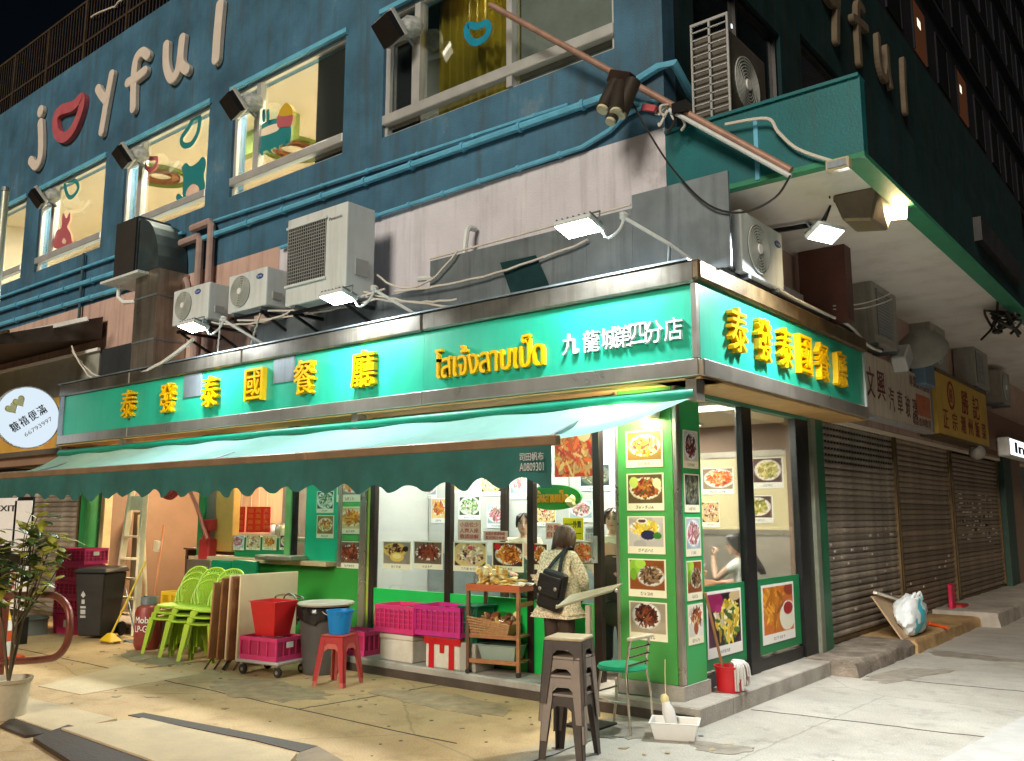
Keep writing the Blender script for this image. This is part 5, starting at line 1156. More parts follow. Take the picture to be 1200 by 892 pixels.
# small unlit floodlights between the upper windows
for i, (u, v, lab) in enumerate(((461, 32, "beside the mustard curtain window"), (277, 121, "beside the bus sticker window"), (147, 182, "beside the bear sticker window"), (46, 231, "beside the pink creature window"))):
    c = on_y(u, v, YA - .32)
    t = thing("unlit_floodlight", "unlit dark floodlight with a scuffed white hood " + lab, "floodlight", c, "unlit floodlights between upper windows")
    MB().obox(c + Vector((-.08, -.02, -.02)), (.40, .09, .32), (R(38), 0, R(-14))).build("face", M['black'], t)
    k = MB().obox(c + Vector((-.08, -.0, -.0)), (.44, .07, .36), (R(38), 0, R(-14))); k.xf(Matrix.Translation((0, .035, .03))).build("rim", M['alu'], t, bev=.01)
    MB().blob(c + Vector((.06, .22, .06)), .19, 3, .08, 2, (1.1, .8, .75)).build("hood", mat("scuffed_white_hood", (.36, .40, .40), .5, var=.5, scale=14, dirt=.6), t, smooth=True)
    MB().beam(c + Vector((.05, .2, -.05)), (c.x + .05, YA, c.z - .12), .04, .04).build("bracket", M['steeldull'], t)

# neighbouring dark awning at the left and its grey boards
na = thing("folded_awning", "dark rusty folded awning frame over the grey boards at the left", "awning", (-13, -.3, 4.6))
MB().prism([(.5, 5.15), (-1.2, 4.55), (-1.2, 4.40), (.5, 4.75)], lambda a, b, t: (t, a, b), -19, -11.6).build("canopy_sheet", mat("dark_rusty_tarpaulin", (.05, .035, .028), .7, var=.5, scale=3), na)
for z in (4.46, 4.62): MB().beam((-19, -1.22 + (z - 4.46), z), (-11.5, -1.22 + (z - 4.46), z), .05, .05).build("front_rail", M['rust'], na)
for x in (-11.7, -13.5, -15.2): MB().beam((x, -1.2, 4.5), (x, .5, 5.12), .05, .06).build("rafter", M['rust'], na)
MB().beam((-12.1, -.9, 4.62), (-11.3, .1, 5.0), .07, .07).build("brace", M['alu'], na)
nb = thing("grey_boards", "grey sheet boards above the round white sign at the left", "metal sheeting", (-13, .2, 3.8))
for a, b in ((-18.9, -14.8), (-14.797, -12.9), (-12.897, -11.3)):
    MB().box(a, b, .34, .38, 3.76, 4.5).build("board", mat("greenish_grey_board", (.34, .36, .31), .55, .2, var=.15, dirt=.3), nb)
MB().beam((-19, .3, 4.52), (-11.25, .3, 4.50), .05, .05).build("top_bead", M['whiteletter'], nb)
MB().box(-11.3, -10.0, .36, .40, 3.87, 4.5).build("board", M['acdark'], nb)

# roof fence
RFM = mat("dark_rusty_fence", (.05, .034, .022), .6, .2, var=.4)
rf = thing("roof_fence", "tall dark steel fence along the roof edge above the blue wall", "fence", (-14, 1, 10.66))
for x in [-20.5 + 1.7 * i for i in range(9)]: MB().box(x - .03, x + .03, .72, .78, 10.6, 12.1).build("post", RFM, rf)
for z in (11.15, 12.08): MB().box(-20.6, -6.9, .73, .77, z, z + .05).build("rail", RFM, rf)
bars = MB()
for i in range(110): bars.box(-20.5 + i * .124, -20.49 + i * .124 + .012, .745, .757, 10.6, 12.08)
bars.build("bars", RFM, rf)["kind"] = "stuff"
cable("tangled pale cable draped over the roof fence", catenary((-13.4, .7, 11.6), (-9.9, .7, 11.9), .25, 14, .06, 4), .02)

# farther buildings
tw = thing("dark_tower", "dark tall block rising behind the blue building with a few lit windows", "building", (-6, 20, 10.6))
nr = mat("night_tower_render", (.020, .022, .028), .9, var=.4, scale=.4, spec=.05, dirt=.5, dirtcol=(.03, .02, .015), streak=True)
MB().box(-8, -2.2, 4.5, 60, 10.61, 46).build("wall", nr, tw)
rg = random.Random(9); wm = [emit("amber_window", (1, .36, .16), .035), emit("white_window", (1, .88, .66), 1.1), mat("dull_dark_pane", (.006, .007, .009), .6, bump=0, spec=.1)]
for j in range(11):
    z = 11.6 + j * 3.0
    MB().box(-2.199, -2.0, 4.6, 60, z - .75, z - .6).build("ledge", nr, tw)
    for i in range(17):
        y = 5.2 + i * 2.6; q = rg.random(); m_ = wm[0] if (i, j) in ((5, 1), (7, 1)) else wm[2]
        fr = MB().box(-2.199, -2.15, y - .06, y - .002, z, z + 1.6).box(-2.199, -2.15, y + 1.302, y + 1.36, z, z + 1.6).box(-2.199, -2.15, y - .06, y + 1.36, z + 1.602, z + 1.66).build("window", nr, tw)
        MB().box(-2.199, -2.17, y, y + 1.3, z, z + 1.6).build("pane", m_, fr)
        if m_ is wm[0] or q > .9: MB().box(-2.169, -2.165, y + .3 + .5 * rg.random(), y + .45 + .5 * rg.random(), z + .9, z + 1.15).build("window_light_speck", wm[1], fr)
tb = thing("far_tower", "far dim tower at the upper right edge with scattered lights", "building", (10, 75, 0))
MB().box(4, 22, 62, 80, 0, 60).build("wall", mat("night_tower_render", (0, 0, 0)), tb)
for i in range(9):
    for j in range(16):
        q = rg.random(); MB().box(4.6 + i * 1.9, 5.6 + i * 1.9, 61.93, 61.99, 4 + j * 3.2, 5.3 + j * 3.2).build("window", wm[1] if q < .05 else wm[0] if q < .08 else wm[2], tb)
# dim items under the canopy
wd_ = thing("wire_tangle", "black tangle of wires hanging from the green beam at the right", "wires", on_x(1178, 372, 1.2))
c = on_x(1178, 372, 1.15)
for i in range(8):
    P = [c + Vector((rg.uniform(-.2, .2), rg.uniform(-.5, .5), rg.uniform(-.25, .1))) for _ in range(5)]
    MB().tube(spline(P, 4), .02, 6).build("wire", M['blackcable'], wd_)
MB().tube(spline([on_x(1170, 348, 1.2), on_x(1165, 380, 1.0), on_x(1150, 398, .9)], 6), .018, 6).build("wire", M['blackcable'], wd_)
rl_ = thing("dish_lamp", "grey round lamp shade tilted above the faded sign", "lamp", on_x(1077, 408, .1))
c = on_x(1078, 408, .1)
MB().lathe([(.02, .16), (.12, .14), (.24, .02), (.26, -.04), (.24, -.04), (.1, .10)], (0, 0, 0), 22, False, False).xf(Matrix.Translation(c) @ Matrix.Rotation(R(50), 4, 'X') @ Matrix.Scale(1.5, 4)).build("shade", mat("dull_grey_shade", (.30, .30, .27), .6), rl_, smooth=True)
MB().tube([c, c + Vector((-.2, .2, -.3))], .025, 7).build("stem", M['black'], rl_)
bb = thing("blue_lamp_box", "small blue grey lamp box standing on the end of the faded sign", "lamp", on_x(1082, 438, .05))
c = on_x(1082, 440, .05); MB().obox(c, (.2, .55, .34), (0, 0, 0)).build("case", mat("blue_grey_case", (.12, .2, .28), .5), bb, bev=.02)
c = on_x(1057, 420, .1); MB().obox(c, (.2, .4, .25), (R(35), 0, 0)).build("lamp_head", M['alu'], bb, bev=.02)
gl = thing("globe_lamp", "small unlit globe lamp under the yellow sign", "lamp", on_x(1145, 530, .02))
c = on_x(1145, 530, .0); MB().blob(c, .14, 1, 0, 3).build("globe", mat("grey_globe", (.35, .33, .3), .4), gl, smooth=True)
MB().cyl(c, (c.x, c.y, 2.95), .04, n=10).build("neck", M['black'], gl)
lb = thing("light_batten", "dark light batten fixed to the canopy front at the right edge", "light batten", (1.45, 9, 5.1))
p0, p1 = on_x(1145, 268, 1.42), on_x(1192, 322, 1.42)
MB().beam(p0, p1, .10, .3).build("case", M['black'], lb)
# =================================================================== things on the pavement
RZ = lambda a: Matrix.Rotation(a, 4, 'Z')
# ---- plastic stools, stacked
def make_stool(label, group, loc, top_w, bot_w, h, m, seat_m, apron=.115, legw=(.072, .05), th=.008):
    t = thing("plastic_stool", label, "stool", loc, group, local=True)
    a, b = top_w / 2, bot_w / 2
    MB().box(-a, a, -a, a, h - .022, h).build("seat", seat_m, t, bev=.011, seg=2)
    def side(z): return a + (b - a) * (h - z) / h
    for sx in (-1, 1):
        for sy in (-1, 1):
            mb = MB()
            for ax in (0, 1):
                vs = []
                for z in (h - .023, h - apron, h - apron - .05, 0.0):
                    s_ = side(z); w_ = legw[0] if z > .1 else legw[1]
                    for off in (0, -th):
                        for k in (0, w_):
                            p = [sx * (s_ + off), sy * (s_ - k)] if ax == 0 else [sx * (s_ - k), sy * (s_ + off)]
                            vs.append((p[0], p[1], z))
                fs = []
                for i in range(3):
                    o_ = i * 4; fs += [(o_, o_ + 1, o_ + 5, o_ + 4), (o_ + 2, o_ + 6, o_ + 7, o_ + 3), (o_, o_ + 4, o_ + 6, o_ + 2), (o_ + 1, o_ + 3, o_ + 7, o_ + 5)]
                fs += [(12, 13, 15, 14)]
                mb.add(vs, fs)
            mb.build("leg", m, t)
    for ax in (0, 1):
        for s_ in (-1, 1):
            z1, z0 = h - .023, h - apron; q1, q0 = side(z1) - .0015, side(z0) - .0015; wd = a - legw[0] * .9
            pts = [(-wd, z1, q1), (wd, z1, q1), (wd, z0, q0), (wd - .035, z0 + .03, side(z0 + .03) - .0015), (-wd + .035, z0 + .03, side(z0 + .03) - .0015), (-wd, z0, q0)]
            mk = lambda x, z, q, d_: ((s_ * (q - d_), x, z) if ax == 0 else (x, s_ * (q - d_), z))
            n = len(pts); vs = [mk(*p, 0) for p in pts] + [mk(*p, th) for p in pts]
            MB().add(vs, [tuple(range(n)), tuple(range(2 * n - 1, n - 1, -1))] + [(i, (i + 1) % n, (i + 1) % n + n, i + n) for i in range(n)]).build("apron", m, t)
    return t
DBR = mat("dark_taupe_plastic", (.062, .046, .038), .45, var=.2, bump=.04, dirt=.4, dirtcol=(.14, .11, .085))
LBR = mat("light_taupe_plastic", (.26, .21, .175), .45, var=.15, bump=.04, dirt=.4, dirtcol=(.13, .10, .08))
STC = (-.33, -1.36)
names = ["lowest dark stool of the tall taupe stack in front", "second stool from the bottom of the taupe stack", "third stool from the bottom of the taupe stack", "topmost dark taupe stool with a paler seat"]
for i in range(4):
    t = make_stool(names[i], "stacked taupe stools", (STC[0], STC[1], -.0 +   .128 * i), .285, .34, .45, DBR if i in (0, 3) else LBR, mat("tan_seat", (.42, .33, .2), .5, var=.25, scale=10) if i == 3 else LBR)  # topmost seat is paler than the rest of its stool
    t.rotation_euler = (0, 0, R(14 + (3 if i % 2 else -2)))
RED = mat("faded_red_plastic", (.42, .035, .035), .4, var=.12, bump=.02)
for i in range(2):
    t = make_stool("red plastic stool, %s of the pair under the blue bucket" % ("lower" if i == 0 else "upper"), "red stools", (-3.74, -.62, .0 + .05 * i), .27, .37, .45, RED if i else mat("pale_red_plastic", (.55, .12, .10), .4, var=.1, bump=.02), RED, legw=(.06, .045))
    t.rotation_euler = (0, 0, R(16))
def bucket(label, loc, r1, r0, h, m, name="bucket", cat="bucket", handle=True, tilt=0, inner=None):
    t = thing(name, label, cat, loc, None, local=True)
    MB().lathe([(r0 - .004, .006), (r0, 0), (r0 + (r1 - r0) * .9, h * .9), (r1 + .008, h * .91), (r1 + .01, h), (r1 - .002, h), (r0 * .97, .012)], (0, 0, 0), 32, True, True).build("pail", m, t, smooth=True)
    if handle: MB().tube([(r1 * math.cos(a), .3 * r1 * math.sin(a) - r1 * .9, h * .93 - r1 * .35 * math.sin(a)) for a in [math.pi * k / 10 for k in range(11)]], .004, 6).build("handle", M['steel'], t)
    t.rotation_euler = (tilt, 0, 0)
    return t
bucket("blue pail standing on the red stools", (-3.74, -.62, .502), .135, .105, .235, mat("bright_blue_plastic", (.0, .20, .55), .35, var=.05, bump=0))
# ---- folding green chair
gc = thing("metal_chair", "small chrome chair with a green padded seat in front of the pillar", "chair", (-.44, -.44, 0))
CH_ = mat("chrome_tube", (.55, .5, .42), .22, 1., var=.1, bump=0)
for (x0, y0, x1, y1, zt) in ((-.29, -.60, -.33, -.58, .72), (-.30, -.24, -.34, -.26, .74)):
    MB().tube(spline([(x0, y0, 0), (x0 - .02, y0, .3), (x1, y1, .5), (x1 + .04, y1, zt)], 5), .011, 8).build("back_leg", CH_, gc, smooth=True)
for (x0, y0) in ((-.62, -.60), (-.62, -.28)):
    MB().tube([(x0 - .03, y0, 0), (x0 + .05, y0 + (.02 if y0 < -.5 else -.02), .46)], .011, 8).build("front_leg", CH_, gc, smooth=True)
for z in (.52, .585, .65): MB().tube([(-.325 + (z - .5) * .16, -.58, z), (-.325 + (z - .5) * .16, -.26, z + .005)], .009, 7).build("back_slat", CH_, gc)
MB().box(-.312, -.268, -.60, -.24, .715, .742).build("top_slat", mat("worn_pale_wood", (.5, .42, .3), .6, var=.3), gc, bev=.006)
MB().lathe([(.10, 0), (.19, .006), (.205, .022), (.19, .045), (.08, .052)], (-.47, -.42, .46), 28).build("seat", mat("bright_green_vinyl_seat", (.01, .30, .14), .3, var=.08, bump=.02), gc, smooth=True)
for a, b in (((-.60, -.58, .24), (-.31, -.59, .24)), ((-.60, -.28, .24), (-.31, -.25, .24)), ((-.6, -.58, .3), (-.6, -.28, .3))): MB().tube([a, b], .007, 6).build("stretcher", CH_, gc)
# ---- white tub with a scoop
tb_ = thing("plastic_tub", "small white plastic tub on the ground at the shop corner", "tub", (.0, -.42, 0), None, local=True)
def tub(root, lx, ly, h, m, fl=.03, th=.006):
    a, b = lx / 2, ly / 2; mb = MB(); P = lambda q, z, k: [(-a * k - q, -b * k - q, z), (a * k + q, -b * k - q, z), (a * k + q, b * k + q, z), (-a * k - q, b * k + q, z)]
    rings = [P(-fl, 0, 1), P(0, h, 1), P(.012, h, 1), P(.012, h + .008, 1), P(-th, h + .008, 1), P(-fl - th, .01, 1)]
    vs = [p for r in rings for p in r]; fs = [(3, 2, 1, 0), (20, 21, 22, 23)]
    for i in range(5):
        for k in range(4): fs.append((i * 4 + k, i * 4 + (k + 1) % 4, i * 4 + 4 + (k + 1) % 4, i * 4 + 4 + k))
    return mb.add(vs, fs).build("body", m, root, bev=.004)
tub(tb_, .36, .25, .125, mat("white_plastic", (.72, .72, .70), .4, var=.05, bump=0)); tb_.rotation_euler = (0, 0, R(24))
MB().box(-.14, .14, -.09, .09, .06, .062).build("murky_water", mat("murky_water", (.2, .17, .13), .12, bump=.05), tb_)
scp = thing("plastic_bottle", "white bottle with a pale yellow neck and a thin stick standing in the tub", "bottle", (-.03, -.40, .07), None, local=True)
MB().lathe([(.02, 0), (.045, .02), (.05, .12), (.03, .19), (.018, .22)], (0, 0, 0), 18).xf(Matrix.Rotation(R(-18), 4, 'Y')).build("body", mat("white_plastic", (0, 0, 0)), scp, smooth=True)
MB().lathe([(.03, .19), (.034, .22), (.02, .25)], (0, 0, 0), 14).xf(Matrix.Rotation(R(-18), 4, 'Y')).build("neck", mat("pale_yellow_plastic", (.7, .6, .3), .4, bump=0), scp, smooth=True)
MB().tube([(-.07, .02, .20), (-.075, .03, .40), (-.065, .02, .50)], .004, 5).build("stick", mat("pale_yellow_plastic", (0, 0, 0)), scp)
# ---- mop and mop bucket
bucket("red mop bucket on the step beside the pillar", (-.13, .83, .15), .125, .11, .22, mat("deep_red_plastic", (.50, .012, .02), .4, var=.06, bump=0), handle=False)
mp = thing("mop", "white string mop hanging over the red bucket with its wooden handle leaning on the pillar", "mop", (-.12, .80, .3))
MB().cyl((-.14, .76, .28), (-.21, .57, 1.02), .013, n=10).build("handle", mat("brown_mop_handle", (.30, .14, .06), .5), mp)
rg = random.Random(21)
for i in range(38):
    a = rg.uniform(-.9, 1.9); r = .135 + rg.uniform(0, .03); dx, dy = math.cos(a), math.sin(a)
    MB().tube(spline([(-.13 + .03 * dx, .86 + .03 * dy, .385 + rg.uniform(0, .02)), (-.13 + dx * r * .7, .86 + dy * r * .7, .40), (-.13 + dx * r, .85 + dy * r, .37), (-.13 + dx * (r + .012), .85 + dy * (r + .012), .37 - rg.uniform(.07, .2))], 4), .009, 5).build("mop_strand", mat("grey_white_cotton", (.55, .54, .52), .9, var=.2, bump=.3), mp)
# ---- snack trolley
tr = thing("snack_trolley", "brown three tier trolley of snacks in front of the window", "trolley", (-2.3, .25, .15), None, local=True)
TW, TD = .56, .36
wd2 = mat("dark_brown_trolley_wood", (.13, .055, .03), .45, var=.25, bump=.05)
for sx in (-1, 1):
    for sy in (-1, 1):
        MB().box(sx * TW / 2 - .016, sx * TW / 2 + .016, sy * TD / 2 - .016, sy * TD / 2 + .016, .05, .80).build("post", wd2 if sx < 0 else M['wood'], tr)
        k = MB().lathe([(.0, -.018), (.024, -.018), (.024, .018), (0, .018)], (0, 0, 0), 14, False, False).xf(Matrix.Translation((sx * TW / 2, sy * TD / 2, .025)) @ Matrix.Rotation(math.pi / 2, 4, 'X')); k.build("caster", M['rubber'], tr)
for z in (.12, .36):
    MB().box(-TW / 2 + .017, TW / 2 - .017, -TD / 2 + .017, TD / 2 - .017, z, z + .016).build("shelf", M['wood'], tr)
    for s_ in (-1, 1): MB().box(-TW / 2 + .017, TW / 2 - .017, s_ * TD / 2 - .008, s_ * TD / 2 + .008, z - .01, z + .03).build("shelf_rail", M['wood'], tr)
for x0, x1 in ((-TW / 2 - .02, -.02), (-.018, TW / 2 + .02)):
    MB().box(x0, x1, -TD / 2 - .02, TD / 2 + .02, .802, .812).build("tray_base", M['wood'], tr)
    for (p, q, r_, s_) in ((x0, x1, -TD / 2 - .02, -TD / 2 - .01), (x0, x1, TD / 2 + .01, TD / 2 + .02)): MB().box(p, q, r_, s_, .813, .87).build("tray_side", mat("orange_red_tray", (.40, .09, .03), .4, var=.15), tr)
    for p in (x0, x1 - .01): MB().box(p, p + .01, -TD / 2 - .009, TD / 2 + .009, .813, .87).build("tray_side", mat("orange_red_tray", (0, 0, 0)), tr)
MB().box(TW / 2 - .002, TW / 2 + .02, -TD / 2 + .02, TD / 2 - .02, .66, .70).build("push_bar", M['wood'], tr)
tr.rotation_euler = (0, 0, R(12))
TM = Matrix.Translation((-2.3, .25, .15)) @ RZ(R(12))
rg = random.Random(31)
def crisp_bag(label, c, sx, sy, sz, pal, n, seed, film=True, name="snack_bag"):
    t = thing(name, label, "snack bag", TM @ Vector(c)); rg = random.Random(seed)
    for i in range(n):
        p = Vector((c[0] + rg.uniform(-sx, sx) * .86, c[1] + rg.uniform(-sy, sy) * .8, c[2] + .01 + abs(rg.gauss(0, .5)) * sz))
        if p.z > c[2] + sz: p.z = c[2] + rg.uniform(.02, sz)
        col = rg.choice(pal)
        k = MB().lathe([(.006, .010), (.026, .004), (.034, .012), (.030, .017), (.008, .016)], (0, 0, 0), 9).xf(Matrix.Translation(TM @ p) @ Matrix.Rotation(rg.uniform(0, 3), 4, 'X') @ Matrix.Rotation(rg.uniform(0, 3), 4, 'Y'))
        k.build("crisp", col, t, smooth=True)
    if film:
        f = MB().blob((0, 0, 0), 1, seed, .1, 3).xf(TM @ Matrix.Translation((c[0], c[1], c[2] + sz * .52)) @ Matrix.Diagonal((sx * 1.05, sy * 1.05, sz * .62, 1)))
        f.build("film", glass("clear_bag_film", (.97, .97, .95), .12), t, smooth=True)
CR = [mat("pale_yellow_crisp", (.78, .58, .18), .5), mat("golden_crisp", (.70, .42, .09), .5), mat("light_crisp", (.85, .70, .36), .5)]
crisp_bag("big clear bag of pale yellow crisps on top of the trolley", (-.12, .02, .815), .17, .13, .21, CR, 130, 1)
crisp_bag("clear bag of brown and golden snacks on the middle shelf", (-.03, .03, .40), .2, .10, .17, [CR[1], mat("dark_brown_crisp", (.16, .06, .02), .4), CR[0], mat("reddish_crisp", (.35, .1, .04), .4)], 90, 2)
pp = thing("paper_tray", "crumpled pale paper and flat crackers on the trolley's right tray", "snack tray", TM @ Vector((.16, 0, .815)))
k = MB(); nn = 9; rg = random.Random(4)
vs = [TM @ Vector((.03 + .28 * i / nn, -.2 + .38 * j / nn, .865 + rg.uniform(-.008, .02))) for i in range(nn + 1) for j in range(nn + 1)]
k.add(vs, [(i * (nn + 1) + j, i * (nn + 1) + j + 1, (i + 1) * (nn + 1) + j + 1, (i + 1) * (nn + 1) + j) for i in range(nn) for j in range(nn)]).build("paper", M['paper'], pp)
for i in range(10):
    c = TM @ Vector((.2 + rg.uniform(-.1, .1), -.1 + rg.uniform(-.1, .1), .885 + .004 * i)); MB().lathe([(.0, 0), (.04, .004), (.045, .012), (.0, .010)], (0, 0, 0), 12, False, False).xf(Matrix.Translation(c) @ Matrix.Rotation(rg.uniform(-.5, .5), 4, 'X')).build("cracker", CR[i % 3], pp, smooth=True)
wb = thing("wicker_basket", "shallow woven basket tilted on the middle shelf of the trolley", "basket", TM @ Vector((-.03, -.12, .38)))
for i in range(7):
    z = .385 + i * .016; a = .20 + i * .006; b = .07 + i * .004
    P = [TM @ Vector((-.04 + a * sx_, -.115 + b * sy_, z + (.012 * (i) if sx_ < 0 else 0))) for sx_, sy_ in ((-1, -1), (1, -1), (1, 1), (-1, 1))]
    MB().tube(P, .009, 6, True).build("woven_strand", mat("tan_wicker", (.40, .20, .08), .6, var=.3, scale=30, bump=.3, bscale=120), wb)
for i in range(22):
    x = -.24 + .40 * i / 21; MB().tube([TM @ Vector((x, -.185, .38)), TM @ Vector((x * 1.06, -.20, .50 + (.05 if x < -.05 else .01)))], .005, 5).build("woven_stake", mat("tan_wicker", (0, 0, 0)), wb)
ct = thing("clear_tub", "translucent lidless plastic tub on the lowest trolley shelf", "tub", TM @ Vector((.02, -.02, .137)), None, local=True)
tub(ct, .42, .26, .14, mat("milky_plastic", (.45, .55, .48), .35, var=.05, bump=0, trans=.4)); ct.rotation_euler = (0, 0, R(12))
# ---- fish crates, foam boxes
def crate(label, loc, lx, ly, h, m, group, rz=0, cols=6, rows=3, tag_=False):
    t = thing("plastic_crate", label, "crate", loc, group, local=True); a, b = lx / 2, ly / 2
    MB().box(-a + .012, a - .012, -b + .012, b - .012, .0, .012).build("floor", m, t)
    MB().box(-a, a, -b, -b + .014, h - .04, h).box(-a, a, b - .014, b, h - .04, h).box(-a, -a + .014, -b + .0142, b - .0142, h - .04, h).box(a - .014, a, -b + .0142, b - .0142, h - .04, h).build("rim", m, t)
    MB().box(-a + .004, a - .004, -b + .004, -b + .016, .0, .05).box(-a + .004, a - .004, b - .016, b - .004, .0, .05).box(-a + .004, -a + .016, -b + .0162, b - .0162, .0, .05).box(a - .016, a - .004, -b + .0162, b - .0162, .0, .05).build("skirt", m, t)
    g = MB(); zs = [.05 + (h - .09) * i / rows for i in range(rows + 1)]
    for i in range(1, rows): 
        z = zs[i]; g.box(-a + .005, a - .005, -b + .005, -b + .013, z - .006, z + .006).box(-a + .005, a - .005, b - .013, b - .005, z - .006, z + .006).box(-a + .005, -a + .013, -b, b, z - .006, z + .006).box(a - .013, a - .005, -b, b, z - .006, z + .006)
    for i in range(cols + 1):
        x = -a + .012 + (lx - .024) * i / cols; w_ = .012 if i in (0, cols) else .008
        g.box(x - w_, x + w_, -b + .003, -b + .015, .05, h - .04).box(x - w_, x + w_, b - .015, b - .003, .05, h - .04)
        y = -b + .012 + (ly - .024) * i / cols
        g.box(-a + .003, -a + .015, y - w_, y + w_, .05, h - .04).box(a - .015, a - .003, y - w_, y + w_, .05, h - .04)
    g.build("lattice", m, t)["kind"] = "stuff"
    MB().box(-a + .018, a - .018, -b + .018, b - .018, .013, h * .82).build("contents_box", mat("crimson_liner", (.42, .02, .09), .5, var=.2), t)
    if tag_: MB().box(a + .001, a + .004, -.06, .04, h * .55, h * .8).build("paper_label", M['whitepaper'], t)
    t.rotation_euler = (0, 0, rz); return t
PK = mat("hot_pink_plastic", (.62, .035, .16), .38, var=.1, bump=.02, dirt=.15, dirtcol=(.3, .02, .06))
MG = mat("magenta_plastic", (.52, .02, .20), .42, var=.2, bump=.04, dirt=.35, dirtcol=(.30, .03, .10))
crate("right magenta crate in front of the window, above the red taped foam box", (-2.98, .21, .47), .62, .40, .30, MG, "pink crates", R(3), 8, 4)
crate("left magenta crate in front of the window, above the plain foam box", (-3.62, .22, .45), .60, .40, .29, PK, "pink crates", R(1), 8, 4)
def foam(label, loc, lx, ly, h, tape, rz):
    t = thing("foam_box", label, "foam box", loc, "foam boxes on the step", local=True); a, b = lx / 2, ly / 2; fm = mat("stained_white_foam", (.66, .62, .54), .8, var=.08, scale=5, bump=.15, bscale=90, dirt=.5, dirtcol=(.3, .2, .12))
    MB().box(-a, a, -b, b, 0, h * .78).build("body", fm, t, bev=.012); MB().box(-a - .005, a + .005, -b - .005, b + .005, h * .782, h).build("lid", fm, t, bev=.012)
    if tape:
        rt = mat("red_packing_tape", (.48, .01, .015), .3, var=.05, bump=0)
        for x in (-a * .62, a * .55): MB().box(x - .035, x + .035, -b - .0095, -b - .006, .0, h - .07).build("tape", rt, t)
        MB().box(-.03, .03, -b - .0095, -b - .006, h * .5, h - .07).build("tape", rt, t)
        MB().box(-a - .009, a + .009, -b - .0105, -b - .006, h - .07, h - .004).build("tape", rt, t)
        MB().box(a + .006, a + .0095, -b, b, h - .07, h - .004).build("tape", rt, t)
    t.rotation_euler = (0, 0, rz)
foam("white foam box sealed with red tape on the step", (-2.93, .22, .15), .46, .34, .31, True, R(3))
foam("plain stained foam box on the step below the left magenta crate", (-3.62, .23, .15), .50, .34, .29, False, R(0))
gb = thing("green_bin", "dark green plastic bin standing on a grey box by the trolley", "bin", (-2.62, .24, .43), None, local=True)
tub(gb, .24, .28, .34, mat("dark_green_plastic", (.0, .13, .06), .35, var=.08, bump=0), .02); MB().box(-.14, .14, -.16, .16, .349, .365).build("lid", mat("dark_green_plastic", (0, 0, 0)), gb, bev=.006)
MB().tube([(-.1, -.155, .33), (-.05, -.16, .2), (.05, -.16, .19), (.1, -.155, .33)], .004, 5).build("handle", M['steeldull'], gb)
gbx = thing("grey_box", "pale grey box under the green bin on the step", "box", (-2.62, .22, .15), None, local=True)
MB().box(-.13, .13, -.15, .15, 0, .278).build("body", mat("dull_grey_carton", (.36, .34, .29), .7, var=.1, dirt=.3), gbx, bev=.008); MB().box(-.135, .135, -.155, .155, .2, .23).build("rim", mat("dull_grey_carton", (0, 0, 0)), gbx)
# ---- grey bin
gbn = thing("round_bin", "tall grey round bin lined with a black bag under an upturned pale lid", "bin", (-4.40, -.30, 0), None, local=True)
prof = [(.19, 0), (.20, .02)] + [(.20 + .055 * i / 10 + (.004 if i % 2 else 0), .02 + .064 * i) for i in range(1, 11)] + [(.272, .665), (.272, .70), (.25, .70), (.24, .6)]
MB().lathe(prof, (0, 0, 0), 40, True, False).build("drum", mat("charcoal_grey_plastic", (.075, .070, .066), .5, var=.12, bump=.03), gbn, smooth=True)
vs = []; rg = random.Random(6)
for j, (r, z) in enumerate(((.25, .66), (.262, .715), (.285, .70), (.285, .63), (.28, .57))):
    for i in range(36): vs.append(((r + rg.uniform(-.008, .012)) * math.cos(i * math.pi / 18), (r + rg.uniform(-.008, .012)) * math.sin(i * math.pi / 18), z + rg.uniform(-.012, .012) - (.03 * math.sin(i * .7) if j == 4 else 0)))
MB().add(vs, [(j * 36 + i, j * 36 + (i + 1) % 36, (j + 1) * 36 + (i + 1) % 36, (j + 1) * 36 + i) for j in range(4) for i in range(36)]).build("bin_bag", mat("glossy_black_bag", (.012, .012, .013), .18, var=.1, bump=.1), gbn, smooth=True)
MB().lathe([(.0, .0), (.29, .0), (.31, .02), (.30, .035), (.26, .02), (.0, .02)], (.05, 0, .725), 36, False, False).build("lid", mat("pale_grey_lid", (.50, .46, .38), .5, var=.12, dirt=.3), gbn, smooth=True)
# ---- hand trolley, crates, red pail
ht = thing("hand_trolley", "low grey platform trolley with chrome handle under the pink crates", "trolley", (-4.78, -.66, 0), None, local=True)
MB().box(-.32, .32, -.24, .24, .13, .165).build("platform", mat("pale_grey_platform", (.42, .40, .38), .5, var=.15), ht, bev=.01)
for sx in (-.26, .26):
    for sy in (-.18, .18):
        w_ = MB().lathe([(.0, -.02), (.045, -.02), (.052, -.012), (.052, .012), (.045, .02), (0, .02)], (0, 0, 0), 18, False, False).xf(Matrix.Translation((sx, sy, .054)) @ Matrix.Rotation(math.pi / 2, 4, 'X')).build("wheel", M['rubber'], ht, smooth=True)
        MB().lathe([(.0, -.022), (.02, -.022), (.02, .022), (0, .022)], (0, 0, 0), 12, False, False).xf(Matrix.Translation((sx, sy, .054)) @ Matrix.Rotation(math.pi / 2, 4, 'X')).build("hub", M['steel'], w_)
        MB().box(sx - .02, sx + .02, sy - .03, sy + .03, .108, .129).build("fork", M['steel'], ht)
MB().tube(spline([(-.28, .22, .16), (-.28, .26, .7), (-.22, .27, .80), (.1, .27, .80), (.16, .26, .7), (.16, .22, .16)], 5), .012, 8).build("handle", CH_, ht, smooth=True)
MB().tube(spline([(-.1, .24, .5), (-.1, .22, .76), (0, .22, .83), (.10, .22, .76), (.10, .24, .5)], 5), .010, 8).build("handle_loop", CH_, ht, smooth=True)
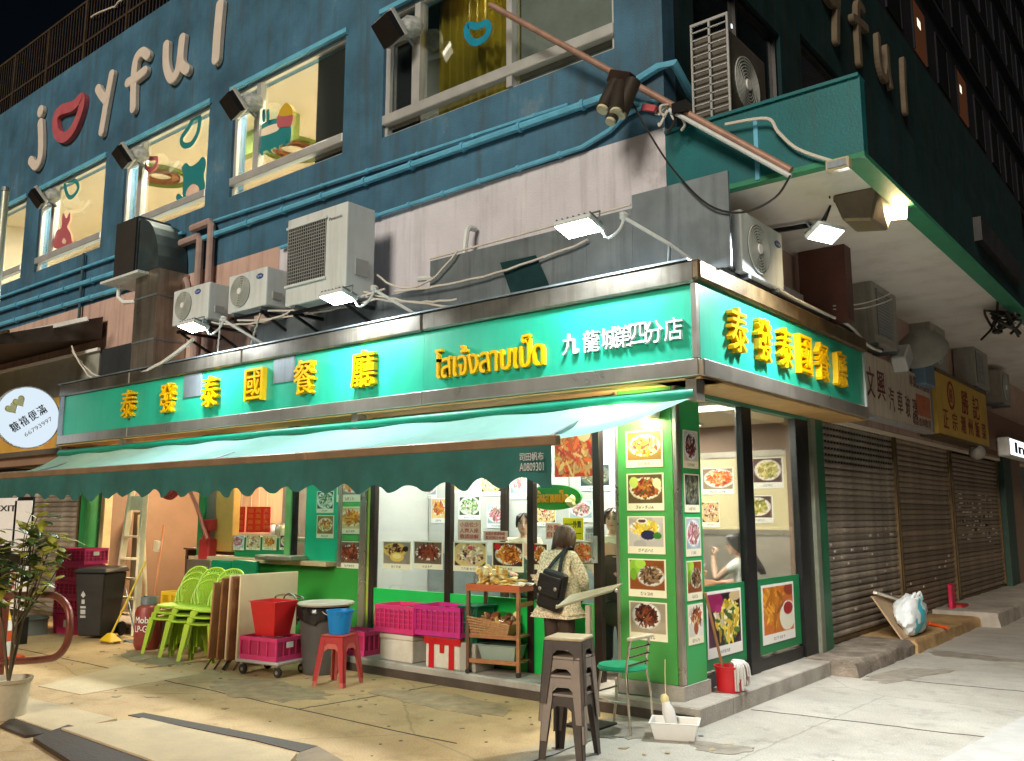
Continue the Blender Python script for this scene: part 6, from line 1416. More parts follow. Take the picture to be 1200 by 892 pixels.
ht.rotation_euler = (0, 0, R(8))
HM = Matrix.Translation((-4.78, -.66, 0)) @ RZ(R(8))
p = HM @ Vector((-.0, -.03, .167)); crate("pink crate with a paper tag on the grey trolley", p, .56, .40, .24, PK, "pink crates", R(8), 4, 1, True)
p = HM @ Vector((.0, -.02, .41))
rb = thing("red_tub", "tall tapered scarlet bin standing in the crate on the trolley", "bin", p, None, local=True)
tub(rb, .38, .34, .36, mat("scarlet_plastic", (.55, .012, .014), .4, var=.14, bump=.03, dirt=.3, dirtcol=(.30, .02, .02)), .05); rb.rotation_euler = (0, 0, R(8))
crate("low pink crate behind the grey round bin", (-4.35, .20, .155), .46, .34, .26, PK, "pink crates", R(5), 4, 1)
# ---- folded tables
for i, (x, lean, m, hgt, y0) in enumerate(((-5.26, .02, M['lightwood'], 1.04, -.80), (-5.34, .03, M['wood'], 1.02, -.86), (-5.41, .03, M['lightwood'], 1.03, -.84), (-5.48, .04, M['wood'], 1.0, -.90), (-5.60, .06, mat("orange_table_board", (.42, .20, .08), .45, var=.2), .95, -.94))):
    t = thing("folded_table", "folded pale table leaning nearest the red bin" if i == 0 else "folded table in the leaning pile, %s from the front, %s" % (["", "second", "third", "fourth", "last"][i], ["", "brown", "pale", "brown", "orange brown"][i]), "table", (x, -.4, 0), "folded tables")
    y1 = y0 + .80
    MB().add([(x, y0, .10), (x, y1, .10), (x + lean, y1, .10 + hgt - .1), (x + lean, y0, .10 + hgt - .1), (x - .025, y0, .10), (x - .025, y1, .10), (x + lean - .025, y1, hgt), (x + lean - .025, y0, hgt)],
             [(0, 1, 2, 3), (7, 6, 5, 4), (0, 4, 5, 1), (1, 5, 6, 2), (2, 6, 7, 3), (3, 7, 4, 0)]).build("table_top", m, t, bev=.008)
    MB().box(x - .035, x - .026, y0 + .06, y1 - .06, .12, hgt - .05).build("underside", mat("dark_brown_underside", (.09, .04, .025), .6, var=.2), t)
    for yy in (y0 + .12, y1 - .12): MB().tube([(x - .042, yy, .5), (x - .03, yy - .03, .12), (x + .02, yy - .16, .0)], .013, 7).build("folded_leg", CH_ if i != 2 else M['black'], t)
# ---- green plastic chairs
def green_chair(label, loc, rz, g):
    t = thing("plastic_chair", label, "chair", loc, g, local=True)
    m = mat("lime_green_plastic", (.34, .50, .03), .42, var=.14, bump=.04, dirt=.3, dirtcol=(.18, .24, .03), objvar=.12)
    # seat faces -Y
    P = [(.0, -.23), (.15, -.22), (.215, -.14), (.215, .12), (.17, .20), (-.17, .20), (-.215, .12), (-.215, -.14), (-.15, -.22)]
    sp_ = spline([(a, b, 0) for a, b in P], 4, True)
    MB().prism([(p.x, p.y) for p in sp_], lambda a, b, tt: (a, b, tt + .012 * ((a / .2) ** 2) - .012), .425, .445).build("seat", m, t, bev=.006)
    for sx in (-1, 1):
        MB().add([(sx * .215, -.12, .425), (sx * .12, -.21, .425), (sx * .20, -.215, .425), (sx * .25, -.215, 0), (sx * .205, -.255, 0), (sx * .25, -.265, 0)], [(0, 1, 2), (3, 5, 4), (0, 3, 4, 1), (1, 4, 5, 2), (2, 5, 3, 0)]).build("leg", m, t)
        MB().add([(sx * .215, .08, .425), (sx * .12, .18, .425), (sx * .20, .19, .425), (sx * .24, .25, 0), (sx * .20, .285, 0), (sx * .245, .30, 0)], [(0, 1, 2), (3, 5, 4), (0, 3, 4, 1), (1, 4, 5, 2), (2, 5, 3, 0)]).build("leg", m, t)
    B = lambda a, b: Vector((a, .18 + (b - .45) * .22 - .09 * (1 - (a / .22) ** 2) * 0 + .05 * (1 - (a / .22) ** 2), b))
    out = spline([B(-.16, .45), B(-.205, .58), B(-.20, .74), B(-.13, .85), B(0, .885), B(.13, .85), B(.20, .74), B(.205, .58), B(.16, .45)], 5)
    MB().tube(out, .014, 8).build("back_rim", m, t, smooth=True)
    k = MB(); rg = random.Random(8)
    for j in range(9):
        b = .49 + j * .042; hw = .2 * math.sqrt(max(.05, 1 - ((b - .64) / .27) ** 2))
        for i in range(8):
            a = -hw + 2 * hw * (i + .5 * (j % 2)) / 8
            if abs(a) < hw: k.tube([B(a, b), B(min(hw, a + .028), b + .021), B(a, b + .042)], .0055, 5).tube([B(a, b), B(max(-hw, a - .028), b + .021), B(a, b + .042)], .0055, 5)
    k.build("back_lattice", m, t)["kind"] = "stuff"
    t.rotation_euler = (0, 0, rz); return t
gx = [(-7.00, -.55), (-6.58, -.56), (-6.16, -.57)]
g0 = green_chair("lime green plastic chair, left stack, lower of two, beside the gas cylinder", (gx[0][0], gx[0][1], 0), R(14), "lime green chairs")
nm = ["left", "middle", "right"]
for i, (x, y) in enumerate(gx):
    for j in range(3):
        if i == 0 and j == 0: continue
        lab = "lime green plastic chair, %s stack, %s of three%s" % (nm[i], ["lowest", "middle", "topmost"][j], ["", ", between its neighbours", ", beside the folded tables"][i])
        copy_thing(g0, (x + .012 * j, y + .03 * j, .075 * j), R(14 + 3 * i), lab)
g0["label"] = "lime green plastic chair, left stack, lowest of three, beside the gas cylinder"
# ---- gas cylinder and yellow crate
gs = thing("gas_cylinder", "rusty red gas cylinder with white lettering beside the lime chairs", "gas cylinder", (-7.52, -.60, 0), None, local=True)
MB().lathe([(.13, .0), (.15, .03), (.165, .08), (.165, .46), (.14, .53), (.06, .57), (.05, .60)], (0, 0, 0), 32).build("body", mat("rusty_red_paint", (.24, .035, .025), .45, .1, var=.2, scale=6, dirt=.4, dirtcol=(.12, .05, .03)), gs, smooth=True)
MB().lathe([(.10, .56), (.105, .57), (.105, .66), (.10, .66)], (0, 0, 0), 24, False, False).build("valve_guard", M['steeldull'], gs)
cyl_p = lambda a, b, tt: ((.166 + tt) * math.sin(a / .166), -(.166 + tt) * math.cos(a / .166), b)
text_mb("Mobil", cyl_p, .0, .22, .34, .42, .003, .02).build("lettering", M['whitepaper'], gs); text_mb("LP-Gas", cyl_p, .0, .24, .23, .31, .003, .02).build("lettering", M['whitepaper'], gs)
yc = thing("yellow_crate", "small yellow plastic crate behind the gas cylinder", "crate", (-7.50, -.18, .0), None, local=True)
ym = mat("yellow_plastic", (.75, .48, .02), .4, var=.08, bump=0)
for (x0, x1, y0, y1, z0, z1) in ((-.22, .22, -.15, -.135, .50, .56), (-.22, .22, -.15, -.135, .66, .70), (-.22, -.18, -.15, -.135, .56, .66), (-.03, .03, -.15, -.135, .56, .66), (.18, .22, -.15, -.135, .56, .66), (-.22, .22, .135, .15, .5, .7), (-.22, -.205, -.134, .134, .5, .7), (.205, .22, -.134, .134, .5, .7)):
    MB().box(x0, x1, y0, y1, z0, z1).build("crate_slat", ym, yc)
MB().box(-.2, .2, -.13, .13, .0, .498).build("base_box", mat("dark_brown_underside", (0, 0, 0)), yc)
# ---- brooms
br = thing("broom", "yellow broom with an ochre head standing by the wheeled bin", "broom", (-8.45, -.6, 0))
a = Vector((-8.42, -.62, .10)); b = on_y(171, 658, -.05)
MB().cyl(a, b, .014, n=8).build("handle", mat("yellow_broom_handle", (.75, .50, .04), .45), br)
MB().add([(-8.56, -.72, .03), (-8.24, -.72, .03), (-8.24, -.54, .03), (-8.56, -.54, .03), (-8.46, -.66, .13), (-8.36, -.66, .13), (-8.36, -.60, .13), (-8.46, -.60, .13)], [(0, 1, 2, 3), (7, 6, 5, 4), (0, 4, 5, 1), (1, 5, 6, 2), (2, 6, 7, 3), (3, 7, 4, 0)]).build("head", mat("yellow_plastic", (0, 0, 0)), br, bev=.01)
rg = random.Random(2); k = MB()
for i in range(60):
    x = -8.55 + .3 * rg.random(); y = -.71 + .16 * rg.random(); k.tube([(x, y, .04), (x + rg.uniform(-.03, .03), y + rg.uniform(-.03, .03), .0)], .004, 4)
k.build("bristles", mat("straw_bristles", (.42, .28, .12), .8), br)["kind"] = "stuff"
dp_ = thing("dustpan", "grey long handled dustpan behind the yellow broom", "dustpan", (-8.25, -.35, 0))
MB().cyl((-8.25, -.35, .05), on_y(147, 690, -.2), .012, n=8).build("handle", M['steeldull'], dp_)
MB().box(-8.4, -8.1, -.45, -.25, 0, .02).box(-8.4, -8.1, -.26, -.25, .0205, .14).build("pan", M['steeldull'], dp_)
pol = thing("mop_pole", "orange brown pole leaning in the kitchen doorway over the slatted rack", "pole", (-8.0, .1, .15))
MB().cyl(on_y(181, 700, .1), on_y(192, 616, .5), .014, n=8).build("shaft", mat("orange_pole", (.55, .20, .08), .5), pol)
MB().obox(on_y(184, 640, .35), (.14, .03, .16), (0, .1, 0)).build("paper_tag", M['paper'], pol)
# ---- wheeled bin
wbn = thing("wheeled_bin", "black wheeled rubbish bin with a white printed mark on its side", "bin", (-9.12, -.44, 0), None, local=True)
bk = mat("black_bin_plastic", (.018, .016, .014), .45, var=.15, bump=.03)
MB().add([(-.19, -.24, .04), (.19, -.24, .04), (.19, .20, .04), (-.19, .20, .04), (-.25, -.32, .90), (.25, -.32, .90), (.25, .27, .90), (-.25, .27, .90)], [(0, 3, 2, 1), (4, 5, 6, 7), (0, 1, 5, 4), (1, 2, 6, 5), (2, 3, 7, 6), (3, 0, 4, 7)]).build("body", bk, wbn, bev=.02)
MB().add([(-.28, -.35, .905), (.28, -.35, .905), (.28, .30, .905), (-.28, .30, .905), (-.24, -.30, .96), (.24, -.30, .96), (.24, .28, .98), (-.24, .28, .98)], [(0, 3, 2, 1), (4, 5, 6, 7), (0, 1, 5, 4), (1, 2, 6, 5), (2, 3, 7, 6), (3, 0, 4, 7)]).build("lid", bk, wbn, bev=.015)
for sx in (-.22, .24):
    MB().lathe([(.0, -.025), (.09, -.025), (.10, -.01), (.10, .01), (.09, .025), (0, .025)], (0, 0, 0), 20, False, False).xf(Matrix.Translation((sx, .22, .10)) @ Matrix.Rotation(math.pi / 2, 4, 'Y')).build("wheel", M['rubber'], wbn, smooth=True)
wf = lambda a, b, tt: (a, -.243 - .092 * (b - .04) - tt - .001, b)
for (z0, z1, ww) in ((.48, .54, .05), (.42, .45, .09), (.34, .40, .08), (.29, .32, .09)): MB().prism([(-.10 - ww / 2, z0), (-.10 + ww / 2, z0), (-.10 + ww / 2, z1), (-.10 - ww / 2, z1)], wf, .001, .003).build("printed_mark", mat("faded_white_print", (0, 0, 0)), wbn)
MB().prism([(-.10, .66), (-.06, .60), (-.10, .56), (-.14, .60)], wf, .001, .003).build("printed_mark", mat("faded_white_print", (0, 0, 0)), wbn)
wbn.rotation_euler = (0, 0, R(30)); wbn.scale = (.92, .92, 1)
# ---- pink crate stack
cx_, cy_ = -9.85, -.40
btm = thing("plastic_tub", "deep pink tub with a white label at the bottom of the left crate stack", "tub", (cx_, cy_, 0), None, local=True)
tub(btm, .58, .42, .27, PK, .025); MB().box(-.02, .14, -.2115, -.209, .10, .2).build("paper_label", M['whitepaper'], btm); btm.rotation_euler = (0, 0, R(10))
c0 = crate("pink crate in the left stack beside the black bin, lowest crate", (cx_, cy_, .285), .58, .42, .23, PK, "pink crates", R(10), 6, 3, True)
for i, l in enumerate(("second crate", "third crate", "topmost crate")):
    copy_thing(c0, (cx_ + .02 * (-1) ** i, cy_, .285 + .235 * (i + 1)), R(10 + 4 * (-1) ** i), "pink crate in the left stack beside the black bin, %s" % l)
crate("pink crate standing on end behind the left stack", (cx_ - .6, cy_ + .25, .0), .5, .42, .9, PK, "pink crates", R(4), 6, 8)
# ---- step ladder
ld_ = thing("step_ladder", "cream folding step ladder leaning in the kitchen doorway", "ladder", (-9.3, -.05, 0))
lm = mat("cream_ladder_paint", (.82, .70, .48), .5, var=.1, dirt=.25)
yl = -.10
A0_, A1_ = on_y(131, 737, yl), on_y(156, 565, yl + .3); B0__, B1__ = on_y(158, 740, yl), on_y(171, 565, yl + .3)
for a, b in ((A0_, A1_), (B0__, B1__)): a = Vector((a.x, a.y, 0)); MB().beam(a, b, .06, .09).build("rail", lm, ld_, bev=.006)
for v in (720, 702, 680, 657, 631):
    f_ = (738 - v) / (738 - 565); a = A0_.lerp(A1_, f_); b = B0__.lerp(B1__, f_); MB().beam(a, b, .11, .028, (0, 0, 1)).build("tread", lm, ld_)
a = A0_.lerp(A1_, .80); b = B0__.lerp(B1__, .80); MB().add([a, b, A0_.lerp(A1_, .90), B0__.lerp(B1__, .90)] + [p_ + Vector((0, .02, 0)) for p_ in (a, b, A0_.lerp(A1_, .90), B0__.lerp(B1__, .90))], [(0, 1, 3, 2), (4, 6, 7, 5), (0, 4, 5, 1), (2, 3, 7, 6), (0, 2, 6, 4), (1, 5, 7, 3)]).build("platform", lm, ld_)
for dx in (.06, .36): MB().beam((A0_.x + dx + .1, yl + .28, .15), A1_.lerp(B1__, dx + .2) + Vector((0, .08, -.5)), .035, .035).build("rear_leg", lm, ld_)
# ---- kitchen doorway things
rk = thing("slatted_rack", "reddish brown rack of pale slats just inside the kitchen doorway", "rack", (-8.6, .9, .15))
MB().box(-9.05, -9.0, .8, 1.2, .15, 1.18).build("side_panel", mat("dark_brown_underside", (0, 0, 0)), rk); MB().box(-8.0, -7.96, .8, 1.2, .15, 1.18).build("side_panel", mat("dark_brown_underside", (0, 0, 0)), rk)
MB().box(-8.998, -8.002, 1.15, 1.2, .15, 1.16).build("back_panel", mat("red_brown_panel", (.20, .06, .035), .5), rk)
MB().box(-9.08, -7.94, .78, 1.22, 1.182, 1.21).build("top_panel", mat("dark_brown_underside", (0, 0, 0)), rk)
for i in range(9):
    for x0, x1 in ((-8.96, -8.56), (-8.50, -8.04)): MB().box(x0, x1, .80, .83, .25 + i * .1, .29 + i * .1).build("slat", mat("pale_cream_slat", (.62, .47, .30), .5), rk)
sk = thing("steel_sink", "stained steel sink unit inside the kitchen doorway", "sink", (-9.0, 1.6, .15))
MB().box(-9.9, -8.4, 1.3, 1.9, 1.0, 1.05).build("top", M['steel'], sk); MB().box(-9.88, -8.42, 1.32, 1.88, .15, .998).build("cabinet", M['steeldull'], sk); MB().box(-9.9, -8.4, 1.88, 1.92, 1.052, 1.4).build("splashback", M['steel'], sk)
MB().box(-11.05, -10.75, 1.0, 1.06, .15, 1.75).build("panel", mat("olive_steel_panel", (.22, .20, .13), .4, .4, var=.2), sk)
hr = thing("fire_hose", "dark red fire hose looped on a hook beside the kitchen doorway", "fire hose", on_y(205, 568, .3))
hm = mat("dark_red_hose", (.30, .02, .03), .5, var=.15, bump=.1)
c = on_y(200, 560, .28)
for i in range(4):
    MB().tube(spline([c + Vector((.30 * math.cos(q) + .02 * i, -.03 * i, .26 * math.sin(q) - .04 + .02 * i)) for q in [k * .7 for k in range(9)]], 4, True), .03, 8).build("hose_loop", hm, hr, smooth=True)
MB().obox(c + Vector((.45, 0, -.02)), (.4, .22, .34)).build("reel_cover", mat("red_enamel", (.42, .02, .02), .4), hr, bev=.05)
MB().tube(spline([on_y(221, 572, .26), on_y(229, 590, .24), on_y(236, 610, .24), on_y(243, 632, .24)], 5), .028, 8).build("hose_tail", mat("faded_red_hose", (.50, .10, .06), .5), hr, smooth=True)
MB().tube([c + Vector((.1, .0, .2)), (c.x + .1, .42, c.z + .25)], .02, 6).build("hook", M['black'], hr)
hv = thing("hose_valve", "small red valve boxes and pipe beside the serving hatch", "valve", on_y(244, 640, .3))
c = on_y(245, 615, .36); MB().obox(c, (.22, .12, .16)).build("upper_box", mat("red_enamel", (0, 0, 0)), hv, bev=.015)
c2 = on_y(243, 645, .36); MB().obox(c2, (.26, .14, .34)).build("lower_box", mat("red_enamel", (0, 0, 0)), hv, bev=.02)
MB().cyl(c2, c, .03, n=10).build("pipe", mat("red_enamel", (0, 0, 0)), hv)
k = MB().lathe([(.05, 0), (.07, .01), (.05, .02)], (0, 0, 0), 16).xf(Matrix.Translation(on_y(241, 630, .26)) @ Matrix.Rotation(math.pi / 2, 4, 'X')); k.build("hand_wheel", mat("red_enamel", (0, 0, 0)), hv)
for i, (u0, u1, mm) in enumerate(((247, 270, mat("green_vinyl_pad", (.0, .16, .07), .35, var=.08, bump=.02)), (272, 299, mat("green_vinyl_pad", (0, 0, 0))))):
    t = thing("padded_chair", "folded chair with a green padded back leaning on the counter, %s" % ("left one" if i == 0 else "right one"), "chair", on_y((u0 + u1) / 2, 700, .2), "green padded chairs")
    a0, a1, b0, b1 = rect_y(u0, 656, u1, 690, .12)
    MB().box(a0, a1, .12, .18, b0, b1).build("back_pad", mm, t, bev=.025, seg=2)
    for x in (a0 + .04, a1 - .04): MB().tube([(x, .15, b0 + .03), (x, -.02, .0)], .012, 7).build("leg", CH_, t); MB().tube([(x + .03, .2, b0 + .03), (x + .03, .3, .15)], .012, 7).build("leg", CH_, t)
bx2 = thing("steel_box", "brown steel box with a handle left of the green padded chairs", "box", on_y(232, 662, .2))
a0, a1, b0, b1 = rect_y(219, 655, 245, 690, .18); MB().box(a0, a1, .18, .40, .15, b1).build("body", mat("brown_steel", (.20, .15, .10), .4, .5, var=.2), bx2, bev=.01)
MB().tube([((a0 + a1) / 2 + .1, .165, b1 - .1), ((a0 + a1) / 2 + .25, .165, b1 - .1)], .012, 6).build("handle", M['steel'], bx2)
st_ = thing("steel_tray", "steel tray with a handle on the counter end behind the folded tables", "tray", on_y(325, 660, .2))
a0, a1, b0, b1 = rect_y(304, 657, 346, 668, .2); MB().box(a0, a1, .12, .40, 1.142, 1.20).build("pan", M['steel'], st_, bev=.01); MB().tube([(a0 + .1, .11, 1.18), (a0 + .25, .11, 1.18)], .01, 6).build("handle", M['steel'], st_)
for i in range(5):
    x = -7.15 + i * .13; t = thing("condiment_pot", "small kitchen pot in the hatch, %s from the left" % ["first", "second", "third", "fourth", "fifth"][i], "pot", (x, 1.0, 1.42), "pots in the serving hatch")
    MB().lathe([(.04, 0), (.05, .02), (.05, .14), (.03, .17)], (x, 1.0, 1.40), 14).build("body", [M['whiteletter'], M['steel'], M['ivory'], M['alu'], M['steel']][i], t, smooth=True); MB().lathe([(.035, .171), (.03, .19)], (x, 1.0, 1.40), 14).build("lid", M['steel'], t)
MB().box(-7.95, -5.9, .85, 1.25, 1.34, 1.398).build("hatch_shelf", M['steel'], bld)
fr_ = thing("steel_fridge", "pale steel cabinet with papers seen through the serving hatch", "cabinet", (-6.3, 1.5, .15))
MB().box(-6.75, -6.05, 1.3, 1.68, .15, 2.2).build("body", mat("pale_steel_cabinet", (.5, .54, .55), .35, .4), fr_, bev=.01); MB().box(-6.6, -6.35, 1.293, 1.299, 1.7, 2.1).build("paper", M['whitepaper'], fr_); MB().box(-6.33, -6.1, 1.293, 1.299, 1.45, 1.95).build("paper", mat("greenish_paper", (.4, .55, .5), .6), fr_)
# ---- left foreground
rlg = thing("street_railing", "red brown tubular street railing with a rounded end", "railing", (-5.5, -3.15, 0))
P = [(-60, 699), (0, 698), (50, 697), (68, 700), (79, 712), (82, 730), (79, 752), (68, 768), (50, 773), (0, 776), (-60, 778)]
MB().tube(spline([on_y(u, v, -3.15) for u, v in P], 5), .031, 12).build("tube", mat("red_brown_railing_paint", (.17, .045, .028), .35, .3, var=.25, scale=8, dirt=.4, dirtcol=(.10, .06, .03)), rlg, smooth=True)
q = on_y(7, 700, -3.15); MB().cyl((q.x, q.y, 0), (q.x, q.y, q.z + .02), .036, n=14).build("post", mat("red_brown_railing_paint", (0, 0, 0)), rlg, smooth=True)
pl_ = thing("sign_post", "thin pale green street post at the left edge", "post", (q.x, -3.22, 0))
q = on_y(7, 232, -3.24)
MB().cyl((q.x - .02, -3.24, .55), (q.x - .02, -3.24, 5.05), .036, n=14).build("shaft", mat("pale_green_post_metal", (.42, .46, .38), .4, .4, var=.1), pl_, smooth=True)
MB().cyl((q.x - .02, -3.24, .0), (q.x - .02, -3.24, .55), .042, n=14).build("base", M['steeldull'], pl_, smooth=True)
MB().lathe([(.045, .0), (.045, .04), (.0, .06)], (q.x - .02, -3.24, 5.05), 14, True, False).build("cap", M['steeldull'], pl_)
pt = thing("plant_pot", "worn pale plastic pail used as a plant pot by the railing", "plant pot", (-4.72, -3.40, 0))
MB().lathe([(.135, 0), (.145, .01), (.175, .30), (.185, .305), (.19, .335), (.175, .335), (.165, .29)], (-4.72, -3.40, 0), 32).build("pail", mat("grimy_pale_plastic", (.48, .42, .30), .5, var=.2, dirt=.6, dirtcol=(.25, .17, .08)), pt, smooth=True)
MB().lathe([(.0, .28), (.168, .29)], (-4.72, -3.40, 0), 24, False, False).build("soil", mat("dark_soil", (.05, .035, .022), .9, bump=.5), pt)
MB().box(-4.80, -4.66, -3.565, -3.56, .2, .235).build("red_mark", M['redink'], pt)
pn = thing("potted_plant", "leafy yellow green shrub growing in the pale pail", "plant", (-4.72, -3.40, .28))
rg = random.Random(14)
stm = MB(); lm1 = mat("yellow_green_leaf", (.34, .32, .04), .4, var=.35, scale=9, bump=.05, trans=.25); lm2 = mat("dark_green_leaf", (.06, .10, .022), .4, var=.35, scale=9, bump=.05, trans=.2)
tips = []
for i in range(11):
    a = rg.uniform(0, 6.28); r = rg.uniform(.15, .50); top = Vector((-4.78 + r * math.cos(a), -3.40 + r * .8 * math.sin(a), rg.uniform(1.15, 1.72)))
    P = spline([(-4.72, -3.40, .28), (-4.74 + .1 * math.cos(a), -3.40 + .08 * math.sin(a), .8), (top.x * .7 - 4.76 * .3, top.y * .7 - 3.4 * .3, top.z - .25), top], 5)
    stm.tube(P, [.010 - .007 * k / len(P) for k in range(len(P))], 6); tips += P[8:]
stm.build("stem", mat("brown_stem", (.10, .07, .03), .8), pn)
def leaf(p, ln, wd_l, az, el, m, parent):
    d_ = Vector((math.cos(az) * math.cos(el), math.sin(az) * math.cos(el), math.sin(el))); s_ = d_.cross(Vector((0, 0, 1))).normalized(); u_ = s_.cross(d_)
    q = lambda t, w_: p + d_ * ln * t + s_ * wd_l * w_ - Vector((0, 0, 1)) * ln * .35 * t * t + u_ * (-abs(w_) * wd_l * .25)
    vs = [q(0, 0), q(.25, .38), q(.25, 0), q(.25, -.38), q(.6, .45), q(.6, 0), q(.6, -.45), q(1, 0)]
    return MB().add(vs, [(0, 2, 1), (0, 3, 2), (1, 2, 5, 4), (2, 3, 6, 5), (4, 5, 7), (5, 6, 7)]).build("leaf", m, parent, smooth=True)
for i in range(230):
    p = rg.choice(tips) + Vector((rg.uniform(-.06, .06), rg.uniform(-.06, .06), rg.uniform(-.06, .06)))
    leaf(p, rg.uniform(.13, .27), rg.uniform(.06, .10), rg.uniform(0, 6.28), rg.uniform(-.2, .9), lm1 if rg.random() < .45 else lm2, pn)
for (u, v, az) in ((48, 590, .3), (52, 600, .0), (60, 640, -.2), (58, 662, -.6)): 
    p = on_y(u - 8, v + 6, -3.4); leaf(p, .24, .09, az, .55, lm1, pn)
    MB().tube(spline([(-4.73, -3.4, .7), (p.x - .15, p.y, p.z - .25), p], 4), .004, 5).build("twig", mat("brown_stem", (0, 0, 0)), pn)
sb_ = thing("sign_board", "white notice sheets on a dark board behind the potted plant", "notice board", (-9.7, -1.45, 0))
MB().box(-10.25, -9.2, -1.44, -1.41, .35, 1.95).build("board", M['black'], sb_)
for (u0, v0, u1, v1, s) in ((-4, 584, 16, 640, "EXIT"), (18, 587, 33, 650, "")): 
    a0, a1, b0, b1 = rect_y(u0, v0, u1, v1, -1.45); MB().box(a0, a1, -1.452, -1.444, b0, b1).build("sheet", M['whitepaper'], sb_)
    if s: text_mb(s, face_y(-1.453), a0 + .03, a1 - .02, b0 + (b1 - b0) * .72, b0 + (b1 - b0) * .84, .003, .03).build("lettering", M['ink'], sb_)
a0, a1, b0, b1 = rect_y(13, 662, 29, 716, -1.45); MB().box(a0, a1, -1.452, -1.444, b0, b1).build("sheet", M['whitepaper'], sb_)
for i, ch in enumerate("原味い"): text_mb(ch, face_y(-1.453), a0 + .05, a0 + .18, b1 - .16 - i * .16, b1 - .03 - i * .16, .003, .03).build("character", M['redink'], sb_)
for x in (-10.2, -9.25): MB().box(x, x + .04, -1.5, -1.36, 0, .349).build("foot", M['black'], sb_)
gbx2 = thing("grey_bench", "low grey plastic step bench left of the pink crates", "bench", (-10.3, -.9, 0), None, local=True)
MB().box(-.32, .32, -.16, .16, .20, .26).build("top", mat("grey_bench_plastic", (.22, .21, .19), .5, var=.15), gbx2, bev=.02)
for sx in (-.27, .27): MB().box(sx - .04, sx + .04, -.14, .14, 0, .198).build("leg", mat("grey_bench_plastic", (0, 0, 0)), gbx2)
MB().box(-.228, .228, -.12, -.10, .06, .16).build("panel", mat("grey_bench_plastic", (0, 0, 0)), gbx2)
cn = thing("traffic_cone", "orange and white striped cone at the left edge behind the railing", "traffic cone", (-8.95, -1.95, 0))
p0 = on_z(4, 772); 
for i, (r0, r1, z0, z1, m) in enumerate(((.17, .14, .03, .2, "w"), (.139, .115, .202, .32, "r"), (.114, .09, .322, .44, "w"), (.089, .06, .442, .56, "y"), (.059, .035, .562, .7, "r"))):
    MB().lathe([(r0, z0), (r1, z1)], (p0.x - .1, p0.y, 0), 24).build("band", {"w": M['whiteletter'], "r": mat("orange_red_plastic", (.65, .08, .01), .45), "y": mat("yellow_plastic", (0, 0, 0))}[m], cn, smooth=True)
MB().box(p0.x - .32, p0.x + .12, p0.y - .2, p0.y + .2, 0, .029).build("base", mat("orange_red_plastic", (0, 0, 0)), cn, bev=.01)
# ---- side street litter
cb = thing("cardboard", "flattened cardboard leaning on the brown shutter behind the white bag", "cardboard", (.0, 5.5, .16))
cbm = mat("tan_cardboard", (.42, .30, .18), .8, var=.12, scale=3, bump=.05)
for (u0, v0, u1, v1, x, ln) in ((1045, 703, 1073, 756, .02, -.18),):
    p, q = on_x(u0, v1, x), on_x(u1, v0, x); z1 = q.z + .12
    MB().add([(x + .14, p.y, .165), (x + .14, q.y + .1, .165), (x - .2, q.y + .1, z1 - .08), (x - .2, p.y, z1)] + [(x + .115, p.y, .165), (x + .115, q.y + .1, .165), (x - .225, q.y + .1, z1 - .08), (x - .225, p.y, z1)], [(0, 1, 2, 3), (7, 6, 5, 4), (0, 4, 5, 1), (1, 5, 6, 2), (2, 6, 7, 3), (3, 7, 4, 0)]).build("sheet", cbm, cb)
    MB().beam((x - .18, p.y + .05, z1 + .04), (x - .05, q.y + .2, z1 - .22), .05, .03).build("stick", M['paper'], cb); MB().beam((x - .2, p.y + .1, z1 + .06), (x - .1, q.y + .35, z1 - .2), .02, .02).build("rod", M['steel'], cb)
pbg = thing("plastic_bag", "crumpled white plastic bag printed with pale blue patches on the kerb", "bag", (.12, 5.3, .16))
bm_ = bpy.data.materials.new("white_bag_film"); bm_.use_nodes = True; n_ = bm_.node_tree.nodes; l_ = bm_.node_tree.links
tc_ = n_.new("ShaderNodeTexCoord"); no_ = n_.new("ShaderNodeTexNoise"); no_.inputs["Scale"].default_value = 3.6; l_.new(tc_.outputs["Object"], no_.inputs[0])
cr_ = n_.new("ShaderNodeValToRGB"); cr_.color_ramp.elements[0].position = .58; cr_.color_ramp.elements[1].position = .60; cr_.color_ramp.elements[0].color = (.72, .78, .82, 1); cr_.color_ramp.elements[1].color = (.05, .50, .62, 1)
l_.new(no_.outputs[0], cr_.inputs[0]); l_.new(cr_.outputs[0], n_["Principled BSDF"].inputs["Base Color"]); n_["Principled BSDF"].inputs["Roughness"].default_value = .35
c = on_x(1069, 735, .12)
bmx = bmesh.new(); bmesh.ops.create_icosphere(bmx, subdivisions=4, radius=1); rgb = random.Random(5); 
from mathutils import noise as mn
vs = []
for v in bmx.verts:
    p = v.co.copy(); k = 1 + .22 * mn.noise(p * 1.6) + .16 * (abs(mn.noise(p * 3.7)) - .2) + .06 * mn.noise(p * 9)
    z = p.z * k; vs.append((c.x + p.x * k * .18, c.y + p.y * k * .36 * (1.15 - .25 * z), .42 + z * .26 if z > -.95 else .175))
MB().add(vs, [tuple(v.index for v in f.verts) for f in bmx.faces]).build("body", bm_, pbg, smooth=True); bmx.free()
for s_ in (-.1, .12): MB().tube(spline([(c.x + .05, c.y + s_ - .05, .62), (c.x + .09, c.y + s_, .70), (c.x + .10, c.y + s_ + .06, .60)], 4), .018, 6).build("handle", bm_, pbg)
rp = thing("red_rod", "thin orange red rod lying on the kerb past the white bag", "rod", (.1, 6.4, .17))
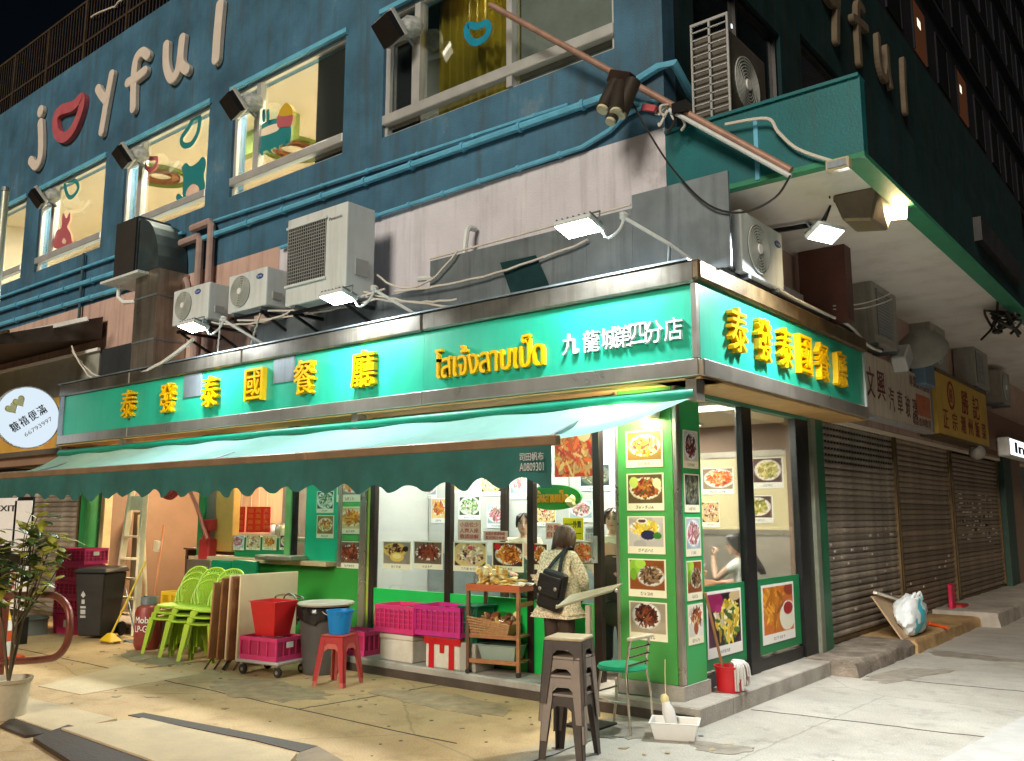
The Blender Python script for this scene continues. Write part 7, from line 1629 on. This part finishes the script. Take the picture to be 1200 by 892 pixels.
MB().cyl(on_z(1090, 731, .2), on_z(1111, 736, .18), .018, n=8).build("shaft", mat("orange_red_plastic", (0, 0, 0)), rp); MB().blob(on_z(1090, 731, .2), .03, 1, 0).build("tip", mat("orange_red_plastic", (0, 0, 0)), rp)
rbn = thing("red_pail", "small crimson plastic scoop standing between the far shutters", "scoop", on_z(1120, 724, .16))
c = on_x(1117, 724, -.15); MB().box(c.x - .03, c.x + .03, c.y - .1, c.y + .1, .17, .60).build("handle", mat("crimson_plastic", (.50, .01, .06), .4), rbn, bev=.01); MB().box(c.x - .1, c.x + .12, c.y + .12, c.y + .6, .17, .26).build("pan", mat("faded_red_plastic", (0, 0, 0)), rbn, bev=.02)
# ---- menu stand
ms = thing("menu_stand", "tilted menu plate on a pale post between the stools and the customer", "menu stand", (-.75, -.55, 0))
p, q = on_y(652, 713, -.62), on_y(724, 692, -.42)
MB().add([p + Vector((0, -.02, .01)), q + Vector((0, -.10, .01)), q + Vector((-.05, .16, .05)), p + Vector((-.0, .2, .10))] + [v + Vector((0, 0, -.018)) for v in (p + Vector((0, -.02, .01)), q + Vector((0, -.10, .01)), q + Vector((-.05, .16, .05)), p + Vector((-.0, .2, .10)))], [(0, 1, 2, 3), (7, 6, 5, 4), (0, 4, 5, 1), (1, 5, 6, 2), (2, 6, 7, 3), (3, 7, 4, 0)]).build("plate", mat("khaki_menu_plate", (.30, .25, .15), .35, .3, var=.15), ms, bev=.005)
c = on_y(690, 708, -.50); MB().box(c.x - .022, c.x + .022, c.y - .022, c.y + .022, .02, c.z - .01).build("post", mat("pale_khaki_post", (.45, .40, .30), .5), ms)
MB().box(c.x - .16, c.x + .16, c.y - .16, c.y + .16, 0, .02).build("base", M['black'], ms, bev=.005)
for u, v in ((653, 711), (722, 692)): MB().blob(on_y(u, v, -.6 if u < 700 else -.45), .016, 1, 0).build("clip", M['steel'], ms)
dh = thing("door_handle_plate", "pale pull handle plate on the restaurant door", "door handle", on_y(697, 645, YG - .05))
a0, a1, b0, b1 = rect_y(693, 628, 700, 660, YG - .045); MB().box(a0, a1, YG - .05, YG - .035, b0, b1).build("plate", M['alu'], dh); MB().tube([(a0 + .03, YG - .05, b0 + .04), (a0 + .03, YG - .09, b0 + .06), (a0 + .03, YG - .09, b1 - .06), (a0 + .03, YG - .05, b1 - .04)], .01, 7).build("grip", M['steel'], dh)
# =================================================================== people
def skin_mesh(name, J, E, m, parent, sub=2, root=None):
    """J: {joint: (x, y, z, rx, ry)}; one continuous skinned surface"""
    keys = list(J); me = bpy.data.meshes.new("t"); me.from_pydata([J[k][:3] for k in keys], [(keys.index(a), keys.index(b)) for a, b in E], [])
    o = bpy.data.objects.new("t", me); COL.objects.link(o)
    o.modifiers.new("skin", 'SKIN'); s_ = o.modifiers.new("sub", 'SUBSURF'); s_.levels = sub; s_.render_levels = sub
    for i, k in enumerate(keys):
        sv = me.skin_vertices[0].data[i]; sv.radius = (J[k][3], J[k][4] if len(J[k]) > 4 else J[k][3]); sv.use_root = (k == (root or keys[0]))
    dg = bpy.context.evaluated_depsgraph_get(); dg.update(); r = bpy.data.meshes.new_from_object(o.evaluated_get(dg))
    vs = [tuple(v.co) for v in r.vertices]; fs = [tuple(p.vertices) for p in r.polygons]
    bpy.data.objects.remove(o); bpy.data.meshes.remove(me); bpy.data.meshes.remove(r)
    return MB().add(vs, fs).build(name, m, parent, smooth=True)
SK = mat("warm_skin", (.52, .30, .20), .5, var=.06, bump=.02)
def hand(J, E, wrist, d, side, r=.0085, curl=.5, pre="l"):
    """palm and five separate fingers from the wrist joint, pointing along d; side = across the palm"""
    w_ = Vector(J[wrist][:3]); d = Vector(d).normalized(); s_ = Vector(side).normalized(); n_ = d.cross(s_).normalized()
    p = w_ + d * .05; J[pre + "palm"] = (*p, .036, .016); E.append((wrist, pre + "palm"))
    for k in range(4):
        off = (k - 1.5) * .018; ln = (.062, .074, .070, .054)[k]
        a = w_ + d * .085 + s_ * off; b = a + (d * math.cos(curl * .6) + n_ * math.sin(curl * .6)) * ln * .5; c = b + (d * math.cos(curl * 1.6) + n_ * math.sin(curl * 1.6)) * ln * .5
        for q, pt in ((0, a), (1, b), (2, c)): J["%sf%d%d" % (pre, k, q)] = (*pt, r - .001 * q, r - .001 * q)
        E += [(pre + "palm", "%sf%d0" % (pre, k)), ("%sf%d0" % (pre, k), "%sf%d1" % (pre, k)), ("%sf%d1" % (pre, k), "%sf%d2" % (pre, k))]
    a = w_ + d * .035 + s_ * -.036; b = a + (d * .7 - s_ * .6 + n_ * .35).normalized() * .035; c = b + (d * .9 - s_ * .2 + n_ * .4).normalized() * .03
    for q, pt in ((0, a), (1, b), (2, c)): J["%st%d" % (pre, q)] = (*pt, r + .001, r + .001)
    E += [(pre + "palm", pre + "t0"), (pre + "t0", pre + "t1"), (pre + "t1", pre + "t2")]
def head(parent, c, face, m=SK, s=1., brow=None, hair_col=None, lips=(.45, .10, .09)):
    """head centred at c looking along +face (unit vector); a lofted skull with brow, nose, mouth, ears"""
    f = Vector(face).normalized(); u = Vector((0, 0, 1)); u = (u - f * u.dot(f)).normalized(); r_ = f.cross(u)
    T = lambda x, y, z: Vector(c) + r_ * x * s + f * y * s + u * z * s
    rows = [(-.115, .045, .040, .045), (-.10, .058, .056, .03), (-.075, .070, .080, .012), (-.04, .078, .092, .0), (0, .080, .098, -.005), (.04, .080, .100, -.01), (.075, .070, .090, -.015), (.10, .048, .062, -.015), (.117, .018, .024, -.012)]
    vs = []; n = 24
    for z, rx, ry, oy in rows:
        for k in range(n):
            a = 2 * math.pi * k / n; x = rx * math.cos(a); y = ry * math.sin(a) + oy
            if math.sin(a) > .2:
                y *= .94
                if abs(x) < .018 and -.045 < z < .01: y += .014 if z > -.02 else .022
                if .012 < abs(x) < .05 and -.005 < z < .03: y -= .007
            vs.append(T(x, y, z))
    fs = [(i * n + k, i * n + (k + 1) % n, (i + 1) * n + (k + 1) % n, (i + 1) * n + k) for i in range(len(rows) - 1) for k in range(n)] + [tuple(range(n)), tuple((len(rows) - 1) * n + k for k in range(n))]
    o = MB().add(vs, fs).build("head", m, parent, smooth=True)
    MB().add([T(0, .098, .012), T(-.016, .092, -.036), T(.016, .092, -.036), T(0, .120, -.030), T(0, .094, -.044)], [(0, 3, 1), (0, 2, 3), (1, 3, 4), (3, 2, 4), (0, 1, 4, 2)]).build("nose", m, o, smooth=True)
    for sx in (-1, 1):
        e = MB().blob((0, 0, 0), 1, 1, 0, 2).xf(Matrix.Translation(T(sx * .032, .083, .006)) @ Matrix.Diagonal((.013 * s, .013 * s, .007 * s, 1))); e.build("eye", mat("eye_dark", (.03, .02, .018), .2, bump=0), o, smooth=True)
        MB().tube([T(sx * .016, .095, .026), T(sx * .034, .092, .031), T(sx * .052, .078, .024)], .0042 * s, 6).build("eyebrow", mat("dark_hair", (.012, .009, .008), .45, var=.3, bump=.1), o)
        MB().blob((0, 0, 0), 1, 2, .1, 2).xf(Matrix.Translation(T(sx * .083, -.005, -.008)) @ Matrix.Diagonal((.012 * s, .018 * s, .030 * s, 1))).build("ear", m, o, smooth=True)
    MB().tube([T(-.026, .082, -.068), T(-.012, .092, -.064), T(0, .094, -.066), T(.012, .092, -.064), T(.026, .082, -.068)], [.003, .006, .0055, .006, .003], 7).build("mouth", mat("lip_tone", lips, .4, bump=0), o, smooth=True)
    return o, T
def hair_cap(parent, T, m, rows, name="hair"):
    """rows: (z, rx, ry, oy, open) rings round the back; open = half angle left free over the face"""
    vs = []; n = 72
    for z, rx, ry, oy, op in rows:
        for k in range(n + 1):
            a = math.pi / 2 + op + (2 * math.pi - 2 * op) * k / n
            j = 1 + .022 * math.sin(k * .9 + z * 12) + .022 * math.sin(k * 2.3 + z * 5) + .012 * math.sin(k * 3.1)
            vs.append(T(rx * j * math.cos(a), ry * j * math.sin(a) + oy, z))
    w_ = n + 1
    fs = [(i * w_ + k, i * w_ + k + 1, (i + 1) * w_ + k + 1, (i + 1) * w_ + k) for i in range(len(rows) - 1) for k in range(n)]
    o = MB().add(vs, fs).build(name, m, parent, smooth=True); md = o.modifiers.new("thickness", 'SOLIDIFY'); md.thickness = .012; md.offset = 0
    return o
# ---- the customer, seen from behind, looking down at the snacks
fp = on_y(655, 700, .16); X0 = fp.x; Y0 = .16; G = .15
HS = .865
def cz(z): return G + z * HS
cu = thing("person", "customer seen from behind in a speckled beige fleece with a black shoulder bag", "person", (X0, Y0, G))
P_ = lambda x, y, z: (X0 + x * HS, Y0 + y * HS, cz(z))
J = dict(pelvis=(*P_(0, 0, .92), .135, .10), waist=(*P_(0, .01, 1.05), .125, .095), chest=(*P_(0, .03, 1.22), .15, .10), neckb=(*P_(0, .05, 1.40), .075, .065), neck=(*P_(0, .08, 1.46), .05, .05), skull=(*P_(0, .12, 1.52), .05, .06))
E_ = [("pelvis", "waist"), ("waist", "chest"), ("chest", "neckb"), ("neckb", "neck"), ("neck", "skull")]
for s_, k in ((-1, "l"), (1, "r")):
    J[k + "sh"] = (*P_(s_ * .165, .04, 1.35), .058, .058); J[k + "el"] = (*P_(s_ * .235, .10, 1.09), .042, .042); J[k + "wr"] = (*P_(s_ * .13, .30, .98), .026, .026)
    J[k + "hip"] = (*P_(s_ * .085, 0, .86), .085, .085); J[k + "kn"] = (*P_(s_ * .09, .02, .47), .06, .06); J[k + "an"] = (*P_(s_ * .10, -.01, .08), .042, .042); J[k + "to"] = (*P_(s_ * .12, .16, .03), .035, .026)
    E_ += [("chest", k + "sh"), (k + "sh", k + "el"), (k + "el", k + "wr"), ("pelvis", k + "hip"), (k + "hip", k + "kn"), (k + "kn", k + "an"), (k + "an", k + "to")]
    hand(J, E_, k + "wr", (-s_ * .35, .9, -.25), (s_ * .9, .3, 0), pre=k, curl=.7)
skin_mesh("body", J, E_, SK, cu)
hair_b = mat("brown_bob_hair", (.075, .026, .010), .5, var=.5, scale=22, bump=.3, bscale=90)
_, T = head(cu, P_(0, .135, 1.535), (0, .94, -.34), s=.92)
hair_cap(cu, T, hair_b, [(.128, .010, .012, -.01, .0), (.12, .05, .06, -.012, .2), (.09, .088, .105, -.012, .35), (.04, .100, .118, -.012, .75), (-.01, .104, .122, -.014, .95), (-.06, .104, .120, -.016, 1.05), (-.10, .098, .110, -.018, 1.1), (-.125, .080, .088, -.02, 1.2)])
rgh = random.Random(12); strands = MB()
for i in range(120):
    a = rgh.uniform(-2.6, 2.6) - math.pi / 2; zt = rgh.uniform(.02, .11); zb = rgh.uniform(-.16, -.10); kk = math.sqrt(max(.1, 1 - (zt / .13) ** 2))
    P = [T(.100 * kk * math.cos(a), -.014 + .118 * kk * math.sin(a), zt), T(.108 * math.cos(a), -.014 + .126 * math.sin(a), -.02), T((.104 + rgh.uniform(-.012, .014)) * math.cos(a + rgh.uniform(-.06, .06)), -.014 + (.116 + rgh.uniform(-.01, .012)) * math.sin(a), zb)]
    if math.sin(a) < .45: strands.tube(spline(P, 3), [.006, .007, .007, .007, .006, .005, .002], 5)
strands.build("hair_strands", hair_b, cu, smooth=True)["kind"] = "stuff"
fle = mat("speckled_fleece", (.72, .60, .42), .95, var=.75, scale=60, bump=.8, bscale=110)
JJ = dict(hem=(*P_(0, -.005, .74), .225, .16), pelvis=(*P_(0, -.005, .92), .222, .16), waist=(*P_(0, .0, 1.07), .21, .15), chest=(*P_(0, .025, 1.22), .205, .15), neckb=(*P_(0, .055, 1.375), .105, .085), collar=(*P_(0, .075, 1.425), .07, .066))
EE = [("hem", "pelvis"), ("pelvis", "waist"), ("waist", "chest"), ("chest", "neckb"), ("neckb", "collar")]
for s_, k in ((-1, "l"), (1, "r")):
    JJ[k + "sh"] = (*P_(s_ * .17, .035, 1.335), .092, .092); JJ[k + "el"] = (*P_(s_ * .25, .09, 1.08), .075, .075); JJ[k + "cu"] = (*P_(s_ * .155, .26, .995), .052, .052)
    EE += [("chest", k + "sh"), (k + "sh", k + "el"), (k + "el", k + "cu")]
skin_mesh("fleece_jacket", JJ, EE, fle, cu, root="pelvis")
JT = dict(pelvis=(*P_(0, 0, .88), .15, .12)); ET = []
for s_, k in ((-1, "l"), (1, "r")):
    JT[k + "hip"] = (*P_(s_ * .085, 0, .80), .10, .10); JT[k + "kn"] = (*P_(s_ * .095, .015, .46), .082, .082); JT[k + "cf"] = (*P_(s_ * .10, -.01, .12), .07, .07)
    ET += [("pelvis", k + "hip"), (k + "hip", k + "kn"), (k + "kn", k + "cf")]
skin_mesh("trousers", JT, ET, mat("brown_trousers", (.045, .026, .017), .8, var=.25, scale=10, bump=.2), cu)
for s_ in (-1, 1):
    MB().blob((0, 0, 0), 1, 1, .05, 2).xf(Matrix.Translation(P_(s_ * .11, .07, .045)) @ Matrix.Diagonal((.05, .13, .05, 1))).build("shoe", M['rubber'], cu, smooth=True)
bgm = mat("black_leather_bag", (.012, .010, .009), .5, var=.2, bump=.15, spec=.3)
sb2 = thing("shoulder_bag", "black leather bag hanging across the customer's back", "bag", P_(.10, -.16, .95))
k = MB().obox((0, 0, 0), (.25, .10, .36)); k.xf(Matrix.Translation(P_(.08, -.225, 1.0)) @ RZ(R(6)) @ Matrix.Rotation(R(14), 4, 'Y')); k.build("body", bgm, sb2, bev=.04, seg=3)
k = MB().obox((0, 0, 0), (.235, .025, .19)); k.xf(Matrix.Translation(P_(.085, -.305, 1.05)) @ RZ(R(6)) @ Matrix.Rotation(R(14), 4, 'Y')); k.build("flap", bgm, sb2, bev=.014, seg=2)
for pts in ([P_(-.01, -.235, 1.17), P_(.06, -.165, 1.30), P_(.115, -.10, 1.385), P_(.13, .0, 1.445), P_(.125, .10, 1.40)], [P_(.16, -.22, 1.15), P_(.15, -.15, 1.32), P_(.145, -.05, 1.435), P_(.14, .06, 1.44)]):
    sp_ = spline(pts, 6); kk = MB()
    for a, b in zip(sp_[:-1], sp_[1:]): kk.beam(a, b, .034, .012, (0, -1, .6))
    kk.build("strap", bgm, sb2)
for dx in (-.03, .17): MB().lathe([(.012, 0), (.018, .004), (.012, .008)], (0, 0, 0), 12).xf(Matrix.Translation(P_(dx + .02, -.33, 1.02)) @ Matrix.Rotation(math.pi / 2, 4, 'X')).build("buckle", M['steel'], sb2)
# ---- staff behind the glass
def staff(label, x, y, h, face, shirt, apron, hair_rows, sc_=1.):
    t = thing("person", label, "person", (x, y, .15), "restaurant staff"); k_ = h / 1.66
    f = Vector(face).normalized(); r_ = Vector((f.y, -f.x, 0))
    Q = lambda a, b, z: tuple(Vector((x, y, .15)) + r_ * a * k_ + f * b * k_ + Vector((0, 0, z * k_)))
    J = dict(pelvis=(*Q(0, 0, .90), .13, .10), waist=(*Q(0, 0, 1.05), .12, .09), chest=(*Q(0, 0, 1.24), .145, .10), neckb=(*Q(0, -.01, 1.40), .07, .06), neck=(*Q(0, .0, 1.46), .05, .05), skull=(*Q(0, .01, 1.53), .05, .05)); E_ = [("pelvis", "waist"), ("waist", "chest"), ("chest", "neckb"), ("neckb", "neck"), ("neck", "skull")]
    S = dict(hem=(*Q(0, 0, .86), .16, .12), waist=(*Q(0, 0, 1.05), .15, .115), chest=(*Q(0, 0, 1.24), .165, .12), neckb=(*Q(0, -.01, 1.385), .09, .075)); ES = [("hem", "waist"), ("waist", "chest"), ("chest", "neckb")]
    for s_, k in ((-1, "l"), (1, "r")):
        J[k + "sh"] = (*Q(s_ * .16, 0, 1.36), .055, .055); J[k + "el"] = (*Q(s_ * .21, .03, 1.09), .042, .042); J[k + "wr"] = (*Q(s_ * .15, .22, 1.0), .027, .027)
        J[k + "hip"] = (*Q(s_ * .085, 0, .86), .085, .085); J[k + "kn"] = (*Q(s_ * .09, .01, .47), .058, .058); J[k + "an"] = (*Q(s_ * .09, -.01, .08), .04, .04); J[k + "to"] = (*Q(s_ * .1, .14, .03), .035, .025)
        E_ += [("chest", k + "sh"), (k + "sh", k + "el"), (k + "el", k + "wr"), ("pelvis", k + "hip"), (k + "hip", k + "kn"), (k + "kn", k + "an"), (k + "an", k + "to")]
        S[k + "sh"] = (*Q(s_ * .165, 0, 1.345), .075, .075); S[k + "sl"] = (*Q(s_ * .20, .015, 1.18), .065, .065); ES += [("chest", k + "sh"), (k + "sh", k + "sl")]
        hand(J, E_, k + "wr", f * .9 - r_ * s_ * .4, r_ * s_, pre=k, curl=.5)
    skin_mesh("body", J, E_, SK, t); skin_mesh("shirt", S, ES, shirt, t, root="waist")
    a_ = dict(bib=(*Q(0, .035, 1.24), .13, .105), waist=(*Q(0, .03, 1.05), .150, .115), hip=(*Q(0, .02, .9), .165, .13), hem=(*Q(0, .02, .45), .17, .13)); skin_mesh("apron", a_, [("bib", "waist"), ("waist", "hip"), ("hip", "hem")], apron, t)
    tr_ = dict(pelvis=(*Q(0, 0, .88), .15, .115))
    et = []
    for s_, k in ((-1, "l"), (1, "r")):
        tr_[k + "kn"] = (*Q(s_ * .09, .01, .47), .075, .075); tr_[k + "cf"] = (*Q(s_ * .09, -.01, .1), .062, .062); et += [("pelvis", k + "kn"), (k + "kn", k + "cf")]
    skin_mesh("trousers", tr_, et, mat("dark_trousers", (.02, .02, .022), .8), t)
    _, T = head(t, Q(0, .03, 1.565), tuple(f), s=.95 * k_)
    hair_cap(t, T, mat("dark_hair", (0, 0, 0)), hair_rows)
    return t
SHORT = [(.125, .010, .012, -.01, .0), (.118, .05, .06, -.012, .15), (.09, .086, .105, -.010, .25), (.05, .094, .114, -.012, .6), (.0, .096, .112, -.016, 1.05), (-.05, .090, .104, -.02, 1.35)]
c = on_y(614, 616, 1.05); staff("young cook in a pale shirt and dark green apron behind the window", c.x, 1.05, 1.55, (.55, -.8, 0), mat("pale_cream_shirt", (.66, .56, .40), .8, var=.05, bump=.1), mat("dark_green_apron", (.02, .08, .05), .8), SHORT)
c = on_y(717, 610, .95); staff("waitress with tied dark hair and a brown apron in the open doorway", c.x + .02, .95, 1.60, (.35, -.9, 0), mat("cream_blouse", (.74, .66, .5), .8, var=.05, bump=.1), mat("dark_brown_apron", (.05, .032, .02), .8), [r for r in SHORT])
# ---- seated diner
dx_, dy_ = on_y(863, 650, 2.5).x + .12, 2.5
dn = thing("person", "seated diner with long dark hair in a white tee raising a hand to her mouth", "person", (dx_, dy_, .6))
Z0 = .22
Q = lambda a, b, z: (dx_ - b, dy_ + a, Z0 + z)          # she faces -X; a = her right (+Y)
J = dict(pelvis=(*Q(0, 0, .52), .14, .11), waist=(*Q(0, .02, .68), .12, .095), chest=(*Q(0, .05, .86), .14, .10), neckb=(*Q(0, .06, 1.01), .065, .055), neck=(*Q(0, .08, 1.07), .046, .046), skull=(*Q(0, .11, 1.13), .05, .05)); E_ = [("pelvis", "waist"), ("waist", "chest"), ("chest", "neckb"), ("neckb", "neck"), ("neck", "skull")]
for s_, k in ((-1, "l"), (1, "r")):
    J[k + "sh"] = (*Q(s_ * .15, .06, .97), .05, .05)
    if k == "l": J[k + "el"] = (*Q(s_ * .20, .28, .78), .040, .040); J[k + "wr"] = (*Q(s_ * .12, .34, 1.02), .027, .027)
    else: J[k + "el"] = (*Q(s_ * .20, .2, .74), .040, .040); J[k + "wr"] = (*Q(s_ * .10, .40, .72), .027, .027)
    J[k + "hip"] = (*Q(s_ * .09, .06, .48), .085, .085); J[k + "kn"] = (*Q(s_ * .10, .46, .48), .06, .06); J[k + "an"] = (*Q(s_ * .10, .46, .08), .04, .04); J[k + "to"] = (*Q(s_ * .1, .6, .03), .033, .025)
    E_ += [("chest", k + "sh"), (k + "sh", k + "el"), (k + "el", k + "wr"), ("pelvis", k + "hip"), (k + "hip", k + "kn"), (k + "kn", k + "an"), (k + "an", k + "to")]
hand(J, E_, "lwr", (.25, .35, .75), (.0, 1, 0), pre="l", curl=1.1); hand(J, E_, "rwr", (-.95, -.2, 0), (0, 1, 0), pre="r", curl=.4)
skin_mesh("body", J, E_, mat("fair_skin", (.62, .40, .29), .5, var=.05, bump=.02), dn)
S = dict(hem=(*Q(0, 0, .52), .165, .13), waist=(*Q(0, .02, .70), .15, .12), chest=(*Q(0, .05, .86), .16, .118), neckb=(*Q(0, .06, .985), .085, .07)); ES = [("hem", "waist"), ("waist", "chest"), ("chest", "neckb")]
for s_, k in ((-1, "l"), (1, "r")):
    S[k + "sh"] = (*Q(s_ * .155, .06, .96), .072, .072); S[k + "sl"] = (*Q(s_ * .185, .16, .87), .068, .068); ES += [("chest", k + "sh"), (k + "sh", k + "sl")]
skin_mesh("white_tee", S, ES, mat("white_cotton", (.75, .72, .68), .85, var=.04, bump=.1), dn, root="waist")
skin_mesh("trousers", dict(pelvis=(*Q(0, 0, .50), .16, .12), lkn=(*Q(-.10, .46, .49), .075, .075), lcf=(*Q(-.1, .46, .12), .06, .06), rkn=(*Q(.10, .46, .49), .075, .075), rcf=(*Q(.1, .46, .12), .06, .06)), [("pelvis", "lkn"), ("lkn", "lcf"), ("pelvis", "rkn"), ("rkn", "rcf")], mat("dark_trousers", (0, 0, 0)), dn)
_, T = head(dn, Q(0, .13, 1.165), (-.95, -.25, -.08), m=mat("fair_skin", (0, 0, 0)), s=.92)
hair_cap(dn, T, mat("dark_hair", (0, 0, 0)), [(.125, .010, .012, -.01, .0), (.118, .05, .06, -.012, .15), (.09, .088, .105, -.010, .3), (.05, .096, .116, -.012, .7), (.0, .098, .120, -.02, 1.05), (-.06, .098, .13, -.045, 1.3), (-.12, .098, .125, -.085, 1.5), (-.20, .095, .105, -.145, 1.6), (-.30, .08, .085, -.215, 1.6), (-.37, .05, .05, -.265, 1.6)], "long_hair")
cha = thing("dining_chair", "dark dining chair under the seated diner", "chair", (dx_, dy_, .15))
MB().box(dx_ - .22, dx_ + .22, dy_ - .21, dy_ + .21, .625, .67).build("seat", M['black'], cha, bev=.015)
for a in (-.19, .19):
    for b in (-.19, .19): MB().box(dx_ + a - .018, dx_ + a + .018, dy_ + b - .018, dy_ + b + .018, .15, .624).build("leg", M['black'], cha)
tbl = thing("dining_table", "brown dining table in front of the seated diner", "table", (dx_ - .7, dy_, .15))
MB().box(dx_ - 1.05, dx_ - .30, dy_ - .38, dy_ + .38,   .93, .96).build("tabletop", M['wood'], tbl, bev=.008)
for a in (-1.0, -.36):
    for b in (-.33, .33): MB().box(dx_ + a - .02, dx_ + a + .02, dy_ + b - .02, dy_ + b + .02, .15, .929).build("leg", M['black'], tbl)
bw = thing("soup_bowl", "pale yellow bowl with a spoon on the table before the diner", "bowl", (dx_ - .5, dy_ - .12, .96))
MB().lathe([(.05, 0), (.06, .01), (.105, .12), (.11, .13), (.10, .13), (.055, .02)], (dx_ - .52, dy_ - .16, .96), 28).build("bowl", mat("pale_yellow_ceramic", (.75, .62, .34), .3, bump=0), bw, smooth=True)
MB().cyl((dx_ - .50, dy_ - .16, 1.02), (dx_ - .42, dy_ - .16, 1.17), .008, n=8).build("spoon", M['whiteletter'], bw)
